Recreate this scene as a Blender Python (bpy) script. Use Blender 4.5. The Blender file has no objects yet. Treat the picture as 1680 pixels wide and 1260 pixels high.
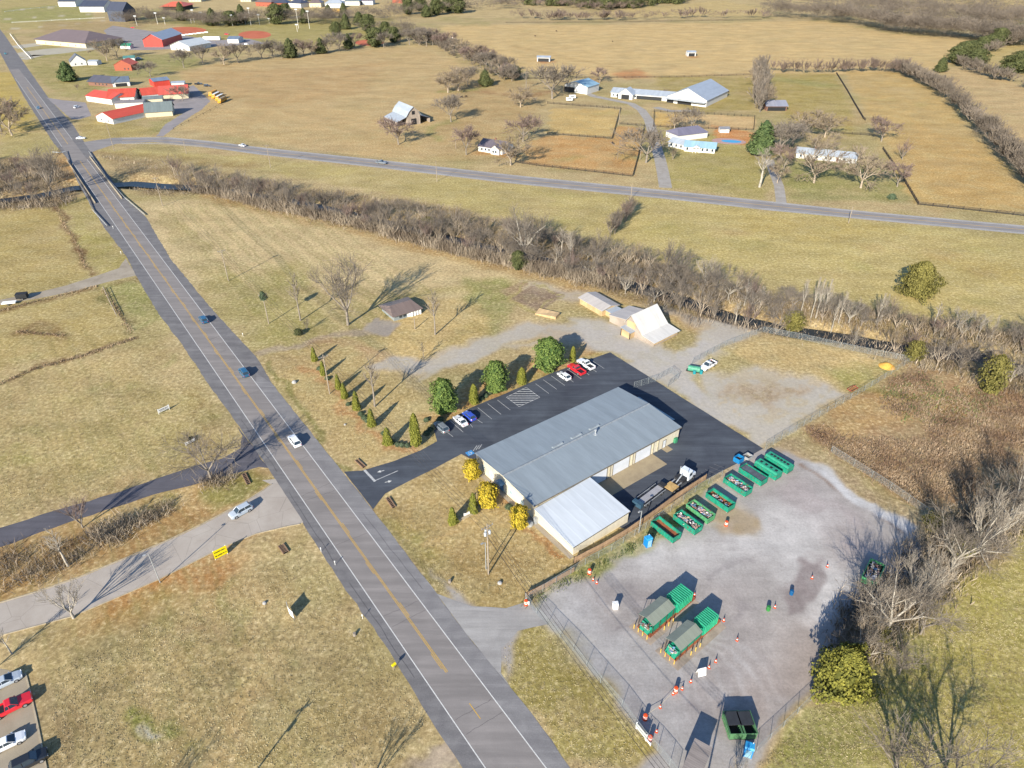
import bpy, bmesh, math, random
import numpy as np
from mathutils import Vector, Matrix
R=math.radians
random.seed(11); rng=np.random.default_rng(5)
sc=bpy.context.scene; COL=sc.collection
# ------------------------------------------------ camera geometry (survey of the place: image point -> ground point)
F=1130.; CH=100.; PIT=math.atan(745/F)
fwd=np.array([0,math.cos(PIT),-math.sin(PIT)]); upv=np.array([0,math.sin(PIT),math.cos(PIT)])
def Gn(x,y,z=0.):
    x=np.asarray(x,float); y=np.asarray(y,float)
    dx=x-840; dy=fwd[1]*F+upv[1]*(630-y); dz=fwd[2]*F+upv[2]*(630-y)
    t=(z-CH)/dz; return np.stack([dx*t,dy*t],-1)
def G(x,y,z=0.):
    q=Gn(x,y,z); return Vector((float(q[0]),float(q[1]),0))
def HT(bx,by,ty):
    g=G(bx,by); lo,hi=0.,60.
    for _ in range(40):
        m=(lo+hi)/2; v=np.array([g.x,g.y,m-CH]); yy=630-F*(v@upv)/(v@fwd)
        if yy>ty: lo=m
        else: hi=m
    return lo
def seg(a,b,z=0.):
    A=G(*a,z); B=G(*b,z); d=B-A
    return (A+B)/2, d.length, math.atan2(d.y,d.x)
SAZ,SEL=R(24.5),R(24.5)
# ------------------------------------------------ colour
K=1.32
def lin(c):
    c=c/255.; return c/12.92 if c<=.04045 else ((c+.055)/1.055)**2.4
def S(r,g,b): return (lin(r)/K,lin(g)/K,lin(b)/K)
def nz(nt,scale,detail=3,rough=.55,vec=None,dist=0):
    n=nt.nodes.new('ShaderNodeTexNoise'); n.inputs['Scale'].default_value=scale; n.inputs['Detail'].default_value=detail
    n.inputs['Roughness'].default_value=rough; n.inputs['Distortion'].default_value=dist
    if vec is not None: nt.links.new(vec,n.inputs['Vector'])
    return n.outputs['Fac']
def mr(nt,s,a,b,c,d):
    m=nt.nodes.new('ShaderNodeMapRange'); nt.links.new(s,m.inputs[0])
    for i,v in enumerate((a,b,c,d)): m.inputs[1+i].default_value=v
    return m.outputs[0]
def mth(nt,op,a,b=0.):
    m=nt.nodes.new('ShaderNodeMath'); m.operation=op
    for i,v in enumerate((a,b)):
        if hasattr(v,'links'): nt.links.new(v,m.inputs[i])
        else: m.inputs[i].default_value=v
    return m.outputs[0]
def mixc(nt,f,a,b,mode='MIX'):
    m=nt.nodes.new('ShaderNodeMix'); m.data_type='RGBA'; m.blend_type=mode
    for i,v in ((0,f),(6,a),(7,b)):
        if hasattr(v,'links'): nt.links.new(v,m.inputs[i])
        elif i==0: m.inputs[0].default_value=v
        else: m.inputs[i].default_value=(*v,1)
    return m.outputs[2]
def coord(nt,kind='Object'): return nt.nodes.new('ShaderNodeTexCoord').outputs[kind]
def geo(nt): return nt.nodes.new('ShaderNodeNewGeometry').outputs['Position']
def vscale(nt,v,s,rot=0):
    m=nt.nodes.new('ShaderNodeMapping'); nt.links.new(v,m.inputs[0]); m.inputs['Scale'].default_value=s; m.inputs['Rotation'].default_value=(0,0,rot); return m.outputs[0]
MATS={}
def mat(name,c,rough=.8,var=.15,scale=1.5,metal=0,c2=None,bump=0,spec=.3,coat=0,world=False):
    if name in MATS: return MATS[name]
    m=bpy.data.materials.new(name); m.use_nodes=True; nt=m.node_tree; b=nt.nodes['Principled BSDF']
    v=geo(nt) if world else coord(nt)
    n=nz(nt,scale,4,.6,v)
    if c2 is None: c2=tuple(x*(1-2*var) for x in c); c1=tuple(min(x*(1+var),.95) for x in c)
    else: c1=c
    col=mixc(nt,mr(nt,n,.3,.7,0,1),c2,c1); nt.links.new(col,b.inputs['Base Color'])
    b.inputs['Roughness'].default_value=rough; b.inputs['Metallic'].default_value=metal
    b.inputs['Specular IOR Level'].default_value=spec; b.inputs['Coat Weight'].default_value=coat
    if bump:
        bp=nt.nodes.new('ShaderNodeBump'); bp.inputs['Strength'].default_value=bump; bp.inputs['Distance'].default_value=.05
        nt.links.new(nz(nt,scale*6,3,.6,v),bp.inputs['Height']); nt.links.new(bp.outputs[0],b.inputs['Normal'])
    MATS[name]=m; return m
# ------------------------------------------------ objects
def tag(o,label=None,cat=None,group=None,kind=None):
    if label: o['label']=label
    if cat: o['category']=cat
    if group: o['group']=group
    if kind: o['kind']=kind
    return o
def link(o,parent=None):
    COL.objects.link(o)
    if parent: o.parent=parent
    return o
def thing(name,label,cat,loc=(0,0,0),rz=0,group=None,scale=1):
    o=bpy.data.objects.new(name,None); link(o); o.location=loc; o.rotation_euler=(0,0,rz); o.scale=(scale,)*3; o.empty_display_size=.3
    return tag(o,label,cat,group)
def cptree(o,parent=None):
    c=o.copy(); link(c,parent)
    for ch in o.children: cptree(ch,c)
    return c
def at(o,loc,rz=0,label=None,group=None,scale=None):
    o.location=loc; o.rotation_euler=(0,0,rz)
    if label: o['label']=label
    if group: o['group']=group
    if scale: o.scale=scale if hasattr(scale,'__len__') else (scale,)*3
    return o
class MB:
    def __init__(s): s.v=[]; s.f=[]; s.m=[]; s.mi=0; s.M=None
    def add(s,vs,fs):
        n=len(s.v); 
        if s.M is not None: vs=[s.M@Vector(v) for v in vs]
        s.v+=[tuple(v) for v in vs]; s.f+=[tuple(i+n for i in f) for f in fs]; s.m+=[s.mi]*len(fs); return s
    def box(s,x0,x1,y0,y1,z0,z1):
        return s.add([(x0,y0,z0),(x1,y0,z0),(x1,y1,z0),(x0,y1,z0),(x0,y0,z1),(x1,y0,z1),(x1,y1,z1),(x0,y1,z1)],
          [(0,3,2,1),(4,5,6,7),(0,1,5,4),(1,2,6,5),(2,3,7,6),(3,0,4,7)])
    def frus(s,x0,x1,y0,y1,z0,X0,X1,Y0,Y1,z1):
        return s.add([(x0,y0,z0),(x1,y0,z0),(x1,y1,z0),(x0,y1,z0),(X0,Y0,z1),(X1,Y0,z1),(X1,Y1,z1),(X0,Y1,z1)],
          [(0,3,2,1),(4,5,6,7),(0,1,5,4),(1,2,6,5),(2,3,7,6),(3,0,4,7)])
    def prism(s,poly,z0,z1):
        n=len(poly); return s.add([(p[0],p[1],z0) for p in poly]+[(p[0],p[1],z1) for p in poly],
          [tuple(range(n))[::-1],tuple(range(n,2*n))]+[(i,(i+1)%n,n+(i+1)%n,n+i) for i in range(n)])
    def ext(s,prof,a0,a1,axis='y'):   # profile (x,z) extruded along y, or (y,z) along x
        n=len(prof)
        P=(lambda p,a:(p[0],a,p[1])) if axis=='y' else (lambda p,a:(a,p[0],p[1]))
        return s.add([P(p,a0) for p in prof]+[P(p,a1) for p in prof],
          [tuple(range(n))[::-1],tuple(range(n,2*n))]+[(i,(i+1)%n,n+(i+1)%n,n+i) for i in range(n)])
    def tube(s,p0,p1,r0,r1=None,n=8,caps=True):
        r1=r0 if r1 is None else r1
        p0=Vector(p0); p1=Vector(p1); d=(p1-p0)
        if d.length<1e-6: return s
        d.normalize(); a=d.orthogonal().normalized(); b=d.cross(a)
        ring=lambda p,r:[p+(a*math.cos(2*math.pi*i/n)+b*math.sin(2*math.pi*i/n))*r for i in range(n)]
        fs=[(i,(i+1)%n,n+(i+1)%n,n+i) for i in range(n)]
        if caps: fs+=[tuple(range(n))[::-1],tuple(range(n,2*n))]
        return s.add(ring(p0,r0)+ring(p1,r1),fs)
    def path(s,pts,r,n=3):
        for a,b in zip(pts,pts[1:]): s.tube(a,b,r,r,n,False)
        return s
    def lathe(s,prof,n=14,c=(0,0)):
        vs=[]; fs=[]
        for r,z in prof: vs+=[(c[0]+r*math.cos(2*math.pi*i/n),c[1]+r*math.sin(2*math.pi*i/n),z) for i in range(n)]
        for k in range(len(prof)-1): fs+=[(k*n+i,k*n+(i+1)%n,(k+1)*n+(i+1)%n,(k+1)*n+i) for i in range(n)]
        fs+=[tuple(range(n))[::-1],tuple(range((len(prof)-1)*n,len(prof)*n))]
        return s.add(vs,fs)
    def build(s,name,mats,parent=None,smooth=False,bevel=0):
        me=bpy.data.meshes.new(name); me.from_pydata(s.v,[],s.f)
        for m in (mats if isinstance(mats,(list,tuple)) else [mats]): me.materials.append(m)
        me.polygons.foreach_set('material_index',s.m)
        if smooth: me.polygons.foreach_set('use_smooth',[True]*len(s.f))
        me.update(); o=bpy.data.objects.new(name,me); link(o,parent)
        if bevel:
            b=o.modifiers.new('b','BEVEL'); b.width=bevel; b.segments=2; b.limit_method='ANGLE'
        return o
def B(x0,x1,y0,y1,z0,z1): return MB().box(x0,x1,y0,y1,z0,z1)
# ------------------------------------------------ numpy helpers
def vnoise(P,scale,seed=0):
    q=P/scale+seed*17.3; i=np.floor(q).astype(np.int64); f=q-i; f=f*f*(3-2*f)
    def h(a,b):
        n=(a*374761393+b*668265263+seed*1442695041)&0x7fffffff; n=((n^(n>>13))*1274126177)&0x7fffffff
        return ((n^(n>>16))&0xffff)/65535.
    a=h(i[:,0],i[:,1]); b=h(i[:,0]+1,i[:,1]); c=h(i[:,0],i[:,1]+1); d=h(i[:,0]+1,i[:,1]+1)
    return (a*(1-f[:,0])+b*f[:,0])*(1-f[:,1])+(c*(1-f[:,0])+d*f[:,0])*f[:,1]
def segd(P,a,b):
    d=b-a; L=max(d@d,1e-9); t=np.clip(((P-a)@d)/L,0,1); return np.linalg.norm(P-a-t[:,None]*d,axis=1)
def sdpoly(P,Q):
    ins=np.zeros(len(P),bool); D=np.full(len(P),1e9)
    for i in range(len(Q)):
        a=Q[i]; b=Q[(i+1)%len(Q)]; D=np.minimum(D,segd(P,a,b))
        c=(a[1]>P[:,1])!=(b[1]>P[:,1])
        with np.errstate(divide='ignore',invalid='ignore'):
            x=(b[0]-a[0])*(P[:,1]-a[1])/(b[1]-a[1])+a[0]
        ins^=c&(P[:,0]<x)
    return np.where(ins,D,-D)
def sstep(x,a,b): t=np.clip((x-a)/(b-a),0,1); return t*t*(3-2*t)
# ------------------------------------------------ terrain: creek channel
CREEK_PX=[(-300,352),(-60,330),(0,324),(60,316),(120,303),(215,296),(262,300),(330,303),(450,320),(560,343),(660,368),(760,392),(860,414),(920,428),(965,441),(1015,456),(1100,480),(1200,515),(1290,536),(1345,543),(1430,556),(1520,570),(1600,576),(1640,590),(1700,605),(2000,660)]
CREEK=Gn([p[0] for p in CREEK_PX],[p[1] for p in CREEK_PX])
def creek_d(P):
    D=np.full(len(P),1e9)
    for a,b in zip(CREEK,CREEK[1:]): D=np.minimum(D,segd(P,a,b))
    return D
def terr(P):
    d=creek_d(P)+2.5*(vnoise(P,9,3)-.5)
    near=np.exp(-(((P-Gn(150,297))**2).sum(1))/(2*45**2))      # deeper and wider under the bridge
    dep=2.4+2.2*near; w=7+6*near
    return -dep*(1-sstep(d,2.2,w))
def tz(x,y): return float(terr(np.array([[x,y]]))[0])
# ================================================= GROUND
xs=np.unique(np.concatenate([np.linspace(-1500,-260,18),np.arange(-260,1945,3.),np.linspace(1945,3200,18)]))
ys=np.unique(np.concatenate([np.array([-108.,-104,-98,-90,-80,-70]),np.arange(-60,0,5.),np.arange(0,1300,2.6),np.linspace(1300,2050,22)]))
X,Y=np.meshgrid(xs,ys); P=Gn(X.ravel(),Y.ravel()); PXX=np.stack([X.ravel(),Y.ravel()],1)
Z=np.zeros(len(P)); m_=creek_d(P)<22; Z[m_]=terr(P[m_])
warp=np.stack([vnoise(P,7,1)-.5,vnoise(P,7,2)-.5],1)*5+np.stack([vnoise(P,2,4)-.5,vnoise(P,2,5)-.5],1)*1.6
PW=P+warp
C=np.zeros((len(P),3)); C[:]=S(184,165,122)
n1=vnoise(P,38,7)*.6+vnoise(P,13,8)*.4
def mixto(mask,a,col):
    C[mask]=C[mask]*(1-a[:,None])+np.array(col)*a[:,None]
mixto(np.ones(len(P),bool),sstep(n1,.42,.68)*.5,S(156,150,94))
mixto(np.ones(len(P),bool),sstep(vnoise(P,22,9),.6,.85)*.4,S(202,178,130))
def bb(Q,pad):
    lo=Q.min(0)-pad; hi=Q.max(0)+pad; return ((PW>lo)&(PW<hi)).all(1)
def paint(px,col,soft=2.,st=1.,mott=0,seed=30,ms=6,crisp=False):
    Q=Gn([p[0] for p in px],[p[1] for p in px]); m=bb(Q,soft+1)
    src=P if crisp else PW
    a=sstep(sdpoly(src[m],Q),-soft,soft)*st
    if mott: a=a*(1-mott*sstep(vnoise(P[m],ms,seed)*.6+vnoise(P[m],ms/3,seed+1)*.4,.45,.7))
    mixto(m,a,col)
def stroke(px,w,col,soft=1.,st=1.,mott=0,seed=40,ms=5,crisp=False):
    Q=Gn([p[0] for p in px],[p[1] for p in px]); m=bb(Q,w+soft+1); src=P if crisp else PW; D=np.full(m.sum(),1e9)
    if len(Q)==1: D=np.linalg.norm(src[m]-Q[0],axis=1)
    for a,b in zip(Q,Q[1:]): D=np.minimum(D,segd(src[m],a,b))
    a=(1-sstep(D,w/2-soft,w/2+soft))*st
    if mott: a=a*(1-mott*sstep(vnoise(P[m],ms,seed),.4,.7))
    mixto(m,a,col)
TAN=S(190,170,118); HAY=S(194,168,120); GOLD=S(208,180,126); OLIVE=S(170,160,100); GREEN=S(136,142,80); STRAW=S(206,184,136)
ORG=S(176,124,66); GRAV=S(166,160,152); LGRAV=S(184,180,174); DIRT=S(150,128,104); BRN=S(132,104,70); CLAY=S(192,134,88); CONC=S(176,168,152)
# far country
paint([(-1500,-100),(3200,-100),(3200,30),(1260,8),(1000,5),(840,30),(500,20),(-1500,10)],S(192,172,126),8)
paint([(720,42),(1000,40),(1350,34),(1450,54),(1560,64),(1640,76),(1590,97),(1540,112),(1500,120),(1250,126),(1000,130),(830,112),(760,92)],GOLD,4,1,.25,31,40)
paint([(940,22),(1100,10),(1180,0),(1260,14),(1250,26),(1000,30)],S(196,174,120),5)
paint([(1560,-5),(1690,-5),(1700,60),(1600,40)],S(196,174,124),8)
paint([(1590,62),(1700,55),(1700,130),(1600,100)],S(190,170,112),5,1,.3,33,25)
paint([(1545,118),(1600,110),(1700,150),(1700,300),(1640,220),(1570,160)],S(196,170,124),5,1,.25,34,20)
paint([(280,112),(480,95),(660,76),(745,97),(800,128),(850,150),(850,190),(800,240),(700,262),(600,258),(420,230),(300,214),(330,160)],HAY,4,1,.25,35,25)
paint([(300,120),(560,110),(640,100),(600,150),(420,180)],S(184,152,106),8,.6)
paint([(770,120),(960,140),(900,160),(840,260),(720,262),(700,180)],S(176,150,104),8,.7,.4,36,9)
stroke([(720,150),(760,150),(800,142)],6,GREEN,3,.8); stroke([(745,198),(700,210),(720,230)],5,GREEN,3,.6)
stroke([(790,150),(860,160),(900,150)],8,S(158,122,86),4,.8,.3)
stroke([(790,250),(840,255)],8,ORG,3,.7)
paint([(905,177),(1018,180),(1004,226),(898,219)],S(200,172,112),1.2)
paint([(898,221),(1004,228),(1016,207),(1058,209),(1040,288),(860,268),(865,235)],S(196,154,98),1.2,1,.25,37,12)
paint([(1073,184),(1238,192),(1236,214),(1072,206)],S(208,178,128),1)
paint([(1073,184),(1110,186),(1100,206),(1072,206)],S(206,170,92),2,.7)
stroke([(895,101)],18,CLAY,4,.9); stroke([(1135,93)],12,CLAY,4,.8); paint([(1000,122),(1045,112),(1070,126),(1030,130)],CLAY,5,.9)
stroke([(840,75),(900,88),(980,105),(1040,118)],7,S(166,140,96),4,.5)
stroke([(930,148),(960,142),(975,130)],9,CLAY,3,.4)
paint([(1060,215),(1240,220),(1255,330),(1085,305)],S(166,156,92),3,.9,.3,38,10); paint([(1280,255),(1470,275),(1500,330),(1290,330)],GREEN,4,.7,.35,39,9)
paint([(1075,125),(1240,125),(1240,180),(1140,185),(1090,165)],S(160,146,82),3,.8,.4,41,7)
paint([(1265,120),(1370,120),(1400,180),(1400,225),(1300,210),(1270,160)],S(166,150,84),3,.9,.3,42,12); stroke([(1280,130),(1355,140)],20,GREEN,8,.6)
paint([(1385,118),(1470,118),(1540,150),(1600,225),(1690,310),(1690,352),(1505,335),(1480,300),(1440,210),(1400,150)],S(194,166,108),3,1,.3,43,22)
paint([(1500,200),(1600,240),(1690,340),(1560,335),(1470,250)],S(194,160,100),6,.6)
paint([(1330,130),(1475,205)],GOLD) if 0 else None
paint([(1170,205),(1238,218),(1226,240),(1172,232)],S(206,140,84),1.5,.95); paint([(1300,180),(1440,196),(1410,208),(1310,200)],S(176,150,96),3,.6)
# left far fields and yards
paint([(-300,-10),(150,-10),(150,45),(-300,60)],S(168,158,98),4,.7); paint([(0,14),(150,6),(155,30),(0,38)],S(140,148,84),3,.6)
for q in ([(0,32),(50,29),(100,26),(170,22)],[(0,48),(60,45),(110,41),(185,32)],[(-40,20),(100,12)]): stroke(q,5,S(196,188,166),1.5,.85)
paint([(180,24),(300,10),(330,16),(260,20),(500,34),(300,42)],S(150,152,86),5,.6)
paint([(40,100),(130,75),(180,95),(200,130),(120,165),(60,130)],S(150,146,84),3,.7,.4,44,8); paint([(190,95),(320,85),(330,110),(230,130),(170,120)],S(128,138,72),3,.6,.3,45,8)
paint([(25,78),(90,66),(110,88),(55,98)],S(150,150,90),2,.5)
paint([(70,36),(170,34),(240,42),(210,62),(70,58)],S(170,146,108),4,.6)
paint([(300,32),(640,30),(700,60),(480,78),(300,72)],S(160,152,88),5,.8)
paint([(400,3),(700,3),(800,12),(640,30),(420,20)],S(196,174,124),5,.8,.3,46,20)
paint([(0,215),(105,222),(100,250),(0,262)],OLIVE,3,.7); paint([(-60,110),(20,120),(45,170),(60,215),(-60,215)],S(186,164,84),3,.8)
paint([(120,190),(260,210),(260,222),(140,228)],S(168,152,92),2,.8,.3,47,6); paint([(250,198),(300,192),(280,215),(250,220)],GREEN,2,.5)
# between road 2 and the creek
paint([(150,243),(420,256),(840,302),(1200,338),(1700,388),(1700,540),(1400,500),(1200,465),(1010,400),(700,330),(400,275),(180,252)],S(182,168,110),2.5,1,.35,48,16)
paint([(1030,335),(1300,352),(1690,405),(1690,520),(1500,508),(1250,450),(1010,395)],S(190,174,114),4,.9,.25,49,22)
paint([(1200,345),(1480,372),(1380,400),(1220,380)],S(186,164,96),6,.5,.3,50,14); paint([(1050,360),(1180,375),(1160,400),(1040,390)],S(170,160,96),8,.5)
stroke([(1560,430),(1660,450)],18,S(180,158,92),8,.5)
stroke([(150,250),(300,262),(420,272)],10,BRN,4,.5,.3)
# thicket floor
fl=[(160,252),(300,272),(450,300),(700,335),(860,372),(1010,408),(1200,470),(1400,508),(1700,548),(1700,655),(1500,600),(1350,562),(1250,548),(1150,536),(1050,494),(850,444),(660,397),(430,345),(340,318),(235,322)]
paint(fl,S(146,126,92),3,.9,.25,51,5); stroke([(340,320),(430,347),(660,400),(850,447),(1050,500),(1150,540)],6,S(176,146,98),2,.7,.3)
paint([(-300,250),(100,262),(118,300),(125,335),(90,345),(-300,365)],S(138,118,88),3,.9)
stroke([(108,250),(112,272),(122,290)],9,S(178,142,96),2,.9)
# left fields
paint([(-200,350),(60,338),(90,342),(130,420),(135,455),(90,470),(-200,520)],S(176,158,100),2,.9,.3,52,10)
paint([(100,330),(140,320),(220,450),(200,460),(140,440)],S(160,152,84),2,.7,.4,53,7)
paint([(0,500),(165,475),(190,530),(215,555),(120,585),(-200,640),(-200,520)],S(176,158,102),2,.9,.3,54,9)
stroke([(92,340),(108,372),(128,405),(140,440),(150,452)],2.2,S(120,92,62),1,.9,.3); stroke([(0,630),(60,605),(120,588),(200,562),(220,555)],2.4,S(122,96,66),1,.9,.3)
stroke([(25,545),(60,535),(105,552)],5,S(132,106,70),2,.7,.2); stroke([(170,475),(190,505),(215,545)],1.5,S(110,100,60),.8,.8)
stroke([(0,510),(60,495),(160,470),(230,460)],2.6,S(136,112,76),1,.8); paint([(160,465),(230,462),(270,520),(220,540),(190,500)],GREEN,2.5,.65,.4,55,5)
paint([(250,560),(330,650),(400,740),(330,770),(0,840),(-200,800),(-200,650),(150,590)],S(180,162,108),4,.6,.45,56,8)
paint([(100,650),(320,640),(330,740),(100,800)],S(150,144,82),6,.35,.5,57,6)
stroke([(305,640),(345,705)],1.2,S(140,118,74),.5,.5); stroke([(325,635),(360,700)],1.,S(140,118,74),.5,.5)
stroke([(0,893),(90,862),(160,840),(330,790)],5,S(176,142,88),2,.6)
# strips along the lower-left roads
paint([(-100,915),(100,868),(250,835),(400,770),(440,770),(445,800),(300,880),(150,950),(-100,1010)],S(166,132,84),2.5,.9,.3,58,5)
paint([(340,800),(400,770),(445,790),(400,815),(350,840)],S(124,132,62),2,.7,.3,59,4)
paint([(130,980),(260,930),(350,890),(430,880),(380,960),(260,1010),(160,1040)],S(176,126,72),4,.85,.35,60,3)
paint([(60,1050),(300,990),(480,880),(560,960),(700,1180),(650,1260),(560,1290),(0,1290),(100,1100)],S(156,138,88),5,.55,.5,61,4)
for i in range(26):
    x=random.uniform(80,680); y=random.uniform(920,1250)
    if y<1290-x*.25*0-(x*.55) and False: continue
    if x>440+(y-880)*.62: continue
    stroke([(x,y),(x+random.uniform(-25,25),y+random.uniform(-12,12))],random.uniform(1.5,5),random.choice([S(132,134,78),S(126,116,82),S(178,152,112),S(140,138,80)]),1.5,random.uniform(.35,.7),.6,200+i,2)
for i in range(60):
    x=random.uniform(0,390); y=random.uniform(590,830) if i<34 else random.uniform(350,560)
    if i>=34: x=random.uniform(250,800); y=random.uniform(370,640)
    stroke([(x,y),(x+random.uniform(-30,30),y+random.uniform(-10,10))],random.uniform(2,6),random.choice([S(150,144,88),S(200,178,130),S(178,152,108),S(146,146,84)]),2.2,random.uniform(.25,.55),.6,240+i,3)
for i in range(70):
    x=random.uniform(900,1680); y=random.uniform(340,520) if i<40 else random.uniform(150,320)
    if i<40 and y>350+(x-900)*.2+20: continue
    stroke([(x,y),(x+random.uniform(-40,40),y+random.uniform(-4,4))],random.uniform(4,10),random.choice([S(162,156,92),S(204,182,124),S(186,158,110),S(156,154,90)]),4,random.uniform(.25,.5),.6,300+i,6)
for i in range(40):
    x=random.uniform(300,840); y=random.uniform(80,260)
    if 0: continue
    stroke([(x,y),(x+random.uniform(-60,60),y+random.uniform(-5,5))],random.uniform(5,14),random.choice([S(176,150,108),S(208,184,138),S(172,156,104)]),6,random.uniform(.2,.4),.6,380+i,9)
paint([(440,900),(500,880),(560,960),(520,1000)],GREEN,3,.3,.4,62,3)
stroke([(400,930),(410,1010),(430,1080),(360,1260)],4,S(196,168,118),2,.5,.3); stroke([(392,940),(385,1000),(390,1040)],1.5,GREEN,1,.4)
paint([(60,1110),(110,1100),(130,1180),(90,1260),(70,1200)],S(140,118,88),2,.6,.3,63,2)
stroke([(235,1190),(290,1185)],3,S(120,134,54),1,.7); stroke([(250,1195),(275,1188)],1.0,S(196,190,176),.5,.8)
paint([(660,1262),(700,1215),(725,1210),(750,1262)],S(170,156,138),.8,.9); paint([(695,1235),(718,1208),(735,1225),(715,1258),(698,1252)],S(188,172,150),.4,1)
# middle block between road and creek
paint([(220,330),(330,330),(500,365),(700,420),(850,455),(780,490),(560,470),(380,430),(300,500),(240,400)],S(206,186,142),4,.85,.35,64,7)
paint([(320,440),(460,470),(520,560),(420,570),(350,500)],S(160,152,94),5,.5,.5,65,5)
_a=G(640,1040); _d=(G(0,80)-G(835,1235)).normalized(); _n=Vector((-_d.y,_d.x,0))
def wl(t0,t1,off,w,col,st,jit=0):
    A=_a+_d*t0+_n*off; B_=_a+_d*t1+_n*(off+jit); M=(A+B_)/2+_n*.3; Q=np.array([[A.x,A.y],[M.x,M.y],[B_.x,B_.y]]); m=((P>Q.min(0)-3)&(P<Q.max(0)+3)).all(1); D=np.minimum(segd(PW[m]*.3+P[m]*.7,Q[0],Q[1]),segd(PW[m]*.3+P[m]*.7,Q[1],Q[2])); mixto(m,(1-sstep(D,w/2-.3,w/2+.3))*st,col)
for k in range(26): wl(95+k*.5,255-k*1.2,-20-k*2.1,.9,S(140,136,80) if k%3 else S(206,184,136),.45)
for k in range(30): wl(-30+k*2,150,16+k*2.3,.8,S(150,142,88) if k%2 else S(200,178,126),.28,6)
for k in range(40): wl(-62,30-k*1.2,14+k*2.0,.7,S(144,132,84) if k%2 else S(190,168,116),.22,-3)
for k in range(9): stroke([(250+k*7,345+k*3),(330+k*14,470+k*6)],1.1,S(140,134,76),.6,.35)
paint([(440,440),(500,430),(520,500),(560,560),(430,590),(420,520)],S(152,148,80),5,.5,.4,66,5)
paint([(760,455),(830,460),(840,500),(800,560),(700,590),(760,520)],S(132,138,72),3,.8,.3,67,4); paint([(690,490),(790,500),(800,550),(740,600),(640,590),(640,540)],S(204,178,120),3,.8,.25,68,5)
stroke([(645,500),(680,480),(760,470)],5,OLIVE,3,.6)
paint([(420,580),(470,572),(530,562),(600,560),(640,590),(700,600),(690,640),(640,690),(520,620),(450,600)],S(184,158,106),3,.5,.4,69,5)
stroke([(415,582),(470,572),(520,555),(580,545),(640,542)],3.4,S(168,154,134),1,.85); stroke([(520,560),(590,565),(640,590)],5,S(168,136,108),2,.6,.3)
stroke([(614,535),(640,538)],6.5,S(164,154,142),.6,.95); stroke([(617,525),(614,540),(640,545)],3,S(158,148,138),.6,.9)
paint([(430,600),(500,592),(560,650),(640,740),(590,770),(520,700),(470,650)],S(190,166,114),2,.6,.35,70,4)
stroke([(500,600),(545,640),(575,680),(600,705),(640,733),(690,738)],2,S(186,136,92),.8,.6)
stroke([(640,590),(620,600),(700,632)],4,S(176,166,150),2,.4,.4)
# gravel track to the barns
trk=[(640,600),(700,600),(760,580),(800,565),(840,545),(880,535),(940,545),(1000,560)]
stroke(trk,8,S(186,178,167),2,.97,.12,71,4); stroke([(700,618),(760,592),(830,570),(880,560)],2.5,LGRAV,1,.5)
paint([(1001,575),(960,545),(900,530),(880,545),(960,575)],S(178,166,148),2,.7,.2)
paint([(960,560),(930,520),(1000,520),(1110,575),(1180,540),(1130,515),(1240,540),(1200,560),(1150,600),(1130,620),(1200,680),(1300,700),(1258,734),(1160,680),(1000,578)],S(190,183,174),2,1.,.18,72,5)
paint([(860,460),(960,478),(1120,510),(1240,545),(1180,560),(1110,520),(990,480),(930,500),(870,480)],S(182,174,162),2,.8,.3,73,4)
stroke([(890,455),(960,470),(1080,508),(1150,540)],3,S(186,158,108),1.5,.6)
paint([(838,490),(872,468),(926,483),(886,512)],S(142,122,106),.4,.95,.3,74,2,crisp=True); paint([(818,478),(860,461),(870,466),(832,486)],S(160,136,108),.4,.9,.3,75,2,crisp=True); stroke([(835,490),(872,466),(929,482),(886,514),(835,490)],.8,S(168,160,96),.4,.7)
stroke([(845,492),(885,512)],1,S(168,156,90),.5,.7)
paint([(730,660),(800,620),(880,585),(960,560),(985,580),(905,612),(830,645),(735,700),(700,690)],S(186,146,94),2,.85,.25,75,3)
stroke([(700,712),(760,675),(830,648),(905,615),(990,578)],1.6,S(170,150,84),.6,.6)
paint([(690,730),(720,700),(735,712),(700,738)],S(178,160,104),1,.7)
# fenced patch and weeds
paint([(1195,575),(1250,550),(1350,570),(1480,603),(1400,650),(1330,640),(1230,590)],S(202,178,124),2,.9,.3,76,4); paint([(1350,610),(1450,595),(1470,605),(1410,645)],S(140,146,74),3,.6,.4,77,3)
paint([(1150,610),(1250,600),(1400,650),(1320,690),(1258,734),(1150,665)],S(190,182,170),3,.95,.25,78,3)
paint([(1180,640),(1280,625),(1330,640),(1260,665)],S(158,132,92),3,.6,.5,79,2)
paint([(1310,705),(1400,660),(1490,600),(1700,650),(1700,800),(1560,850),(1520,845),(1440,790),(1360,745)],S(160,130,96),2,1,.3,80,4)
paint([(1330,690),(1440,640),(1500,690),(1400,720)],S(186,152,98),3,.8,.4,81,3); paint([(1480,640),(1600,650),(1560,700)],S(160,126,70),3,.6,.5,82,3)
paint([(1500,720),(1700,700),(1700,800),(1580,840)],S(128,104,80),4,.5,.4,83,3); stroke([(1440,640),(1500,650)],4,S(132,128,62),2,.6)
paint([(1250,742),(1310,720),(1365,748),(1440,800),(1520,850),(1500,890),(1400,830),(1320,760)],S(176,156,124),1.6,.9,.3,84,2)
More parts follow.
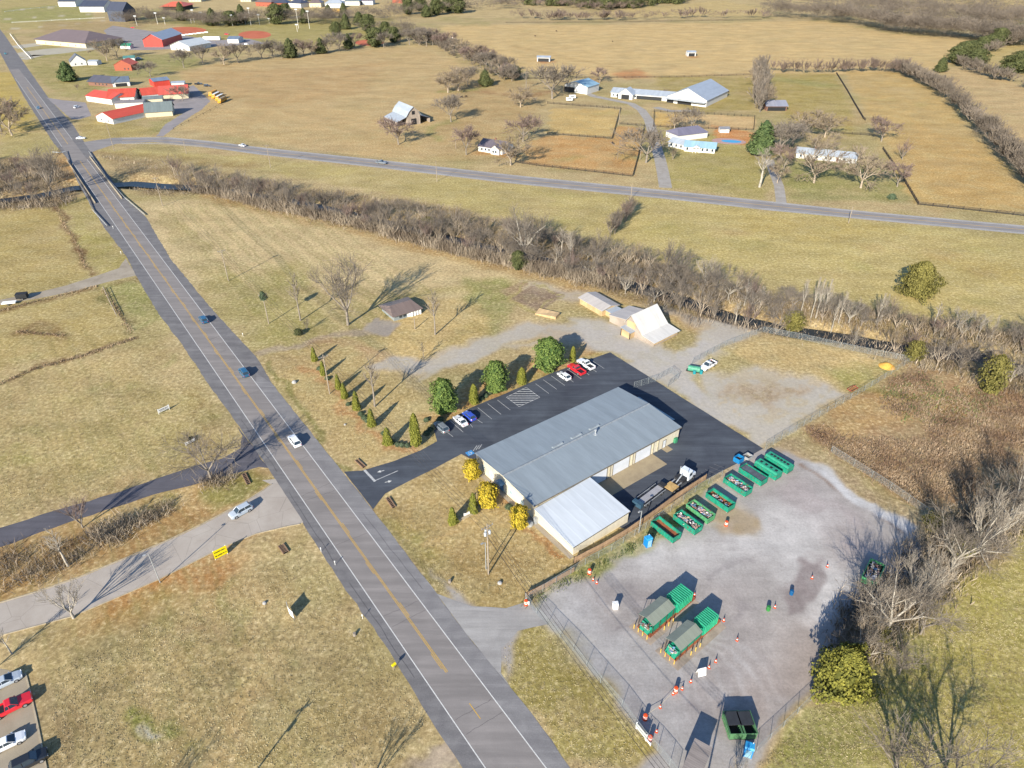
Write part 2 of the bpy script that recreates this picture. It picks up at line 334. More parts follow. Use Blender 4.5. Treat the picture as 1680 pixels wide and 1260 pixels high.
# lots, right block grass
paint([(614,838),(660,800),(720,770),(770,754),(860,850),(935,915),(965,930),(870,985),(830,998),(775,994),(720,975),(690,935)],S(182,158,104),1.2,.8,.45,85,4)
paint([(640,860),(700,860),(740,940),(700,940)],S(140,140,76),3,.6,.4,86,3); paint([(740,900),(860,900),(900,950),(800,990)],S(160,134,84),3,.5,.4,87,3)
stroke([(790,760),(830,810),(870,855),(925,915)],1.6,S(170,118,72),.6,.8); stroke([(760,865),(700,900)],2,S(196,160,108),1,.4)
stroke([(620,850),(690,950),(720,978)],2.4,S(128,124,72),1,.6); stroke([(440,600),(500,690),(560,770)],2,S(116,118,60),.8,.7)
paint([(880,1020),(825,1060),(830,1120),(900,1200),(940,1262),(1030,1262),(1065,1228),(1050,1180),(980,1100),(940,1045)],S(156,144,82),1.4,.95,.4,88,3)
paint([(875,985),(960,925),(1026,882),(1110,826),(1170,785),(1195,800),(1150,848),(1080,902),(1010,930),(960,952),(885,995)],S(124,136,66),1.2,.85,.35,89,2)
stroke([(1195,860)],7,S(168,152,110),2,.7,.3)
# lawn to the lower right
paint([(1700,870),(1600,950),(1540,1020),(1480,1080),(1360,1140),(1280,1210),(1230,1290),(1300,2040),(2400,2040),(1700,860)],S(158,154,84),3,1,.25,90,9)
paint([(1560,1000),(1700,900),(2000,1400),(1560,1400),(1520,1200)],S(174,160,92),8,.6,.4,91,7); paint([(1300,1200),(1420,1130),(1470,1200),(1380,1290),(1280,1290)],S(140,142,78),3,.7,.3,92,4)
stroke([(1345,1150),(1270,1215),(1240,1260)],2,S(188,164,116),.8,.8)
paint([(1370,1010),(1420,960),(1500,890),(1580,830),(1660,780),(1700,760),(1700,850),(1600,930),(1520,1010),(1420,1090),(1360,1100)],S(138,120,90),2.5,.9,.3,93,3)
stroke([(1440,1060),(1500,1080),(1520,1060)],3,GREEN,2,.5)
# packed gravel of the yard: its own surface cut from the same survey grid
YARD_PX=[(690,940),(717,974),(775,995),(830,998),(872,987),(962,947),(1002,928),(1040,909),(1078,897),(1112,866),(1152,834),(1192,798),(1216,757),(1252,737),(1312,738),(1360,775),(1440,830),(1500,868),(1510,900),(1470,980),(1400,1060),(1345,1115),(1300,1175),(1235,1262),(1180,1330),(960,1330),(1030,1262),(1072,1228),(1057,1185),(1027,1150),(980,1098),(945,1050),(888,1020),(850,1035),(822,1065),(822,1105),(838,1128),(765,1040)]
YQ=Gn([p[0] for p in YARD_PX],[p[1] for p in YARD_PX]); ym=bb(YQ,3); ysd=np.full(len(P),-9.); ysd[ym]=sdpoly((P+warp*.25)[ym],YQ)
paint(YARD_PX,S(171,164,158),1.2,1)
def yst(px,w,c,s,st,mo=.3,seed=100): stroke(px,w,c,s,st,mo,seed,4)
PALE=S(200,195,190); MAUVE=S(152,143,139); DUSK=S(146,138,136)
yst([(905,1000),(1000,1070),(1100,1170),(1130,1240)],7,S(184,180,174),3,.7)
yst([(940,1000),(1010,1060),(1090,1150),(1150,1220)],8,S(170,166,164),3,.5)
yst([(1076,920),(1150,912),(1230,896),(1300,868),(1330,840)],9,PALE,5,.85,.35,101); yst([(1313,840),(1300,880),(1320,930),(1362,960)],10,PALE,5,.8,.3,102)
yst([(1375,945),(1350,1000),(1290,1050),(1230,1110),(1190,1150)],5,PALE,2.2,.9,.2,103); yst([(1180,830),(1240,850),(1290,840)],7,S(188,182,176),4,.6,.3,104)
yst([(1240,775),(1300,800),(1370,850),(1400,900)],9,S(172,160,156),4,.7,.4,105); yst([(1230,1150),(1290,1100),(1340,1050)],11,S(162,148,138),4,.8,.45,106)
yst([(1000,960),(1060,985),(1010,1030)],6,MAUVE,3,.6,.4,107); yst([(1180,960),(1230,1000),(1200,1060),(1150,1090)],7,S(168,158,152),4,.6,.4,108); yst([(1090,1140),(1180,1170)],9,MAUVE,5,.5,.4,109)
yst([(1313,760),(1360,795),(1420,838),(1462,866)],1.0,S(132,108,90),.5,.8,.35,110); yst([(1170,950),(1200,930),(1240,935)],1.,DUSK,.6,.5,.6,111); yst([(1190,1030),(1230,1000)],1.2,DUSK,.6,.5,.6,112)
yst([(1015,1040),(1025,1030),(1035,1028)],.9,DUSK,.4,.8,0,113); yst([(1140,1150),(1168,1160)],1.,DUSK,.5,.8,.2,114); yst([(1078,1030),(1095,1045)],2,DUSK,1.6,.5,0,115); yst([(1035,960),(1045,975),(1060,990)],1.4,DUSK,.7,.5,.3,116)
paint([(1269,960),(1322,916),(1366,924),(1362,946),(1308,985),(1288,1003),(1266,982)],S(142,130,127),.7,.85,.2,131,3)
paint([(1318,752),(1345,755),(1420,812),(1490,858),(1472,870),(1420,842),(1370,800)],S(202,200,198),.9,.9,.3,132,2)
for k in range(14): yst([(960+k*14,960+k*3),(1060+k*14,1060+k*2),(1130+k*12,1150)],.7,S(150,142,140) if k%2 else S(196,192,190),.5,.3,.5,120+k)
yst([(1185,842),(1215,850),(1200,868)],5,S(160,140,96),2,.85,.3,130)
C*=np.where(((C.max(1)-C.min(1))/C.max(1)>.3)[:,None],np.array([[1.04,.99,.95]]),1.)
me=bpy.data.meshes.new('ground'); nv=len(P); nx,ny=len(xs),len(ys)
me.vertices.add(nv); co=np.zeros((nv,3)); co[:,:2]=P; co[:,2]=Z; me.vertices.foreach_set('co',co.ravel())
idx=np.arange(nv).reshape(ny,nx); q=np.stack([idx[1:,:-1],idx[1:,1:],idx[:-1,1:],idx[:-1,:-1]],-1).reshape(-1,4)
me.loops.add(q.size); me.loops.foreach_set('vertex_index',q.ravel()); me.polygons.add(len(q))
me.polygons.foreach_set('loop_start',np.arange(len(q))*4); me.polygons.foreach_set('loop_total',np.full(len(q),4)); me.polygons.foreach_set('use_smooth',np.ones(len(q),bool))
at_=me.color_attributes.new('soil','FLOAT_COLOR','POINT'); cc=np.ones((nv,4)); cc[:,:3]=np.clip(C,0,1); cc[:,3]=np.clip(((C.max(1)-C.min(1))/C.max(1)-.32)/.22,.3,1); at_.data.foreach_set('color',cc.ravel())
me.update(calc_edges=True)
def ground_mat():
    m=bpy.data.materials.new('grass_and_soil'); m.use_nodes=True; nt=m.node_tree; b=nt.nodes['Principled BSDF']
    a=nt.nodes.new('ShaderNodeAttribute'); a.attribute_name='soil'; g=geo(nt)
    big=nz(nt,.035,4,.6,g); mid=nz(nt,.16,6,.7,g); fine=nz(nt,1.1,6,.75,g); vf=nz(nt,5,4,.75,g)
    col=mixc(nt,mth(nt,'MULTIPLY',mr(nt,mid,.44,.64,0,.45),a.outputs['Alpha']),a.outputs['Color'],(.2,.178,.09))
    col=mixc(nt,mr(nt,big,.45,.7,0,.22),col,(.37,.29,.165))
    col=mixc(nt,mth(nt,'MULTIPLY',mr(nt,fine,.53,.66,0,.5),a.outputs['Alpha']),col,(.46,.375,.23)); col=mixc(nt,mth(nt,'MULTIPLY',mr(nt,nz(nt,.7,5,.75,vscale(nt,g,(1,1,1),1.1)),.53,.66,0,.5),a.outputs['Alpha']),col,(.21,.155,.09))
    st=nz(nt,.5,4,.7,vscale(nt,g,(.25,2.2,1),R(54)))
    v=mth(nt,'MULTIPLY',mr(nt,fine,.34,.66,.62,1.36),mr(nt,vf,.35,.65,.84,1.16)); v=mth(nt,'MULTIPLY',v,mr(nt,mid,.35,.65,.84,1.16)); v=mth(nt,'MULTIPLY',v,mr(nt,st,.35,.65,.96,1.04)); v=mth(nt,'MULTIPLY',v,mr(nt,nz(nt,.055,7,.72,vscale(nt,g,(.8,1.5,1),R(8))),.36,.64,.85,1.16)); v=mth(nt,'MULTIPLY',v,1.02)
    mm=nt.nodes.new('ShaderNodeVectorMath'); mm.operation='SCALE'; v=mth(nt,'ADD',1,mth(nt,'MULTIPLY',mth(nt,'SUBTRACT',v,1),a.outputs['Alpha'])); nt.links.new(col,mm.inputs[0]); nt.links.new(v,mm.inputs['Scale'])
    nt.links.new(mm.outputs[0],b.inputs['Base Color']); b.inputs['Roughness'].default_value=1; b.inputs['Specular IOR Level'].default_value=.05
    bp=nt.nodes.new('ShaderNodeBump'); bp.inputs['Strength'].default_value=.35; bp.inputs['Distance'].default_value=.08
    nt.links.new(mth(nt,'ADD',fine,mth(nt,'MULTIPLY',mid,1.5)),bp.inputs['Height']); nt.links.new(bp.outputs[0],b.inputs['Normal'])
    return m
MG=ground_mat(); me.materials.append(MG)
def gravel_mat():
    m=bpy.data.materials.new('packed_gravel'); m.use_nodes=True; nt=m.node_tree; b=nt.nodes['Principled BSDF']; a=nt.nodes.new('ShaderNodeAttribute'); a.attribute_name='soil'; g=geo(nt)
    v=mth(nt,'MULTIPLY',mr(nt,nz(nt,.25,6,.7,g),.35,.65,.88,1.12),mr(nt,nz(nt,2.2,6,.8,g),.35,.65,.86,1.14)); s=nz(nt,.5,4,.6,vscale(nt,g,(.12,1.3,1),-R(126))); v=mth(nt,'MULTIPLY',v,mr(nt,s,.35,.65,.95,1.05))
    mm=nt.nodes.new('ShaderNodeVectorMath'); mm.operation='SCALE'; nt.links.new(mixc(nt,mr(nt,nz(nt,.9,5,.8,g),.56,.7,0,.35),a.outputs['Color'],(.22,.18,.15)),mm.inputs[0]); nt.links.new(v,mm.inputs['Scale']); nt.links.new(mm.outputs[0],b.inputs['Base Color']); b.inputs['Roughness'].default_value=1; b.inputs['Specular IOR Level'].default_value=.1; MATS['packed_gravel']=m; return m
yf=q[(ysd[q]>0).all(1)]; uu,iv=np.unique(yf,return_inverse=True); iv=iv.reshape(-1,4); ye=bpy.data.meshes.new('gravel_yard'); yc=co[uu].copy(); yc[:,2]+=.008
ye.vertices.add(len(uu)); ye.vertices.foreach_set('co',yc.ravel()); ye.loops.add(iv.size); ye.loops.foreach_set('vertex_index',iv.ravel().astype(np.int32)); ye.polygons.add(len(iv)); ye.polygons.foreach_set('loop_start',np.arange(len(iv))*4); ye.polygons.foreach_set('loop_total',np.full(len(iv),4)); ya=ye.color_attributes.new('soil','FLOAT_COLOR','POINT'); ya.data.foreach_set('color',cc[uu].ravel()); ye.update(calc_edges=True); ye.materials.append(gravel_mat()); yo=bpy.data.objects.new('gravel_yard',ye); link(yo); tag(yo,kind='structure'); go=bpy.data.objects.new('ground',me); link(go); tag(go,kind='structure')
# ---------------- flat sheets
def surf(name,c,c2,sc_=.25,streak=None,rough=.9,fine=.12,crack=0):
    m=bpy.data.materials.new(name); m.use_nodes=True; nt=m.node_tree; b=nt.nodes['Principled BSDF']; g=geo(nt)
    col=mixc(nt,mr(nt,nz(nt,sc_,5,.65,g,.4),.33,.67,0,1),c2,c)
    if streak is not None:
        s=nz(nt,.5,4,.6,vscale(nt,g,(.09,1.1,1),-streak)); col=mixc(nt,mr(nt,s,.35,.65,0,.55),col,tuple(x*.72 for x in c2))
        s=nz(nt,.5,3,.6,vscale(nt,g,(.12,1.9,1),-streak+.1)); col=mixc(nt,mr(nt,s,.56,.72,0,.35),col,tuple(min(x*1.3,.8) for x in c))
    f=mr(nt,nz(nt,5,3,.8,g),.3,.7,1-fine,1+fine)
    if crack:
        vo=nt.nodes.new('ShaderNodeTexVoronoi'); vo.feature='DISTANCE_TO_EDGE'; vo.inputs['Scale'].default_value=crack; nt.links.new(mixc(nt,.08,g,nt.nodes.new('ShaderNodeTexNoise').outputs['Color']),vo.inputs['Vector'])
        f=mth(nt,'MULTIPLY',f,mr(nt,vo.outputs['Distance'],0,.012,.72,1))
    mm=nt.nodes.new('ShaderNodeVectorMath'); mm.operation='SCALE'; nt.links.new(col,mm.inputs[0]); nt.links.new(f,mm.inputs['Scale'])
    nt.links.new(mm.outputs[0],b.inputs['Base Color']); b.inputs['Roughness'].default_value=rough; b.inputs['Specular IOR Level'].default_value=.15
    MATS[name]=m; return m
def fillpoly(pts,z,name,m,kind='structure',jit=0,step=2.,thick=0):
    P_=[Vector((p[0],p[1],0)) for p in pts]
    if jit:
        out=[]
        for a,b in zip(P_,P_[1:]+P_[:1]):
            L=(b-a).length; n=max(1,int(L/step)); nn=Vector((-(b-a).y,(b-a).x,0)); nn=nn/max(nn.length,1e-6)
            for i in range(n): out.append(a.lerp(b,i/n)+(nn*random.uniform(-jit,jit) if i else Vector()))
        P_=out
    bm=bmesh.new(); vs=[bm.verts.new((p.x,p.y,z)) for p in P_]; es=[bm.edges.new((vs[i],vs[(i+1)%len(vs)])) for i in range(len(vs))]
    bmesh.ops.triangle_fill(bm,use_beauty=True,edges=es,normal=(0,0,1))
    for f in bm.faces:
        if f.normal.z<0: f.normal_flip()
    me=bpy.data.meshes.new(name); bm.to_mesh(me); bm.free(); me.materials.append(m); o=bpy.data.objects.new(name,me); link(o); tag(o,kind=kind); return o
def sheet(px,z,name,m,jit=.25,**k): return fillpoly([G(*p) for p in px],z,name,m,jit=jit,**k)
def ribbon(pts,w,z,name,m,w2=None):
    n=len(pts); L=[];Rr=[]
    for i,p in enumerate(pts):
        a=pts[max(i-1,0)]; b=pts[min(i+1,n-1)]; d=(b-a).normalized(); nn=Vector((-d.y,d.x,0)); ww=w if w2 is None else w+(w2-w)*i/(n-1)
        L.append(p+nn*ww/2); Rr.append(p-nn*ww/2)
    return fillpoly(L+Rr[::-1],z,name,m)
RD=(G(0,80)-G(835,1235)); RDIR=RD.normalized(); RN=Vector((-RDIR.y,RDIR.x,0))     # main road direction, normal to the LEFT-FAR side
RANG=math.atan2(RDIR.y,RDIR.x); R0=G(675,1018)
wl=[(G(*p)-R0).dot(RN) for p in ((150,315),(365,630),(585,945),(802,1260))]; wr=[(G(*p)-R0).dot(RN) for p in ((325,505),(420,630),(660,945),(840,1182))]
LW=sum(wl)/4; RW=sum(wr)/4
def rp(t,off): return R0+RDIR*t+RN*off
tpar=lambda p:(G(*p)-R0).dot(RDIR)
MSH=surf('worn_shoulder_asphalt',S(142,139,137),S(121,118,118),.3,RANG,fine=.16); MLN=surf('grey_lane_asphalt',S(158,151,146),S(143,137,133),.12,RANG,fine=.06)
MBR=surf('pale_bridge_road',S(146,140,136),S(126,122,120),.2,RANG,fine=.08)
MSR=surf('pale_shoulder_asphalt',S(156,153,151),S(134,131,131),.22,RANG,fine=.14)
MW=mat('road_paint_white',S(226,224,218),.7,.12,3,world=True); MY=mat('road_paint_yellow',S(224,178,74),.7,.12,3,world=True); MPK=mat('parking_paint',S(198,198,196),.7,.2,2,world=True)
left=[(-40,20),(-8,72),(40,160),(88,235),(112,262),(128,300),(140,322),(172,375),(207,420),(225,455),(260,515),(300,567),(342,630),(397,707),(435,760),(495,855),(552,945),(640,1070),(715,1195),(760,1262),(900,1500)]
right=[(1100,1500),(937,1262),(890,1195),(840,1131),(765,1040),(690,940),(610,835),(560,772),(492,687),(447,630),(420,585),(350,510),(280,425),(240,357),(205,325),(180,290),(150,248),(138,233),(120,205),(80,161),(30,90),(8,58),(-22,20)]
sheet(left+right,.012,'main_road',MSH,.15)
fillpoly([rp(-120,LW),rp(-120,RW),rp(700,RW),rp(700,LW)],.02,'main_road_lanes',MLN)
def line(t0,t1,off,w,m,name='road_line',z=.03): return fillpoly([rp(t0,off-w/2),rp(t1,off-w/2),rp(t1,off+w/2),rp(t0,off+w/2)],z,name,m)
# white edge lines break at the intersection
ti0=tpar((130,262)); ti1=tpar((99,241))
sheet([(420,612),(447,630),(492,687),(560,772),(610,835),(690,940),(765,1040),(840,1131),(890,1195),(937,1262),(1100,1500),(1040,1500),(880,1262),(838,1204),(700,1014),(600,880),(500,748),(420,645)],.017,'paved_shoulder',MSR,.12)
fillpoly([G(*p) for p in ((690,938),(717,974),(775,995),(830,998),(868,986),(900,1024),(850,1035),(822,1065),(822,1105),(838,1128),(765,1040))],.024,'yard_entrance_apron',surf('apron_asphalt',S(182,178,173),S(160,156,152),.18,R(20),fine=.1),jit=.12)
line(-120,ti0,LW,.16,MW); line(ti1,650,LW,.16,MW); line(-120,ti0-2,RW,.16,MW); line(ti1+14,650,RW,.16,MW)
MID=(LW+RW)/2
ty=tpar((735,1102))
line(ty,ti0-3,MID-.13,.11,MY); line(ty,ti0-3,MID+.13,.11,MY); line(ti1+4,600,MID,.2,MY)
for k in range(1,9): line(ty-12.2*k+2.5,ty-12.2*k+5.6,MID,.12,MY)
for k in range(24): line(ty+12.2*k+1,ty+12.2*k+4.5,MID-.4 if k%2 else MID+.38,.1,MY)
def crack(A,B_,w,name='road_crack'):
    pts=[A.lerp(B_,i/8)+Vector((random.uniform(-.12,.12),random.uniform(-.12,.12),0)) for i in range(9)]; return ribbon(pts,w,.028,name,MATS['tar_crack'])
mat('tar_crack',S(86,82,84),.8,.1,1,world=True); random.seed(41)
for k in range(22): t=random.uniform(-25,150); crack(rp(t,RW+.3),rp(t+random.uniform(-.8,.8),LW-.3 if random.random()<.5 else MID),.05)
for t,o in ((-10,LW+1.2),(20,LW+1.6),(52,LW+1.1),(5,RW-1.6)): crack(rp(t,o),rp(t+24,o+random.uniform(-.4,.4)),.06)
# second road
top2=[(137,233),(187,226),(275,225),(350,232),(420,241),(620,262),(840,287),(1100,313),(1260,330),(1420,347),(1690,371),(2100,410)]
bot2=[(2100,428),(1690,385),(1420,360),(1260,345),(1100,327),(840,301),(620,275),(420,253),(325,239),(250,233),(190,236),(160,246),(150,250)]
surf('pale_shoulder',S(186,182,178),S(166,162,158),.1,fine=.1); M2=surf('far_road_asphalt',S(166,160,156),S(148,143,140),.1,R(10),fine=.08)
sheet(top2+bot2,.022,'side_highway',M2,.1)
def mid2(f,n=40):
    out=[]
    a=[G(*p) for p in top2[2:]]; 
    b=[G(*p) for p in bot2[:-3][::-1]]
    def samp(L,t):
        d=[0]
        for p,q in zip(L,L[1:]): d.append(d[-1]+(q-p).length)
        s=t*d[-1]
        for i in range(len(L)-1):
            if s<=d[i+1]+1e-6: return L[i].lerp(L[i+1],(s-d[i])/(d[i+1]-d[i]))
        return L[-1]
    A=[G(*p) for p in [(200,226),(275,225),(350,232),(420,241),(620,262),(840,287),(1100,313),(1260,330),(1420,347),(1690,371),(2100,410)]]
    Bb=[G(*p) for p in [(200,236),(275,236.5),(350,243),(420,253),(620,275),(840,301),(1100,327),(1260,345),(1420,360),(1690,385),(2100,428)]]
    return [samp(A,i/n).lerp(samp(Bb,i/n),f) for i in range(n+1)]
ribbon(mid2(.5),.28,.034,'road_line',MY); ribbon(mid2(.14),.22,.034,'road_line',MW); ribbon(mid2(.86),.22,.034,'road_line',MW); ribbon(mid2(.04),1.0,.028,'road_shoulder',MATS['pale_shoulder']); ribbon(mid2(.96),1.0,.028,'road_shoulder',MATS['pale_shoulder'])
# tracks, drives
MGT=surf('track_gravel',S(180,168,150),S(156,144,126),.2,fine=.16)
sheet([(225,455),(215,445),(200,430),(206,424),(195,440),(160,452),(110,468),(60,480),(0,492),(-60,500),(-60,512),(0,500),(60,490),(120,478),(175,463),(223,452)][3:]+[(232,462)],.006,'gravel_track',MGT,.15)
MDK=surf('dark_drive_asphalt',S(112,110,116),S(96,94,100),.15,R(20),fine=.1)
sheet([(390,700),(402,716),(440,768),(425,766),(380,778),(330,792),(250,812),(190,832),(110,858),(0,898),(-80,925),(-80,880),(0,866),(110,832),(200,806),(260,784),(320,764),(365,752),(395,735),(398,715)],.016,'side_driveway',MDK,.2)
MCC=surf('concrete_drive',S(190,180,168),S(174,163,151),.2,fine=.05,crack=.22)
sheet([(430,788),(452,786),(498,857),(480,862),(420,875),(370,895),(310,925),(260,950),(210,972),(120,1010),(0,1042),(-80,1070),(-80,1005),(0,990),(60,972),(130,948),(210,915),(270,890),(330,862),(400,825),(432,805),(445,795)],.02,'concrete_road',MCC,.05)
MCB=mat('kerb_concrete',S(186,172,146),.9,.12,1,world=True)
def kerb(px,w=.22,h=.12,name='kerb'):
    pts=[G(*p) for p in px]; mb=MB()
    for a,b in zip(pts,pts[1:]):
        d=(b-a).normalized(); n=Vector((-d.y,d.x,0))*w/2; a2=a-d*.02; b2=b+d*.02
        mb.prism([a2-n,b2-n,b2+n,a2+n],-.05,h)
    return tag(mb.build(name,MCB),kind='structure')
kerb([(0,989),(60,971),(130,947),(210,914),(270,889),(330,861),(400,824),(432,804),(446,794)]); kerb([(0,1043),(120,1011),(210,973),(260,951),(310,926),(370,896),(420,876),(470,864),(492,860)])
MLT=surf('fresh_lot_asphalt',S(96,102,110),S(74,78,87),.1,R(37),fine=.1)
lot=[(564,774),(595,772),(645,757),(690,739),(717,724),(712,706),(732,692),(770,670),(831,645),(905,612),(1001,578),(1252,736),(1216,757),(1160,786),(1100,826),(1026,868),(960,850),(800,770),(782,756),(770,752),(757,745),(720,765),(670,790),(632,810),(612,836)]
sheet(lot,.03,'parking_lot',MLT,.05)
yard=[(690,940),(717,974),(775,995),(830,998),(872,987),(962,947),(1002,928),(1040,909),(1078,897),(1112,866),(1152,834),(1192,798),(1216,757),(1252,737),(1312,738),(1360,775),(1440,830),(1500,868),(1510,900),(1470,980),(1400,1060),(1345,1115),(1300,1175),(1235,1262),(1180,1330),(960,1330),(1030,1262),(1072,1228),(1057,1185),(1027,1150),(980,1098),(945,1050),(888,1020),(850,1035),(822,1065),(822,1105),(838,1128),(765,1040)]
MDG=surf('drive_gravel',S(180,174,166),S(160,152,142),.3,fine=.12)
ribbon([G(*p) for p in ((1092,308),(1088,285),(1083,262),(1075,235),(1070,215),(1064,196),(1052,180),(1035,170),(1010,165),(975,158),(955,150))],6,.012,'farm_drive',MDG)
ribbon([G(*p) for p in ((1282,333),(1278,305),(1268,280),(1262,262))],4.5,.012,'farm_drive',MDG); ribbon([G(*p) for p in ((1075,176),(1100,182),(1140,182))],6,.014,'farm_drive',MDG)
MLG=surf('church_lot_gravel',S(164,156,154),S(146,140,138),.1,fine=.1)
sheet([(76,160),(100,164),(140,168),(150,190),(130,196),(118,196)],.018,'church_lot',MLG,.3)
sheet([(268,224),(290,206),(330,180),(345,166),(318,140),(270,150),(215,160),(260,190),(300,186),(270,205),(256,224)],.01,'church_lot',MLG,.4)
sheet([(170,50),(185,42),(240,50),(300,58),(350,66),(410,64),(440,72),(360,76),(250,82),(210,82),(185,70)],.008,'ballfield_lot',MLG,.4)
MCY=surf('infield_clay',S(206,120,88),S(190,104,76),.08,fine=.06)
for cx,cy,wx,wy in ((305,50,34,6),(418,57,27,6.5),(606,70,24,5)):
    sheet([(cx+wx*math.cos(a/9*math.pi),cy+wy*math.sin(a/9*math.pi)) for a in range(18)],.01,'ballfield_infield',MCY,.3)
MPC=surf('pale_parking_lot',S(192,184,164),S(176,168,150),.1,fine=.08)
for q in ([(14,76),(62,70),(72,74),(30,80)],[(20,88),(75,80),(150,76),(165,80),(100,88),(35,94)],[(28,97),(55,90),(75,90),(45,98)]): sheet(q,.01,'school_drive',MPC,.2)
MLC=surf('concrete_apron',S(178,162,132),S(160,144,118),.5,fine=.08)
MLP=surf('church_parking_bay',S(172,160,140),S(160,148,128),.3,fine=.06)
sheet([(-60,1085),(42,1105),(45,1115),(60,1170),(75,1262),(90,1330),(-60,1330)],.012,'corner_parking',MLP,.03); kerb([(42,1105),(52,1145),(63,1195),(72,1240),(82,1290)])
# water
MWT=bpy.data.materials.new('creek_water'); MWT.use_nodes=True; b_=MWT.node_tree.nodes['Principled BSDF']; b_.inputs['Base Color'].default_value=(.014,.022,.028,1); b_.inputs['Roughness'].default_value=.35; b_.inputs['Specular IOR Level'].default_value=.22
nb=MWT.node_tree.nodes.new('ShaderNodeBump'); nb.inputs['Strength'].default_value=.15; MWT.node_tree.links.new(nz(MWT.node_tree,2,3,.5,geo(MWT.node_tree)),nb.inputs['Height']); MWT.node_tree.links.new(nb.outputs[0],b_.inputs['Normal'])
ribbon([Vector((float(c[0]),float(c[1]),0)) for c in CREEK],7.5,-1.6,'creek',MWT)
# ================================================= TREES
def barkmat(name,c,c2): return mat(name,c,.9,.2,1.2,c2=c2)
BK=barkmat('grey_bark',(.28,.24,.195),(.16,.135,.11)); BKP=barkmat('pale_bark',(.44,.40,.33),(.26,.23,.19)); BKB=barkmat('tan_bark',(.44,.37,.28),(.27,.21,.155))
TWG=mat('grey_twigs',(.205,.172,.138),.95,.25,.5); TWR=mat('reddish_twigs',(.22,.16,.135),.95,.25,.5); TWP=mat('pale_twigs',(.33,.285,.23),.95,.2,.5); TWT=mat('tan_twigs',(.26,.205,.145),.95,.25,.5)
def tubes_np(segs,n):
    A=np.array([s[0] for s in segs]); B_=np.array([s[1] for s in segs]); r0=np.array([s[2] for s in segs])[:,None]; r1=np.array([s[3] for s in segs])[:,None]
    d=B_-A; d/=np.linalg.norm(d,axis=1)[:,None]+1e-9; ref=np.where(np.abs(d[:,2:3])<.9,[[0,0,1.]],[[1.,0,0]]); a=np.cross(d,ref); a/=np.linalg.norm(a,axis=1)[:,None]+1e-9; b=np.cross(d,a)
    V=np.zeros((len(segs),2*n,3))
    for i in range(n):
        o=a*math.cos(2*math.pi*i/n)+b*math.sin(2*math.pi*i/n); V[:,i]=A+o*r0; V[:,n+i]=B_+o*r1
    base=(np.arange(len(segs))*2*n)[:,None]; Q=[]
    for i in range(n): Q.append(np.concatenate([base+i,base+(i+1)%n,base+n+(i+1)%n,base+n+i],1))
    return V.reshape(-1,3),np.stack(Q,1).reshape(-1,4)
def npmesh(name,parts,m,smooth=True,parent=None,attr=None,mesh_only=False):
    vs=[];fs=[];o=0
    for V,Q in parts: vs.append(V); fs.append(Q+o); o+=len(V)
    V=np.concatenate(vs); Q=np.concatenate(fs); me=bpy.data.meshes.new(name)
    me.vertices.add(len(V)); me.vertices.foreach_set('co',V.ravel()); me.loops.add(Q.size); me.loops.foreach_set('vertex_index',Q.ravel().astype(np.int32)); me.polygons.add(len(Q))
    me.polygons.foreach_set('loop_start',np.arange(len(Q))*4); me.polygons.foreach_set('loop_total',np.full(len(Q),4))
    if smooth: me.polygons.foreach_set('use_smooth',np.ones(len(Q),bool))
    if attr is not None:
        a=me.attributes.new('tone','FLOAT','POINT'); a.data.foreach_set('value',attr)
    me.update(calc_edges=True); me.materials.append(m)
    if mesh_only: return me
    ob=bpy.data.objects.new(name,me); link(ob,parent); return ob
def rv(): 
    v=np.array([random.gauss(0,1) for _ in range(3)]); return v/np.linalg.norm(v)
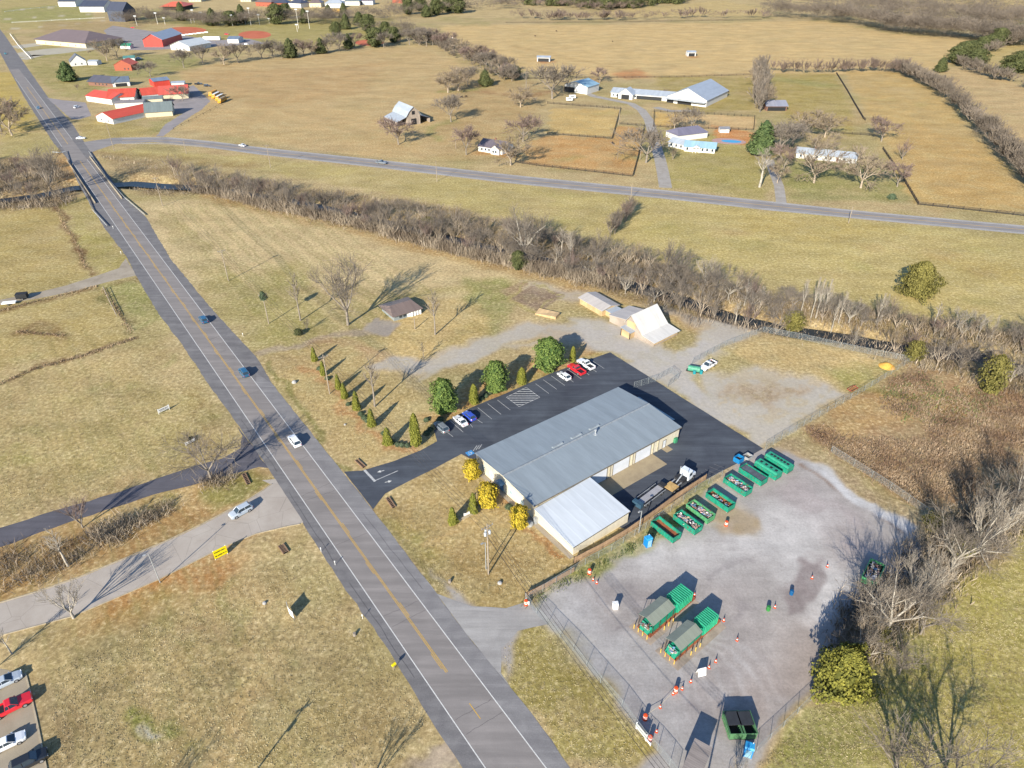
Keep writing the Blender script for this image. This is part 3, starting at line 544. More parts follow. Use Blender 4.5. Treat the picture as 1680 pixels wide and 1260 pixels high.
def skel(h,style='round',seed=0,dens=1.,heavy=False):
    random.seed(seed); big=[];twig=[]
    st=dict(round=dict(trunk=.18,n=5,spread=.75,up=.42,lv=4,taper=.62,kids=4),
            vase=dict(trunk=.14,n=6,spread=.5,up=.7,lv=4,taper=.66,kids=3),
            tall=dict(trunk=.34,n=4,spread=.4,up=.75,lv=4,taper=.6,kids=4),
            thicket=dict(trunk=.06,n=6,spread=.42,up=.8,lv=3,taper=.66,kids=4),
            sparse=dict(trunk=.3,n=4,spread=.55,up=.55,lv=3,taper=.62,kids=4))[style]
    def grow(p,d,L,r,lv):
        k=3; pts=[p]
        for i in range(k):
            d=d+rv()*.16+np.array([0,0,.10*st['up']]); d/=np.linalg.norm(d); q=pts[-1]+d*L/k; pts.append(q)
            ra=r*(1-.42*i/k); rb=r*(1-.42*(i+1)/k); (big if lv>=2 else twig).append((pts[-2],q,max(ra,.013),max(rb,.008)))
        if lv==0: return
        for c in range(int(st['kids']*(dens if lv<=2 else 1)+(2 if lv==1 else 0))):
            t=random.uniform(.3,1.); i=min(int(t*k),k-1); q=pts[i]+(pts[i+1]-pts[i])*(t*k-i)
            nd=d*random.uniform(.7,1.2)+rv()*st['spread']*1.15+np.array([0,0,.3*st['up']]); nd/=np.linalg.norm(nd)
            grow(q,nd,L*random.uniform(.5,.8),r*st['taper']*.75*random.uniform(.7,1),lv-1)
    r=(h*.017+.03)*(.68 if style in('thicket','vase') and not heavy else 1.); th=h*st['trunk']; p=np.zeros(3); d=np.array([random.uniform(-.08,.08),random.uniform(-.08,.08),1.])
    big.append((p-np.array([0,0,.4]),p+d*.3,r*1.35,r*1.05)); pts=[p+d*.3]
    for i in range(3): q=pts[-1]+(d+rv()*.05)*th/3; big.append((pts[-1],q,r*(1.05-.07*i),r*(1-.08*i))); pts.append(q)
    top=pts[-1]
    if style in('tall','sparse'):   # central leader
        pp=top; n=6
        for i in range(n):
            q=pp+np.array([random.gauss(0,.04),random.gauss(0,.04),1])*(h*.6)/n; ra=r*.8*(1-i/n); big.append((pp,q,max(ra,.03),max(r*.8*(1-(i+1)/n),.02)))
            for c in range(3):
                a=random.uniform(0,6.28); nd=np.array([math.cos(a)*st['spread']*1.4,math.sin(a)*st['spread']*1.4,.8]); nd/=np.linalg.norm(nd); grow(q,nd,h*.24*(1-.6*i/n),r*.4*(1-.5*i/n),st['lv']-2)
            pp=q
    else:
        for c in range(st['n']):
            a=2*math.pi*c/st['n']+random.uniform(-.4,.4); s_=st['spread']*random.uniform(.6,1.3); nd=np.array([math.cos(a)*s_,math.sin(a)*s_,1.]); nd/=np.linalg.norm(nd); grow(top,nd,h*random.uniform(.36,.46),r*random.uniform(.5,.66),st['lv']-1)
    zmax=max(s[1][2] for s in big+twig); f=h/zmax
    sc2=lambda L:[(a*f,b*f,x,y) for a,b,x,y in L]
    return sc2(big),sc2(twig)
BARE={}; TW={}
def bareproto(key,h,style,seed,bk,tw,dens=1.,twr=1.):
    b,t=skel(h,style,seed,dens,key.endswith('p')); TW[key]=len(t); t=[(a,c,x*twr,y*twr) for a,c,x,y in t]
    BARE[key]=(npmesh('trunk',[tubes_np(b,5)],bk,mesh_only=True),npmesh('crown',[tubes_np(t,3)],tw,mesh_only=True),h)
for i in range(3): bareproto('round%d'%i,10,'round',20+i,BK,TWG,1.25,1.5)
bareproto('roundp',10,'round',31,BKP,TWG,1.5,1.3)
for i in range(3): bareproto('vase%d'%i,10,'vase',40+i,BKB,[TWG,TWT,TWG][i],1.3,1.35)
bareproto('vasep',10,'vase',45,BKP,TWP,1.4,1.2)
for i in range(3): bareproto('thick%d'%i,8,'thicket',50+i,[BK,BKB,BK][i],[TWG,TWT,TWR][i],1.45,1.3)
for i,(tw_,bk_) in enumerate(((TWG,BK),(TWT,BKB),(TWR,BK))): bareproto('far%d'%i,10,'round',80+i,bk_,tw_,1.45,3.4)
for i in range(2): bareproto('belt%d'%i,10,'thicket',90+i,BK,TWG,1.1,5)
bareproto('tallp',12,'tall',61,BKP,TWP,1.,1.1); bareproto('tall',12,'tall',62,BK,TWG,1.2,1.4); bareproto('sparse',10,'sparse',63,BK,TWG,1.2,1.3); bareproto('sparsep',10,'sparse',64,BKP,TWP,1.,1.2)
NT=[0]
def bare(key,loc,h,label=None,group=None,name='bare_tree',w=1.,cat='tree'):
    tr,cr,h0=BARE[key]; o=thing(name,label,cat,(loc.x,loc.y,loc.z),random.uniform(0,6.28),group); s=h/h0; o.scale=(s*w,s*w,s)
    for nm,me in (('trunk',tr),('crown',cr)): c=bpy.data.objects.new(nm,me); link(c,o)
    NT[0]+=1; return o
def leafmat(name,a,b,sat=.0):
    m=bpy.data.materials.new(name); m.use_nodes=True; nt=m.node_tree; bs=nt.nodes['Principled BSDF']; at_=nt.nodes.new('ShaderNodeAttribute'); at_.attribute_name='tone'
    nt.links.new(mixc(nt,at_.outputs['Fac'],a,b),bs.inputs['Base Color']); bs.inputs['Roughness'].default_value=.75; bs.inputs['Specular IOR Level'].default_value=.2; return m
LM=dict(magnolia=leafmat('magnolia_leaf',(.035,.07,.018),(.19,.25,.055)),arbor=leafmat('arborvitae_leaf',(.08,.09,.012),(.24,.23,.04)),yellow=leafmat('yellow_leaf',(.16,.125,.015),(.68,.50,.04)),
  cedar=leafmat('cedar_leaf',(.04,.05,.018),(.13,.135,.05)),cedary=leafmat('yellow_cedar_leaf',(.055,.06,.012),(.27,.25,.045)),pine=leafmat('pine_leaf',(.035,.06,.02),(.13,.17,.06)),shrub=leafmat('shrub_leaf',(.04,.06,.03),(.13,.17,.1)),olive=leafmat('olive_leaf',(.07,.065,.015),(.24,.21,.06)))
EV={}
def evproto(key,m,h,rad,shape,n,ls,seed,core=.8,lobes=0):
    rng=np.random.default_rng(seed); u=rng.random(n); th=rng.random(n)*2*np.pi
    def rr(t):
        if shape=='cone': return np.clip(1-t,0,1)**.62*np.clip(t*9,0,1)**.4
        if shape=='col': return np.clip(1-t**2.6,0,1)**.6*np.clip(t*10,.3,1)
        if shape=='mound': return np.sqrt(np.clip(1-t**2.2,0,1))
        return np.sqrt(np.clip(1-(2*t-1)**2,0,1))**.8
    t=u if shape in('col','cone') else np.clip(u*.97+.03,0,1); 
    if shape=='cone': t=1-np.sqrt(1-u*.98)
    lob=1+.12*np.sin(3*th+5*t)+.10*np.sin(7*th-9*t)+.07*np.sin(13*th+21*t)
    if lobes: lob*=1+lobes*(vnoise(np.stack([th*2.2,t*8],1),1,seed)-.5)
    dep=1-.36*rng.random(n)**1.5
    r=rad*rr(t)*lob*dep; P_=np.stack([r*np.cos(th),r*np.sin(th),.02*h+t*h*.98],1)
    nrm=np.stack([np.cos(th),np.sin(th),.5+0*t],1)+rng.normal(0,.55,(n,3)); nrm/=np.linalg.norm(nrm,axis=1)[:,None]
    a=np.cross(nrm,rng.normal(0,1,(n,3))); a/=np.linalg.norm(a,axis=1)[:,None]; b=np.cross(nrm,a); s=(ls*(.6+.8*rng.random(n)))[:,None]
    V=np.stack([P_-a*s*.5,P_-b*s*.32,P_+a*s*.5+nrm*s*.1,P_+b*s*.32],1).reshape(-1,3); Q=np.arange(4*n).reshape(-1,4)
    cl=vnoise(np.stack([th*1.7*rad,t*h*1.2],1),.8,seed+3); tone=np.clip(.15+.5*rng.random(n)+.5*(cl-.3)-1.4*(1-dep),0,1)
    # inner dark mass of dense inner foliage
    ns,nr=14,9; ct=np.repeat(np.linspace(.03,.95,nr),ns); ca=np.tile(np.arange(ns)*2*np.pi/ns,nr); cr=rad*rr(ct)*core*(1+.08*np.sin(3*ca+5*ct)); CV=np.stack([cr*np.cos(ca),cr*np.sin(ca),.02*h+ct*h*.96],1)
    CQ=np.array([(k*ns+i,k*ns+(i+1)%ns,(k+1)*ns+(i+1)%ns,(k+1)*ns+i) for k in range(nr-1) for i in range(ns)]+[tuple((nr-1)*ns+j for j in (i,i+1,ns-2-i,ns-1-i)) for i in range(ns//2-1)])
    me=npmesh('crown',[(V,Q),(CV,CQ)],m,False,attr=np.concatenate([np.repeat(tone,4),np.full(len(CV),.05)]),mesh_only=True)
    tm=MB().tube((0,0,-.3),(0,0,h*.75),h*.02+.04,.03,6); tme=bpy.data.meshes.new('trunk'); tme.from_pydata(tm.v,[],tm.f); tme.materials.append(BK)
    EV[key]=(tme,me,h,rad)
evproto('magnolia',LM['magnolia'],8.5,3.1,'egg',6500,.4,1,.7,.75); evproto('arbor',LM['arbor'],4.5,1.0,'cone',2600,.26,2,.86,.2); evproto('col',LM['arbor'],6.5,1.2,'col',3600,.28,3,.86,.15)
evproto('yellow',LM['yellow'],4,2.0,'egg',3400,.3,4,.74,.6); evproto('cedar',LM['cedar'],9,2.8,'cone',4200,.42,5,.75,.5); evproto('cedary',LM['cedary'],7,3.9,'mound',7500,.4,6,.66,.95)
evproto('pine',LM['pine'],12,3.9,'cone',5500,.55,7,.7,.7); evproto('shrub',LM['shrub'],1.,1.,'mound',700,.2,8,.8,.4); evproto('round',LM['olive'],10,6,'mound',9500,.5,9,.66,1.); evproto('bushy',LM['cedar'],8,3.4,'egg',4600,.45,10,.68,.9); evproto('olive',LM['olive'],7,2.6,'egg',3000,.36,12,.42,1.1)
def ever(key,loc,h,label=None,group=None,name='evergreen_tree',rad=None,cat='tree'):
    tr,cr,h0,r0=EV[key]; s=h/h0; w=s if rad is None else rad/r0; o=thing(name,label,cat,(loc.x,loc.y,loc.z),random.uniform(0,6.28),group); o.scale=(w,w,s)
    for nm,me in (('trunk',tr),('crown',cr)): c=bpy.data.objects.new(nm,me); link(c,o)
    return o
def gz(x,y):
    g=G(x,y); g.z=tz(g.x,g.y); return g
def tb(key,bx,by,ty,label,w=1.,name='bare_tree',group=None): return bare(key,gz(bx,by),HT(bx,by,ty),label,group,name,w)
def te(key,bx,by,ty,label,rad=None,name='evergreen_tree',group=None,cat='tree'): return ever(key,gz(bx,by),HT(bx,by,ty),label,group,name,rad,cat)
random.seed(3)
# --- evergreens about the lot
te('magnolia',729,677,624,'rounded bright green broadleaf tree beside the dark grey parked car','' and 0 or 3.1,'broadleaf_evergreen')
te('magnolia',813.5,643,594,'rounded bright green broadleaf tree above the hatched parking bay',2.9,'broadleaf_evergreen')
te('magnolia',899,607,557,'largest rounded green broadleaf tree near the red parked pickup',3.9,'broadleaf_evergreen')
AV=[(516.5,593,567,'arborvitae at the upper end of the curved hedge row',.9),(531,616,590,'arborvitae hidden half behind the utility pole',.85),(555.7,639,612,'arborvitae just below the utility pole in the hedge row',.9),(565.7,654,626,'arborvitae fourth from the top of the curved hedge row',1),
 (585.7,673,639,'arborvitae left of the thin bare tree trunk in the hedge row',1.1),(610.7,700,668,'arborvitae standing apart second from the lower end of the curved row',1.1),(637,730,699,'arborvitae at the lower end of the curved hedge row among low shrubs',1.25)]
for x,y,t,l,r in AV: te('arbor',x,y,t,'green conical '+l,r,'arborvitae',group='arborvitae in the curved hedge row')
for x,y,t,l,r in ((683,733,678,'tallest yellow-green columnar arborvitae above the entrance drive',1.25),(777.7,664,630,'columnar arborvitae between the two lower round trees',1.15),(856,631,603,'columnar arborvitae between the two upper round trees',1.25),(939.3,595,568,'slim columnar arborvitae behind the parked pickups',.85)): te('col',x,y,t,l,r,'arborvitae')
for x,y,t,l,r in ((743,860,830,'green conical arborvitae at the lower left end of the low wall',1.05),(777,842,806,'green conical arborvitae beside the middle yellow bush',1.05)): te('arbor',x,y,t,l,r,'arborvitae')
for x,y,t,l,r in ((775,785,756,'bright yellow rounded bush at the front corner of the building by the lot',1.75),(801,832,794,'bright yellow rounded bush in the middle of the front wall',2.1),(852,866,831,'bright yellow rounded bush by the meters at the lower front corner',1.8)): te('yellow',x,y,t,l,r,'yellow_bush',cat='bush')
for i,(x,y,s) in enumerate(((592,680,.8),(598,686,.9),(602,691,.7),(630,712,.8),(645,727,.9),(653,730,.8),(660,731,.8),(669,732,.8),(700,712,.9),(706,706,.8),(790,655,.8),(797,650,.9),(803,646,.8),(722,690,1),(808,800,.9),(835,833,.9),(700,690,.8),(572,664,.7),(538,622,.8),(525,606,.9))):
    ever('shrub',G(x,y),s,'small dark green clipped shrub at the foot of the evergreens round the lot','low shrubs round the lot','low_shrub',s*1.0,'bush')
te('cedary',1378,1126,1068,'yellow-green dense cedar at the lower end of the creek-side hedge by the fence',4.1,'cedar_tree')
te('round',1503,484,430,'large rounded olive cedar alone in the green field',5.2,'cedar_tree')
te('pine',1248,254,193,'big dark green pine beside the pool house',7.5,'pine_tree')
te('pine',114,133,98,'dark blue-green conifer beside the highway and the small white house',7.5,'pine_tree')
te('cedar',796,141,112,'olive cedar at the edge of the hay field above the cottage',6.,'cedar_tree'); te('cedar',477,95,60,'tall cedar in the tree line behind the hay field',8,'cedar_tree'); te('bushy',616,77,45,'dark green rounded cedar by the red clay infield',9,'cedar_tree')
te('bushy',850,442,412,'yellow-green bushy evergreen on the near edge of the creek thicket',2.4,'evergreen_bush'); te('cedar',1542,118,92,'olive cedar alone on the field corner at upper right',6,'cedar_tree')
te('olive',1303,532,500,'olive leafy tree in the creek thicket above the fenced patch',3.,'leafy_tree'); te('olive',1497,592,560,'olive leafy evergreen in the creek thicket by the sand heap',2.2,'leafy_tree'); te('olive',1620,645,585,'large olive shrubby tree at the right end of the creek thicket',3.0,'leafy_tree'); te('olive',706,372,350,'olive-green bush inside the middle of the creek thicket',3.5,'leafy_tree')
te('olive',1438,1052,1030,'small yellow-green bush under the pale bare trees',1.5,'leafy_tree'); te('olive',1575,905,880,'yellow-green bush between the pale bare trees by the lawn',2.4,'leafy_tree'); te('olive',1530,868,845,'dark olive bush at the top of the creek-side hedge',2.,'leafy_tree')
te('bushy',490,550,540,'small dark green shrub beside the farm track',1.2,'shrub',cat='bush')
te('shrub',1463,326,318,'small round dark shrub on the lawn beside the side highway',2,'shrub',cat='bush')
for x,y in ((527,88),(572,80),(552,60),(568,48),(590,42),(604,52),(633,60),(647,70),(455,40),(500,38),(470,30),(380,42),(398,38),(350,42),(300,34),(540,30),(565,30),(700,28),(716,25),(735,20),(752,22),(670,24),(690,18)):
    ever('bushy' if random.random()<.5 else 'cedar',G(x,y),random.uniform(16,24) if y<60 else 15,'dark green cedar in the belts of trees round the ball fields','cedars round the ball fields','cedar_tree',random.uniform(7,10) if y<60 else 6)
for x,y in ((1568,104),(1580,98),(1590,92),(1610,84),(1622,80),(1635,76),(1650,72),(1665,68),(1655,118),(1668,120),(1600,108)): ever('bushy',G(x,y),random.uniform(12,18),'dark olive cedar along the hedgerow in the far upper right','cedars in the upper right hedgerow','cedar_tree',random.uniform(7,9))
# --- single bare trees
SB=[('round0',571,533,418,'largest spreading bare oak with forked trunk beside the old farmhouse',1.0),('sparse',493,526,445,'thin upright bare tree between the vine-covered pole and the big oak',.7),('thick0',504,543,520,'small twiggy bare sapling beside the farm track',.8),
 ('sparse',714,549,474,'thin pale bare conifer-like tree right of the old farmhouse',.8),('sparse',695,588,560,'short pruned bare tree throwing a thick shadow on the meadow',.9),('sparse',615,667,586,'slim bare tree behind the curved arborvitae row',.85),
 ('round1',347,787,702,'bare spreading tree at the roadside beside the dark side driveway',1.05),('sparse',385,786,760,'small crooked bare tree on the green verge by the driveway mouth',1.),('thick2',136,866,812,'reddish twiggy bare tree on the edge of the dark side driveway',1.3),
 ('sparsep',112,929,865,'pale bare tree with thin branches between the two lower-left roads',1.1),('vasep',121,1014,950,'pale bare tree leaning beside the concrete road at lower left',1.2),('sparsep',20,1073,1030,'small pale bare tree near the parked cars at the left edge',1.),
 ('roundp',862,428,338,'white-barked sycamore standing tall out of the creek thicket',1.),('tallp',935,430,365,'slim white-barked sycamore rising behind the thicket near the middle',.8),
 ('far2',654,237,190,'bare tree with thick trunk in front of the weathered barn',1.5),('far0',740,200,152,'bare tree in the cattle yard right of the weathered barn',1.3),('far1',735,152,112,'bare tree at left of the clump above the cattle yard',1.6),('far1',752,149,108,'bare tree in the middle of the clump above the cattle yard',1.5),('far0',768,142,106,'bare tree at right of the clump above the cattle yard',1.5),
 ('far2',765,254,200,'bare upright tree left of the white cottage',1.1),('far1',838,271,218,'bare tree leaning right of the white cottage',1.5),('far0',906,162,101,'large round bare tree beside the blue-grey shed',1.6),('far2',984,135,110,'small round bare tree on the fence line behind the stable',1.7),
 ('far1',854,176,138,'bare tree left of the largest round tree by the blue-grey shed',1.5),('sparse',863,146,110,'thin bare tree on the fence line left of the blue-grey shed',1.),('far2',858,232,185,'wide bare tree at the left corner of the upper paddock',1.6),
 ('far0',1060,267,205,'large bare tree beside the gravel farm drive left of the pool house',1.5),('thick1',1104,262,238,'low bare shrubby tree in front of the pool house',1.5),('far1',1106,213,178,'bare tree left of two in front of the sand arena',1.2),('far0',1133,213,172,'bare tree right of two in front of the sand arena',1.1),('thick2',1092,160,142,'small reddish bare tree against the stable roof',1.3),
 ('tallp',1246,307,238,'tall bare tree by the lawn corner beside the right farm drive',1.6),('far2',1286,280,232,'small bare tree at left end of the white ranch house',1.1),('far1',1335,300,236,'bare tree with pale fork directly in front of the white ranch house',1.5),('far1',1412,308,242,'bare tree with pale fork at the right end of the white ranch house',1.5),
 ('far2',1472,306,262,'bare tree on the fence line right of the white ranch house',1.4),('far0',1279,253,200,'bare tree behind the ranch house next to the pine',1.6),('far1',1317,222,178,'bare tree behind the open grey shelter',1.8),('far1',1353,225,180,'bare tree behind the white ranch house near the cross fence',1.7),('far2',1446,232,190,'reddish bare tree on the field fence beyond the ranch house',1.5),('far0',1300,240,196,'broad bare tree between the pine and the white ranch house',1.6),
 ('far1',1275,300,255,'bare tree on the lawn left of the right farm drive end',1.),('far1',1340,258,214,'bare tree rising behind the middle of the ranch house',1.5),('thick2',1480,262,225,'reddish bare tree beside the corner of the big right-hand field',1.5),
 ('round0',88,320,225,'large dark bare tree beside the bridge above the left bank',.9),('far1',20,222,160,'bare tree at the left edge beside the highway verge',1.5),('far2',2,216,165,'bare tree cut by the left edge above the creek',1.5),('far0',300,165,138,'bare tree behind the gambrel church hall beside the school buses',1.4),
 ('far1',176,100,62,'bare tree among the houses in front of the school',1.3),('far0',193,95,60,'bare tree right of the school drive',1.2),('thick2',128,148,135,'small brown bare tree by the church car park',1.4)]
for k,x,y,t,l,w in SB: tb(k,x,y,t,l,w)
for x,y,t in ((247,126,98),(302,111,78),(333,104,72),(368,106,70),(391,103,68),(448,94,62),(499,92,62),(539,87,60),(557,84,50),(582,77,52),(630,78,50),(672,74,45),(688,74,42),(700,76,44),(430,97,66),(462,96,70),(512,90,62)): tb(random.choice(['far0','far1','far2']),x,y,t,'bare tree in the line between the ball fields and the hay field',1.4,group='bare tree line behind the hay field')
for i in range(26):
    t=i/25; x=695+150*t+random.uniform(-6,6); y=66+62*t+random.uniform(-5,6)
    if random.random()<.2: ever('bushy',G(x,y),9,'dark cedar among bare trees in the diagonal hedgerow','cedars in the diagonal hedgerow','cedar_tree',5)
    else: bare(random.choice(['far0','far1','far2']),G(x,y),random.uniform(11,17),'bare tree in the diagonal hedgerow right of the hay field','bare trees in the diagonal hedgerow',w=1.2)
# --- big pale trees along the yard's right edge
for k,x,y,t,l,w in (('roundp',1452,1036,938,'pale wide-spreading bare tree above the yellow-green cedar',.95),('vasep',1490,1000,905,'pale bare tree rising behind the half-hidden dumpster',.85),('roundp',1560,938,840,'pale bare tree in the middle of the right-hand hedge',.9),('vasep',1600,905,800,'large pale bare tree leaning over the lawn edge',.95),
  ('roundp',1650,868,770,'pale bare tree at the right picture edge above the lawn',.95),('vase1',1418,1060,1010,'small pale bare tree just above the yellow-green cedar',1.3),('round0',1475,1105,1065,'fine-twigged grey shrub tree right of the yellow-green cedar',1.25),('vasep',1520,975,900,'slender pale bare tree with many stems at the hedge middle',.85),('round1',1510,1040,975,'grey bare tree spreading over the lawn beside the hedge',.95),
  ('vase2',1540,900,850,'low brown bare tree at the corner of the rear fence',1.3),('vase0',1590,860,790,'brown bare tree on the weedy bank by the rear fence',1.2),('thick0',1645,820,765,'dark twiggy tree at the edge of the weeds by the right edge',1.4),('roundp',1405,1085,1030,'small pale twiggy tree behind the yellow-green cedar',1.),('vasep',1430,1000,935,'pale bare tree overhanging the gravel next to the dumpster',.9)): tb(k,x,y,t,l,w)
for k,x,y,h,l,w in (('round0',1472,1318,13,'pale bare tree top showing at the lower right edge',1.15),('round2',1560,1330,14,'pale bare tree at the lower right edge, right of two',1.15),('vase1',594,1312,7.5,'thin bare tree at the bottom edge beside the highway',1.),('vase2',230,1345,7,'bare tree just below the bottom edge near the parked cars',1.),('vasep',1205,1285,5.5,'low twiggy bare tree behind the wooden shed',1.),('sparsep',-60,1140,7,'bare tree beside the parking bay beyond the left edge',1.)): bare(k,G(x,y),h,l,w=w)
random.seed(61)
for i in range(16):
    t=(i+.5)/16; x=1400+290*t+random.uniform(-10,10); y=1075-245*t+random.uniform(-16,10); bare(random.choice(['vasep','vasep','roundp','vase0']),G(x,y),random.uniform(5,8.5),'fine-twigged pale bare tree in the continuous line between the yard and the green lawn','fine-twigged trees between the yard and the lawn',w=.95)
# --- creek thicket
up_=[(170,268),(300,285),(430,310),(560,334),(700,362),(860,388),(1010,420),(1100,445),(1250,492),(1400,515),(1550,535),(1760,570)]
lo_=[(235,318),(340,318),(430,341),(560,367),(660,394),(760,420),(850,440),(960,462),(1060,493),(1150,530),(1250,540),(1350,558),(1500,592),(1600,622),(1760,670)]
def yat(L,x):
    for a,b in zip(L,L[1:]):
        if a[0]<=x<=b[0]: return a[1]+(b[1]-a[1])*(x-a[0])/(b[0]-a[0])
    return L[0][1] if x<L[0][0] else L[-1][1]
random.seed(8); cnt=0; used=[]
while cnt<272:
    x=random.uniform(285,1730); y=yat(up_,x)+(yat(lo_,x)-yat(up_,x))*random.random()
    g=G(x,y); c=float(creek_d(np.array([[g.x,g.y]]))[0])
    if c<(1.4 if 320<x<1000 else 3) or (c<6.5 and x>1300): continue
    if x>1300 and random.random()<.12: continue
    if any((g-u).length<2.6 for u in used): continue
    used.append(g); g.z=tz(g.x,g.y); r=random.random(); pale=x>900 and r<.22
    k=random.choice(['roundp','vasep','vasep','sparsep']) if pale else random.choice(['thick0','thick1','thick2','vase0','vase1','vase2','round0','round1','thick0','vase2'])
    h=random.uniform(6.5,11.5) if x<1250 else random.uniform(5,9.5)
    if pale: lab,gr='pale-barked bare tree in the thicket along the creek','pale-barked trees along the creek'
    else: lab,gr=('grey-brown bare tree in the creek thicket left of the two barns','bare thicket trees along the upper creek') if x<1000 else ('grey-brown bare tree in the creek thicket right of the two barns','bare thicket trees along the lower creek')
    bare(k,g,h,lab,gr,w=random.uniform(1.05,1.45),name='sycamore_tree' if pale else 'thicket_tree'); cnt+=1
for (x,y,t) in ((1312,520,455),(1330,522,452),(1338,522,455),(1350,518,455),(1365,538,478),(1375,530,476),(1437,532,478),(1445,526,480),(1400,566,535),(1540,560,530),(1600,560,520),(1625,556,515)): tb('tallp',x,y,t,'slim white-trunked bare tree rising above the lower creek thicket',.55,group='white-trunked trees above the creek thicket')
for x,y,t,l in ((1075,522,490,'bare tree with arched pale branches on the near thicket edge by the white barn'),(1400,562,535,'bare tree with low pale fork above the yard fence'),(1528,590,560,'bare pale tree with spreading limbs near the sand heap')): tb('roundp',x,y,t,l,1.3)
for i in range(46):
    x=random.uniform(-40,118); y=random.uniform(268,340)
    if y<262+x*.2: continue
    g=gz(x,y); c=float(creek_d(np.array([[g.x,g.y]]))[0])
    if c<7: continue
    bare(random.choice(['thick0','thick1','vase0','round1','thick2']),g,random.uniform(6,10),'grey-brown bare tree in the thicket left of the highway bridge','bare thicket trees left of the bridge',w=1.3,name='thicket_tree')
for i in range(16):
    t=random.random(); x=1038-44*t+random.uniform(-7,7); y=345+52*t; bare(random.choice(['thick0','thick2','vase0']),gz(x,y),random.uniform(7,9.5),'dense bare shrubby tree in the short ditch hedge below the side highway','bare trees in the short ditch hedge',w=1.2,name='thicket_tree')
for i in range(30):
    t=(i%15)/14; bare(random.choice(['belt0','belt1','far1']),G(1243+(5 if i>14 else -3)+4*math.sin(i)+2*t,122+62*t),random.uniform(14,18),'tall narrow bare tree in the row beyond the stable paddock','row of tall bare trees beyond the stable',w=.9)
# --- the far woods: one mass
def stuffmesh(name,items,lab=None,trunks=False):
    """many low-detail trees in one mesh"""
    vs=[];fs=[];ts=[];o=0;mi=[]
    mes={}
    for key,(x,y,z),s,w,ev in items:
        if (key,ev) not in mes:
            me=(EV if ev else BARE)[key][1]; V=np.zeros(len(me.vertices)*3); me.vertices.foreach_get('co',V); V=V.reshape(-1,3); Q=np.zeros(len(me.loops),np.int32); me.loops.foreach_get('vertex_index',Q); Q=Q.reshape(-1,4)
            if not ev:
                n=len(Q)//3; keep=np.sort(rng.permutation(n)[:max(380,n//6)]); sel=(keep[:,None]*3+np.arange(3)).ravel(); Q=Q[sel]
                used_,inv=np.unique(Q,return_inverse=True); V=V[used_]; Q=inv.reshape(-1,4)
            else:
                keep=np.arange(0,len(Q),5); Q=Q[keep]; used_,inv=np.unique(Q,return_inverse=True); V=V[used_]; Q=inv.reshape(-1,4)
            mes[(key,ev)]=(V,Q)
        V,Q=mes[(key,ev)]; a=random.uniform(0,6.28); c_,s_=math.cos(a),math.sin(a); W_=V*np.array([s*w,s*w,s]); W_=np.stack([W_[:,0]*c_-W_[:,1]*s_+x,W_[:,0]*s_+W_[:,1]*c_+y,W_[:,2]+z],1)
        vs.append(W_); fs.append(Q+o); o+=len(W_)
    return vs,fs
def wood(name,px_list,keys,hr,mat_,ev=False,w=1.5,lab=None):
    items=[]
    for x,y in px_list:
        g=G(x,y); k=random.choice(keys); h0=(EV if ev else BARE)[k][2]; items.append((k,(g.x,g.y,0),random.uniform(*hr)/h0,w,ev))
    vs,fs=stuffmesh(name,items); V=np.concatenate(vs); Q=np.concatenate(fs)
    o=npmesh(name,[(V,Q)],mat_,False,attr=rng.random(len(V))); tag(o,lab,'woodland',kind='stuff'); return o
def scat(L,n,dx,dy):
    out=[]
    for i in range(n):
        s=random.random()*(len(L)-1); k=min(int(s),len(L)-2); f=s-k; out.append((L[k][0]+(L[k+1][0]-L[k][0])*f+random.uniform(-dx,dx),L[k][1]+(L[k+1][1]-L[k][1])*f+random.uniform(-dy,dy)))
    return out
TWF=mat('far_twigs',(.19,.155,.12),.95,.25,.05,world=True); TWF2=mat('far_red_twigs',(.2,.15,.12),.95,.25,.05,world=True)
wood('far_woods',scat([(1255,24),(1380,35),(1440,47),(1500,56),(1560,60),(1620,68),(1690,74)],330,12,5)+scat([(1255,4),(1400,8),(1560,4),(1690,8)],170,20,8)+scat([(1400,20),(1560,32),(1690,42)],200,26,10),['far0','far1','far2'],(15,24),TWF,w=1.5,lab='grey-brown bare woodland beyond the big golden field at upper right')
wood('far_thicket',scat([(840,30),(930,33),(1000,33),(1100,31),(1260,29)],60,12,2)+scat([(845,8),(940,12),(1000,14),(1060,8)],60,20,4),['far2','belt0'],(8,14),TWF2,w=2,lab='reddish bare thicket along the far edge of the big golden field')
wood('far_evergreen_woods',scat([(850,2),(940,6),(1010,10),(1060,6),(1130,-2)],130,14,6),['cedar','bushy'],(16,24),LM['cedar'],True,1.3,'dark evergreen woodland at the top centre of the view')
wood('ballfield_tree_belt',scat([(200,40),(250,34),(310,38),(360,42),(430,36),(500,38),(560,34),(640,30)],230,10,5)+scat([(640,24),(700,18),(800,10),(850,8)],120,14,8)+scat([(580,50),(650,58),(690,60)],30,12,6),['far0','far1'],(10,18),TWF,w=1.6,lab='grey bare tree belt behind the ball fields at upper left')
wood('upper_right_hedgerow',scat([(1560,106),(1600,118),(1640,132),(1700,150)],30,6,3)+scat([(1570,100),(1640,80),(1690,66)],24,6,3),['belt0','belt1'],(7,12),TWF,w=1.8,lab='low bare hedgerow between the two fields at the far upper right')
wood('diagonal_hedge_brush',scat([(650,68),(700,72),(760,95),(820,128),(850,130)],46,8,5),['belt0','belt1'],(6,10),TWF,w=2,lab='bare brush under the diagonal hedgerow right of the hay field')
random.seed(21)
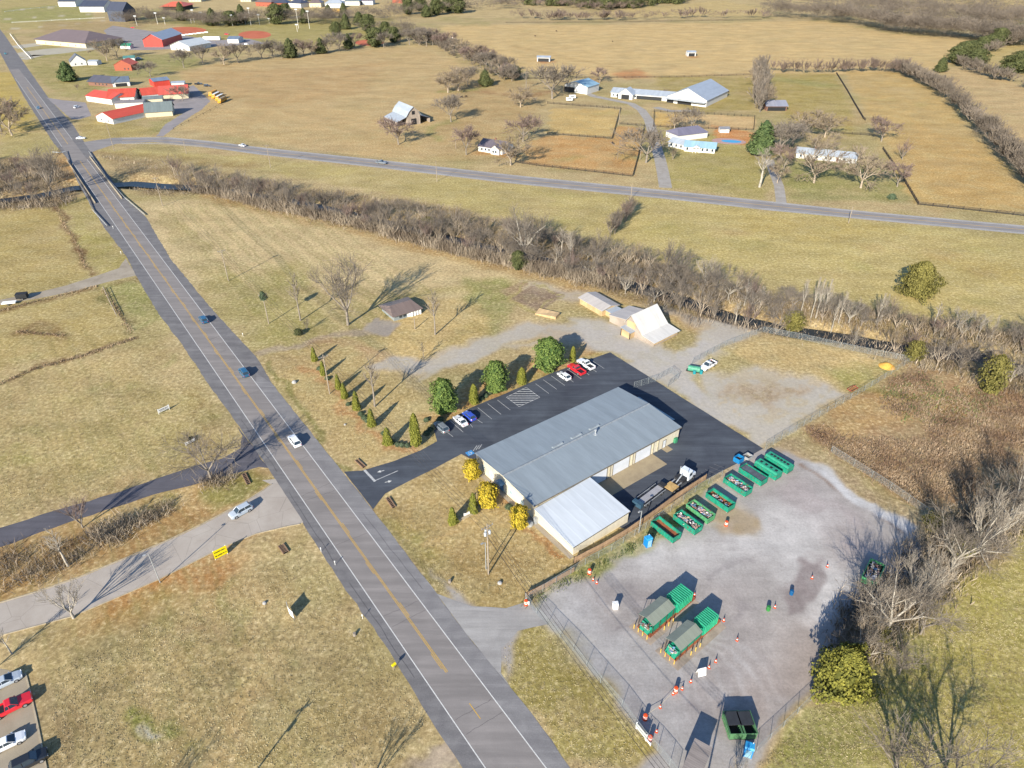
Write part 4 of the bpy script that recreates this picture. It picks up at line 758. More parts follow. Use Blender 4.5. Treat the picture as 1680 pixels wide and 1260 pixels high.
wood('curving_hedgerow',scat([(1470,116),(1530,142),(1575,180),(1615,220),(1650,262),(1700,315)],190,7,4),['belt0','belt1','far0'],(7,12),TWF,w=1.6,lab='long curving bare hedgerow beside the big right-hand field')
wood('field_hedge',scat([(1262,119),(1350,120),(1452,117),(1480,120)],52,5,2),['belt0','far1','belt1'],(7,13),TWF2,w=1.3,lab='patchy bare hedge line below the big golden field')
# undergrowth in the thicket and weeds
def tufts(name,pts,hr,n_each,mt,lab,cat,spread=1.2,wd=.05,lean=.35):
    N=len(pts)*n_each; B_=np.repeat(np.array(pts),n_each,0)+np.concatenate([rng.normal(0,spread,(N,2)),np.zeros((N,1))],1); hh=rng.uniform(hr[0],hr[1],N)[:,None]; d=np.concatenate([rng.normal(0,lean,(N,2)),np.ones((N,1))],1); T=B_+d*hh
    a=np.concatenate([rng.normal(0,1,(N,2)),np.zeros((N,1))],1); a/=np.linalg.norm(a,axis=1)[:,None]; a*=wd
    mid=(B_+T)/2+a*rng.normal(0,2,(N,1)); V=np.stack([B_-a,B_+a,mid+a*.9,T],1); V2=np.stack([B_-a,mid+a*.9,T,mid-a*.9],1)
    V=np.concatenate([V.reshape(-1,3),V2.reshape(-1,3)]); Q=np.arange(len(V)).reshape(-1,4); o=npmesh(name,[(V,Q)],mt,False,attr=np.clip(np.tile(np.repeat(rng.random(N)*.55+1.3*(vnoise(B_[:,:2],5,77)-.3),4),2),0,1)); return tag(o,lab,cat,kind='stuff')
def inpoly(px,n):
    xs_=[p[0] for p in px]; ys_=[p[1] for p in px]; Q=np.array(px,float); out=[]
    A=rng.random((n*4,2))*[max(xs_)-min(xs_),max(ys_)-min(ys_)]+[min(xs_),min(ys_)]; A=A[sdpoly(A,Q)>0][:n]; g=Gn(A[:,0],A[:,1]); z=terr(g); return np.concatenate([g,z[:,None]],1)
WEED=leafmat('weed_stalks',(.19,.12,.08),(.43,.32,.21)); BRUSH=leafmat('brush_stems',(.17,.13,.095),(.40,.33,.245)); GRS=leafmat('dry_grass',(.26,.21,.11),(.54,.45,.25)); GRG=leafmat('green_weeds',(.07,.1,.03),(.2,.23,.08))
wp=inpoly([(1325,708),(1400,665),(1490,606),(1700,655),(1700,800),(1560,850),(1525,842),(1440,788),(1368,745)],2300); wn=vnoise(wp[:,:2],9,91); tufts('tall_weeds',wp[wn>.38],(.25,.8),14,WEED,'reddish-brown tall dead weeds behind the rear fence','weeds',1.,.035,.6)
tufts('green_weeds',inpoly([(1440,640),(1500,612),(1640,650),(1600,700),(1480,690)],130),(.3,.7),9,GRG,'pale green weeds mixed into the dead weeds near the sand heap','weeds',.8,.05)
tufts('creek_undergrowth',inpoly(fl,2600),(.5,2.2),12,BRUSH,'brown brushy undergrowth beneath the creek thicket','brush',1.6,.045)
nb=np.array([[x,yat(lo_,x)-random.uniform(0,9)] for x in np.linspace(322,1010,640)]); nb=Gn(nb[:,0],nb[:,1]); tufts('bank_brush',np.concatenate([nb,terr(nb)[:,None]],1),(1.5,4.2),26,BRUSH,'tall brown brush along the near bank of the creek','brush',1.3,.04,.3)
tufts('hedge_undergrowth',inpoly([(1380,1010),(1420,960),(1500,890),(1580,840),(1690,790),(1700,850),(1600,930),(1520,1010),(1430,1085),(1370,1095)],700),(.4,1.8),15,BRUSH,'brown brush under the pale trees beside the yard','brush',1.3,.04)
tufts('left_bank_brush',inpoly([(-100,262),(98,266),(116,300),(122,332),(90,342),(-100,350)],500),(.8,2.8),22,BRUSH,'brown brush beneath the trees left of the bridge','brush',1.6,.05)
tufts('verge_brush',np.concatenate([inpoly([(-10,900),(60,905),(130,880),(170,900),(60,960),(-10,975)],60),inpoly([(150,868),(200,848),(225,862),(190,892),(155,890)],55),inpoly([(225,850),(280,825),(288,835),(240,862)],26),inpoly([(330,790),(375,778),(380,792),(340,805)],20)]),(.5,2.0),26,BRUSH,'dark tangled brush on the verge between the two lower-left roads','brush',1.1,.028,.5)
tufts('field_edge_brush',np.concatenate([[[*G(x+(x2-x)*t,y+(y2-y)*t)[:2],0] for t in np.linspace(0,1,n)] for x,y,x2,y2,n in ((92,340,108,372,22),(108,372,128,405,20),(128,405,140,440,20),(0,630,60,605,20),(60,605,130,586,22),(130,586,220,556,30),(170,475,190,505,16),(190,505,215,545,22),(0,510,60,495,16),(60,495,160,470,24),(30,545,105,552,26))]),(.25,.8),11,WEED,'brown weeds along the fence lines of the left-hand fields','weeds',.5,.04)
tufts('lawn_tufts',np.concatenate([inpoly([(90,1100),(300,1000),(480,885),(560,965),(700,1180),(650,1258),(80,1258)],8500),inpoly([(0,640),(250,570),(395,730),(330,765),(0,850)],5500),inpoly([(890,1025),(826,1062),(832,1118),(940,1258),(1030,1258),(1060,1226),(1040,1180)],1500),inpoly([(620,845),(768,760),(860,850),(930,915),(860,985),(720,972)],2600),inpoly([(1350,1150),(1480,1090),(1600,960),(1680,890),(1680,1258),(1240,1258)],7000),inpoly([(440,605),(700,560),(700,630),(640,720),(580,765)],2600)]),(.05,.13),3,GRS,'dry straw-coloured grass tufts on the nearer lawns','grass',.16,.035,.9)
tufts('ditch_grass',np.concatenate([inpoly([(855,990),(960,935),(1040,893),(1150,815),(1160,822),(1060,892),(960,945),(870,992)],200)]),(.15,.4),30,GRG,'green grass strip at the foot of the yard fence','grass',.5,.03)
# ================================================= BUILDINGS
def ribmat(name,c,per,axis='x',dark=.82,rough=.45,metal=.0,spec=.4,stain=.12):
    m=bpy.data.materials.new(name); m.use_nodes=True; nt=m.node_tree; b=nt.nodes['Principled BSDF']; v=coord(nt)
    sx=nt.nodes.new('ShaderNodeSeparateXYZ'); nt.links.new(v,sx.inputs[0]); s=sx.outputs['XYZ'.index(axis.upper())]
    f=mth(nt,'FRACT',mth(nt,'DIVIDE',s,per)); e=mr(nt,f,.0,.16,dark,1); e2=mr(nt,f,.84,1,1,1.12)
    n=mr(nt,nz(nt,.35,4,.6,vscale(nt,v,(3,.5,1) if axis=='x' else (.5,3,1))),.3,.7,1-stain,1+stain*.7)
    p=mth(nt,'FLOOR',mth(nt,'DIVIDE',s,per*3)); wn=nt.nodes.new('ShaderNodeTexWhiteNoise'); wn.noise_dimensions='1D'; nt.links.new(p,wn.inputs['W'])
    k=mth(nt,'MULTIPLY',mth(nt,'MULTIPLY',e,e2),mth(nt,'MULTIPLY',n,mr(nt,wn.outputs['Value'],0,1,.95,1.04)))
    mm=nt.nodes.new('ShaderNodeVectorMath'); mm.operation='SCALE'; mm.inputs[0].default_value=c; nt.links.new(k,mm.inputs['Scale']); nt.links.new(mm.outputs[0],b.inputs['Base Color'])
    b.inputs['Roughness'].default_value=rough; b.inputs['Metallic'].default_value=metal; b.inputs['Specular IOR Level'].default_value=spec
    MATS[name]=m; return m
GLS=mat('dark_glass',(.03,.045,.06),.12,.05,1,spec=.6); WHT=mat('white_siding',S(228,226,220),.7,.06,1.5); WTR=mat('white_trim',(.78,.77,.74),.6,.05); BLK=mat('black_paint',(.02,.021,.023),.5,.1); 
RFG=ribmat('grey_ribbed_roof',S(146,156,162),.6,'x',.9,.6,stain=.1); RFW=ribmat('white_membrane_roof',S(206,212,217),2.4,'x',.985,.7,stain=.07); CRM=ribmat('cream_metal_wall',S(226,216,192),.6,'x',.9); CRMY=ribmat('cream_metal_side_wall',S(206,196,166),.6,'y',.9)
DOORW=ribmat('white_roll_door',S(226,230,236),.5,'z',.9); GRY=mat('grey_metal',(.3,.31,.32),.5,.15,2); GALV=mat('galvanised_steel',(.42,.44,.45),.45,.12,2,metal=.4); WOODP=mat('pole_wood',(.36,.30,.23),.9,.2,.8,c2=(.2,.165,.13)); 
DKW=mat('dark_wood',(.06,.045,.035),.9,.2,1); BRW=ribmat('fence_boards',(.34,.22,.13),.14,'x',.6,.9,stain=.25)
# ---- main metal building: local x = along the long side, y = towards the far corner
ang=R(36.9); U=Vector((math.cos(ang),math.sin(ang),0)); Vv=Vector((-math.sin(ang),math.cos(ang),0)); FR=Vector((4.35,101.9,0)); BL_,BW,BH=43.2,20.3,3.75
def loc(u,v,z=0): return FR+U*u+Vv*v+Vector((0,0,z))
T=thing('metal_building','long pale building under a grey ribbed metal roof with white roll-up doors','building',FR,ang)
rise=.75
wb=MB(); wb.ext([(0,0),(BW,0),(BW,BH),(BW/2,BH+rise),(0,BH)],0,BL_,'x')
w=wb.build('wall',[CRMY],T); w.data.materials[0]=CRM
def slab(mb,y0,z0,y1,z1,x0,x1,t=.12): return mb.add([(x0,y0,z0),(x1,y0,z0),(x1,y1,z1),(x0,y1,z1),(x0,y0,z0+t),(x1,y0,z0+t),(x1,y1,z1+t),(x0,y1,z1+t)],[(0,3,2,1),(4,5,6,7),(0,1,5,4),(1,2,6,5),(2,3,7,6),(3,0,4,7)])
sl=rise/(BW/2)
mb=MB(); slab(mb,-.3,BH-.3*sl+.02,BW/2,BH+rise+.02,-.25,BL_+.3); slab(mb,BW/2,BH+rise+.02,BW+.3,BH-.3*sl+.02,-.25,BL_+.3); 
roof=mb.build('roof',RFG,T)
MB().ext([(BW/2-.35,BH+rise+.11),(BW/2+.35,BH+rise+.11),(BW/2,BH+rise+.24)],-.25,BL_+.3,'x').build('ridge_cap',mat('ridge_metal',S(150,156,160),.5),roof)
GT=mat('brown_gutter',S(120,112,100),.6)
B(-.25,BL_+.3,-.44,-.302,BH-.16,BH+.06).build('gutter',GT,T)
for k,u in enumerate((15.5,21.,26.5)):
    v=MB(); v.ext([(-.3,0),(.3,0),(.2,.22),(-.2,.22)],-1.5,1.5,'x'); o=v.build('ridge_vent',mat('vent_metal',S(158,166,170),.5),roof); o.location=(u,BW/2+(.9),BH+rise+.05)
    e=B(1.5,1.56,-.2,.2,.02,.22).build('vent_mouth',BLK,o)
p=MB(); p.lathe([(.55,0),(.5,.15),(.17,.2),(.17,1.1),(.3,1.15),(.3,1.35),(.05,1.45)],12); o=p.build('chimney_pipe',GALV,roof); o.location=(25.,BW/2-1.1,BH+rise-.05)
for k,u in enumerate((8.,13.5)): pass
# doors along the yard side (y=0)
def doorx(u0,u1,h,m,name='roll_up_door',y=-.045):
    o=B(u0,u1,y,-.002,.05,h).build(name,m,T); f=MB(); f.box(u0-.12,u0-.003,y-.03,-.003,0,h+.12); f.box(u1+.003,u1+.12,y-.03,-.003,0,h+.12); f.box(u0-.003,u1+.003,y-.03,-.003,h+.003,h+.12); f.build('door_frame',GT,o); return o
for u0,u1 in ((15.6,20.2),(22.1,27.),(29.,33.8)): doorx(u0,u1,3.35,DOORW)
d=doorx(37.9,38.85,2.1,mat('white_door',S(226,230,232),.5),'door')
for u in (21.1,28.,34.6,1.,36.2): B(u-.16,u+.16,-.14,-.003,0,BH-.2).build('downspout',mat('cream_trim',S(196,186,160),.6),T)
B(41.6,42.4,-.6,-.02,0,1.25).build('electric_box',mat('green_box',S(70,150,110),.5),T)
for v,wd in ((3.2,1.1),(6.9,1.1),(14.,1.1),(17.2,1.)): o=B(-.05,-.003,v,v+wd,1.1,2.2).build('window',mat('pale_window',S(176,196,200),.2),T); f=MB(); f.box(-.07,-.003,v-.08,v-.003,1.02,2.28); f.box(-.07,-.003,v+wd+.003,v+wd+.08,1.02,2.28); f.box(-.07,-.003,v-.003,v+wd+.003,2.203,2.28); f.box(-.07,-.003,v-.003,v+wd+.003,1.02,1.097); f.build('window_frame',WTR,o)
o=B(-.06,-.003,10.2,11.4,.05,2.2).build('door',mat('blue_door',S(80,124,160),.4),T)
o=MB().ext([(9.7,2.35),(10.8,2.9),(11.9,2.35)],-1.1,-.003,'x').build('porch_hood',mat('hood_blue',S(120,160,190),.5),T)
# rear canopy
cn=MB(); slab(cn,2.,2.9,17,3.35,0,0.01) if 0 else None
cn.add([(0,5,3.3),(0,16.8,3.3),(2.1,16.8,2.75),(2.1,5,2.75),(0,5,3.42),(0,16.8,3.42),(2.1,16.8,2.87),(2.1,5,2.87)],[(0,3,2,1),(4,5,6,7),(0,1,5,4),(1,2,6,5),(2,3,7,6),(3,0,4,7)])
o=cn.build('rear_canopy',mat('blue_grey_canopy',S(128,160,176),.5),T); o.location=(BL_+.32,-1.5,0)
for y in (4.6,9,13.8): MB().tube((BL_+2.2,y,0),(BL_+2.2,y,2.72),.07,n=6).build('canopy_post',GRY,T)
# extension
EXT=thing('lean_to_annex','low annex with a plain white roof against the front of the long building','building',FR,ang)
ew,el=14.6,-12.2; zA,zB,zC,zD=3.05,2.25,2.95,3.55
wv=MB(); wv.add([(0,-.45,0),(ew,-.45,0),(ew,el,0),(0,el,0),(0,-.45,zA-.1),(ew,-.45,zD-.1),(ew,el,zC-.1),(0,el,zB-.1)],[(0,3,2,1),(4,5,6,7),(0,1,5,4),(1,2,6,5),(2,3,7,6),(3,0,4,7)])
wv.build('wall',CRM,EXT)
rv_=MB(); q=.22; rv_.add([(-q,-.45,zA),(ew+q,-.45,zD),(ew+q,el-q,zC),(-q,el-q,zB),(-q,-.45,zA+.1),(ew+q,-.45,zD+.1),(ew+q,el-q,zC+.1),(-q,el-q,zB+.1)],[(0,3,2,1),(4,5,6,7),(0,1,5,4),(1,2,6,5),(2,3,7,6),(3,0,4,7)]); rv_.build('roof',RFW,EXT)
rt=MB(); rt.add([(-q-.03,el-q-.03,zB-.12),(ew+q+.03,el-q-.03,zC-.12),(ew+q+.03,el-q-.003,zC-.12),(-q-.03,el-q-.003,zB-.12),(-q-.03,el-q-.03,zB+.12),(ew+q+.03,el-q-.03,zC+.12),(ew+q+.03,el-q-.003,zC+.12),(-q-.03,el-q-.003,zB+.12)],[(0,3,2,1),(4,5,6,7),(0,1,5,4),(1,2,6,5),(2,3,7,6),(3,0,4,7)]); rt.build('edge_trim',GT,EXT)
B(-.7,-.02,-1.6,-.9,0,1.5).build('electric_meter',GALV,EXT); 
# concrete aprons + foundation strip
def usheet(u0,u1,v0,v1,z,name,m,kind='structure'): return fillpoly([loc(u0,v0),loc(u1,v0),loc(u1,v1),loc(u0,v1)],z,name,m,kind)
usheet(15.2,34.6,-4.6,-.05,.045,'concrete_apron',MLC); usheet(37.6,39.6,-1.8,-.05,.045,'concrete_apron',MLC); usheet(-1.2,-.1,-12.6,20.,.035,'foundation_strip',MATS['track_gravel']) 
usheet(-2.4,-.2,17.5,20.3,.05,'doorstep',MLC)
# ---- parking paint
def pl(a,b,w=.12,z=.05,m=None,name='parking_line'):
    A=G(*a); B_=G(*b); d=(B_-A).normalized(); n=Vector((-d.y,d.x,0))*w/2; return fillpoly([A-n,B_-n,B_+n,A+n],z,name,m or MPK)
Z5=lambda x,y:(700+x*.17857,560+y*.17857)
for a,b in (((210,725),(335,835)),((395,755),(422,792)),((420,690),(512,752)),((470,610),(598,715)),((560,573),(683,672)),((650,540),(768,633)),((1000,390),(1122,480)),((1070,353),(1195,442)),((1145,318),(1270,408)),((1225,290),(1350,376)),((1290,255),(1420,345)),((1372,215),(1495,312)),((1440,205),(1562,283)),((1510,172),(1632,252)),((130,790),(242,878))): pl(Z5(*a),Z5(*b))
hq=[Z5(732,515),Z5(915,423),Z5(1040,515),Z5(850,602)]
for i in range(4): pl(hq[i],hq[(i+1)%4],.12,.051)
for k in range(1,9):
    yy=hq[1][1]+(hq[3][1]-hq[1][1])*k/9
    def cut(p,q,y): t=(y-p[1])/(q[1]-p[1]); return (p[0]+(q[0]-p[0])*t,y)
    la=cut(hq[1],hq[0],yy) if yy<hq[0][1] else cut(hq[0],hq[3],yy); ra=cut(hq[1],hq[2],yy) if yy<hq[2][1] else cut(hq[2],hq[3],yy); pl(la,ra,.26,.052)
T2=lambda x,y:(420+x/4,630+y/4)
pl(T2(712,566),T2(782,640),.55); pl(T2(775,638),T2(932,570),.2,.054)
def arrow(a,b,lab):
    A=G(*a); B_=G(*b); d=(B_-A); L=d.length; d.normalize(); n=Vector((-d.y,d.x,0)); h=A+d*L*.5; 
    fillpoly([A-n*.09,h-n*.09,h-n*.4,B_,h+n*.4,h+n*.09,A+n*.09],.05,'lane_arrow',MW)
arrow(T2(842,568),T2(795,580),0); arrow(T2(845,647),T2(892,636),0)
for a,b in (((1020,460),(1080,520)),((1045,450),(1105,510)),((1090,430),(1150,500))): pl(T2(*a),T2(*b),.07,.05,mat('faded_line',S(120,118,122),.9))
ac=G(*T2(1404,454)); Mh=mat('accessible_blue',S(74,150,210),.7,.05,2,world=True); a_=R(36.9)
def lq(c,a,pts,z,name,m): ca,sa=math.cos(a),math.sin(a); return fillpoly([Vector((c.x+x*ca-y*sa,c.y+x*sa+y*ca,0)) for x,y in pts],z,name,m)
lq(ac,a_,[(-.85,-.75),(.85,-.75),(.85,.75),(-.85,.75)],.05,'accessible_bay_mark',Mh)
wc=MB(); 
def arcp(cx,cy,r,a0,a1,w,n=14): 
    o=[(cx+(r+w)*math.cos(a0+(a1-a0)*i/n),cy+(r+w)*math.sin(a0+(a1-a0)*i/n)) for i in range(n+1)]; i_=[(cx+r*math.cos(a0+(a1-a0)*i/n),cy+r*math.sin(a0+(a1-a0)*i/n)) for i in range(n+1)]; return o+i_[::-1]
lq(ac,a_,arcp(-.05,-.2,.27,R(110),R(400),.1),.056,'wheelchair_mark',MW); lq(ac,a_,[(-.13,.4),(-.03,.4),(0,.05),(.3,.05),(.4,-.3),(.52,-.25),(.4,.15),(0,.15)],.058,'wheelchair_mark',MW); lq(ac,a_,arcp(-.06,.53,.0,0,R(359),.1,10)[:10],.056,'wheelchair_mark',MW)
for k in range(3): pl(T2(1425+18*k,440-6*k),T2(1450+16*k,405-4*k),.15,.05)
for k in range(4): pl((1150+7*k,775-4.5*k),(1168+7*k,782-4.5*k),.12,.05,MATS['faded_line'])
# ---- houses
def R3(c): return tuple(c)
ROOFM=lambda n,c: ribmat(n,c,.6,'x',.88)
def house(name,label,cat,front,dep,h,rise,wall,roof,ridge='x',over=.4,wins=(),doors=(),hip=0,chim=None,group=None,gwins=0,base_z=0):
    """front=(a,b): image points of the front wall foot; local x along front, y away"""
    A=G(*front[0]); B_=G(*front[1]); d=B_-A; L=d.length; rz=math.atan2(d.y,d.x); T=thing(name,label,cat,A,rz,group); W=dep
    mb=MB()
    if ridge=='x': mb.ext([(0,0),(W,0),(W,h),(W/2,h+(0 if hip else rise)),(0,h)] if not hip else [(0,0),(W,0),(W,h),(0,h)],0,L,'x')
    else: mb.ext([(0,0),(L,0),(L,h),(L/2,h+(0 if hip else rise)),(0,h)] if not hip else [(0,0),(L,0),(L,h),(0,h)],0,W,'y')
    mb.build('wall',wall,T); rb=MB(); o=over; t=.1
    if hip:
        i=hip; z=h+.02; e=[(-o,-o),(L+o,-o),(L+o,W+o),(-o,W+o)]; r=[(i,W/2),(L-i,W/2)] if ridge=='x' else [(L/2,i),(L/2,W-i)]
        vs=[(x,y,z) for x,y in e]+[(x,y,z+.12) for x,y in e]+[(x,y,z+.12+rise) for x,y in r]
        fs=[(0,3,2,1),(0,1,5,4),(1,2,6,5),(2,3,7,6),(3,0,4,7)]+([(4,5,9,8),(5,6,9),(6,7,8,9),(7,4,8)] if ridge=='x' else [(4,5,8),(5,6,9,8),(6,7,9),(7,4,8,9)]); rb.add(vs,fs)
    else:
        if ridge=='x':
            s=rise/(W/2); slab(rb,-o,h-o*s+.02,W/2,h+rise+.02,-o,L+o,t); slab(rb,W/2,h+rise+.02,W+o,h-o*s+.02,-o,L+o,t)
        else:
            s=rise/(L/2); z0=h-o*s+.02; z1=h+rise+.02
            for xa,za,xb,zb in ((-o,z0,L/2,z1),(L/2,z1,L+o,z0)): rb.add([(xa,-o,za),(xb,-o,zb),(xb,W+o,zb),(xa,W+o,za),(xa,-o,za+t),(xb,-o,zb+t),(xb,W+o,zb+t),(xa,W+o,za+t)],[(0,3,2,1),(4,5,6,7),(0,1,5,4),(1,2,6,5),(2,3,7,6),(3,0,4,7)])
    ro=rb.build('roof',roof,T)
    for f in wins:
        x=f*L; ww=.5; o2=B(x-ww,x+ww,-.05,-.003,min(.9,h*.3),min(2.1,h*.78)).build('window',GLS,T)
    for f,wd,hh in doors: B(f*L-wd/2,f*L+wd/2,-.05,-.003,.02,hh).build('door',BLK if wd>1.5 else WTR,T)
    for k in range(gwins): B(L+.003,L+.05,W*(k+1)/(gwins+1)-.45,W*(k+1)/(gwins+1)+.45,.9,2.1).build('window',GLS,T)
    if chim: c=B(chim[0]*L-.35,chim[0]*L+.35,W*.5-.35,W*.5+.35,h+rise*.4,h+rise+1.).build('chimney',mat('chimney_brick',(.24,.11,.08),.9),ro)
    return T,L,W,ro
RBR=ROOFM('brown_shingle_roof',S(128,112,104)); RGR=ROOFM('grey_shingle_roof',S(130,132,138)); RRED=ROOFM('red_metal_roof',S(208,88,66)); RORG=ROOFM('orange_roof',S(228,110,72)); RBL=ROOFM('light_blue_metal_roof',S(150,184,200)); RMET=ROOFM('pale_metal_roof',S(176,184,192)); RDK=ROOFM('dark_slate_roof',S(78,82,96)); RPUR=ROOFM('purple_brown_roof',S(126,110,106)); RGG=ROOFM('sage_grey_roof',S(124,134,132))
BRK=mat('red_brick',S(176,100,78),.9,.15,4); BRD=mat('brown_brick',S(140,104,88),.9,.15,4); BARNW=ribmat('weathered_boards',S(172,158,144),.25,'x',.75,.9,stain=.3); BARNY=ribmat('fresh_boards',S(206,176,132),.3,'x',.78,.9,stain=.25); CREAM=mat('cream_wall',S(222,208,176),.8,.06); REDW=ribmat('red_metal_wall',S(210,74,62),.6,'x',.9); GRYW=mat('grey_block_wall',S(150,158,158),.85,.12,2)
# old farmhouse
Tm,L_,W_,ro=house('old_farmhouse','low old farmhouse with grey-brown hipped roof and a stone front','house',((647,527),(690,514)),8.5,1.7,1.4,GRYW,RBR,hip=.8,over=.7,wins=(.25,.4),doors=((.55,.9,1.8),))
for k in range(4): B(L_*.62+k*.95,L_*.62+.6+k*.95,-.5,-.42,0,1.85).build('porch_post',WTR,Tm)
B(L_*.6,L_,-.12,-.003,.03,1.8).build('porch_front',WTR,Tm)
# farm complex, mid right
Tm,L_,W_,ro=house('cottage','white cottage with grey roof under bare trees left of the paddocks','house',((785,248),(824,254)),12,2.9,2.6,WHT,ROOFM('grey_purple_roof',S(112,104,110)),over=.5,wins=(.15,.3,.45,.6),gwins=2,chim=(.5,))
Tm2=MB(); 
MB().ext([(0,0),(5,0),(5,2.9),(2.5,4.8),(0,2.9)],-1.8,-.01,'y').build('front_gable',WHT,Tm).location=(L_-6,0,0)
for s_ in (0,1): 
    x0,z0,x1,z1=((-.4,2.62),(2.5,4.85)) [0]+((2.5,4.85)) if s_==0 else (2.5,4.85,5.4,2.62)
    MB().add([(x0,-2.1,z0),(x1,-2.1,z1),(x1,2,z1),(x0,2,z0),(x0,-2.1,z0+.1),(x1,-2.1,z1+.1),(x1,2,z1+.1),(x0,2,z0+.1)],[(0,3,2,1),(4,5,6,7),(0,1,5,4),(1,2,6,5),(2,3,7,6),(3,0,4,7)]).build('gable_roof',MATS['grey_purple_roof'],Tm).location=(L_-6,0,0)
B(L_-5,L_-4,-1.86,-1.803,.9,2.1).build('window',GLS,Tm); B(L_-3.4,L_-2.4,-1.86,-1.803,.9,2.1).build('window',GLS,Tm)
house('stable_wing','long low white stable wing with pale grey roof','stable',((1002,159),(1104,167)),15,3.2,2.,WHT,RMET,over=.6,wins=(.04,.1,.22,.3,.4,.5),doors=((.14,3.2,2.6),(.62,18,2.3)))
a=G(1010,160); b_=G(1040,163)
o,L_,W_,ro=house('stable_entrance','white gabled porch with arched dark doorway in front of the stable wing','porch',((1014,161.5),(1037,164)),8,3.4,3.6,WHT,RMET,'y',over=.5,doors=((.5,6,3.),)); 
Tm,L_,W_,ro=house('riding_hall','big white riding hall with wide pale grey gable roof','hall',((1094,168),(1158,176)),42,4.4,6.2,WHT,ROOFM('grey_hall_roof',S(166,174,184)),'y',over=.6,doors=((.45,10,3.2),(.08,5,2.6)))
B(0,L_,-4.,-.05,2.9,3.05).build('front_awning',RMET,Tm)
Tm,L_,W_,ro=house('machine_shed','blue-grey roofed white shed with an open bay on its left end','shed',((926,150),(963,155)),17,5,2.8,WHT,RBL,'y',over=.5,doors=((.22,9,3.6),)); 
for nm,lb,f_ in (('run_in_shed','white open-fronted run-in shed standing further left in the big golden field',((881,101),(902,101.5))),('run_in_shed','small white run-in shed standing alone at the centre of the big golden field',((1128,92.5),(1141,92.5)))):
    Tm,L_,W_,ro=house(nm,lb,'shed',f_,9,3.6,.8,WHT,RMET,over=.6,doors=((.5,G(*f_[0]).__sub__(G(*f_[1])).length-1.6,2.8),))
Tm,L_,W_,ro=house('pool_house','white ranch house with light blue metal roof beside the swimming pool','house',((1122,248),(1172,252)),9,2.7,2.0,WHT,RBL,over=.6,wins=(.1,.6,.75,.92),gwins=1)
MB().ext([(0,2.6),(4,2.6),(2,3.8)],-2,-.01,'y').build('porch_gable',WHT,Tm).location=(L_*.28,0,0)
for k in range(3): B(L_*.28+k*1.8,L_*.28+.2+k*1.8,-2,-1.8,0,2.6).build('porch_post',WTR,Tm)
house('garage_wing','small white front wing with pale blue-grey roof left of the pool house','house',((1096,240),(1122,246)),8,2.6,1.8,WHT,RMET,wins=(.2,.5,.8))
house('rear_garage','dark grey-purple roofed garage behind the pool house','garage',((1112,232),(1160,226)),12,3,2.8,WHT,ROOFM('violet_roof',S(124,120,136)),hip=3)
house('garden_shed','small white garden shed with grey roof above the swimming pool','shed',((1181,218),(1196,218)),4,2.2,.9,WHT,RGR,doors=((.75,1.4,1.8),))
Tm,L_,W_,ro=house('ranch_house','long white ranch house with pale grey roof behind two fork-trunked trees','house',((1305,259),(1404,269)),10,2.7,1.8,WHT,RMET,over=.6,wins=(.08,.2,.35,.5,.58,.8,.9),doors=((.69,1.2,2.1),),chim=(.3,))
B(L_*.67,L_*.71,-.06,-.003,.1,2.3).build('red_panel',BRD,Tm)
house('open_shelter','weathered grey metal-roofed shelter beyond the big pine','shelter',((1257,182),(1290,182)),14,3.2,2.2,BRD,ROOFM('worn_metal_roof',S(150,152,164)),over=.8,doors=((.5,12,2.4),))
# pool
def disc(px,py,a,b,rz,z,name,m,lab=None,cat=None,kind=None,h=None):
    c=G(px,py); pts=[(a*math.cos(t*math.pi/12),b*math.sin(t*math.pi/12)) for t in range(24)]; mb=MB(); mb.prism(pts,-.1,z); o=mb.build(name,m); o.location=c; o.rotation_euler=(0,0,rz); return tag(o,lab,cat,kind=kind)
PT=thing('swimming_pool','oval turquoise swimming pool with pale paved surround','pool',G(1200,232),R(-14))
mb=MB(); mb.prism([(9.5*math.cos(t*math.pi/12)-1.5,6.5*math.sin(t*math.pi/12)) for t in range(24)],-.1,.05); mb.build('paving',mat('pool_paving',S(196,160,150),.8),PT); MB().prism([(5.6*math.cos(t*math.pi/12),3.2*math.sin(t*math.pi/12)) for t in range(24)],.0,.08).build('water',mat('pool_water',S(30,150,190),.1,.05),PT)
disc(1187,217,0.1,.1,0,.1,'x',WHT) if 0 else None
disc(1215,181,11,11,0,.35,'round_pen',ribmat('pen_rim',(.2,.14,.08),.4,'x'),'round sand pen with low dark rim beyond the riding hall','pen') if 0 else None
# weathered barn in the hay field
Tm,L_,W_,ro=house('weathered_barn','weathered grey barn with bright metal gambrel roof alone in the hay field','barn',((669,206),(690,203)),19,5.5,.1,BARNW,RMET,'y',over=.01,doors=((.5,3.6,3.6),))
ro.data.clear_geometry(); gm=MB(); pr=[(-.8,5.),(1.2,7.8),(L_/2,10.4),(L_-1.2,7.8),(L_+.8,5.)]
for (xa,za),(xb,zb) in zip(pr,pr[1:]): gm.add([(xa,-.6,za),(xb,-.6,zb),(xb,W_+.6,zb),(xa,W_+.6,za),(xa,-.6,za+.12),(xb,-.6,zb+.12),(xb,W_+.6,zb+.12),(xa,W_+.6,za+.12)],[(0,3,2,1),(4,5,6,7),(0,1,5,4),(1,2,6,5),(2,3,7,6),(3,0,4,7)])
gm.build('gambrel_roof',RMET,Tm); MB().ext([(0,5.4),(L_,5.4),(L_-1.2,7.7),(L_/2,10.3),(1.2,7.7)],.05,W_,'y').build('gable_wall',BARNW,Tm); B(L_/2-1,L_/2+1,-.02,.04,5.9,8).build('hay_door',BLK,Tm)
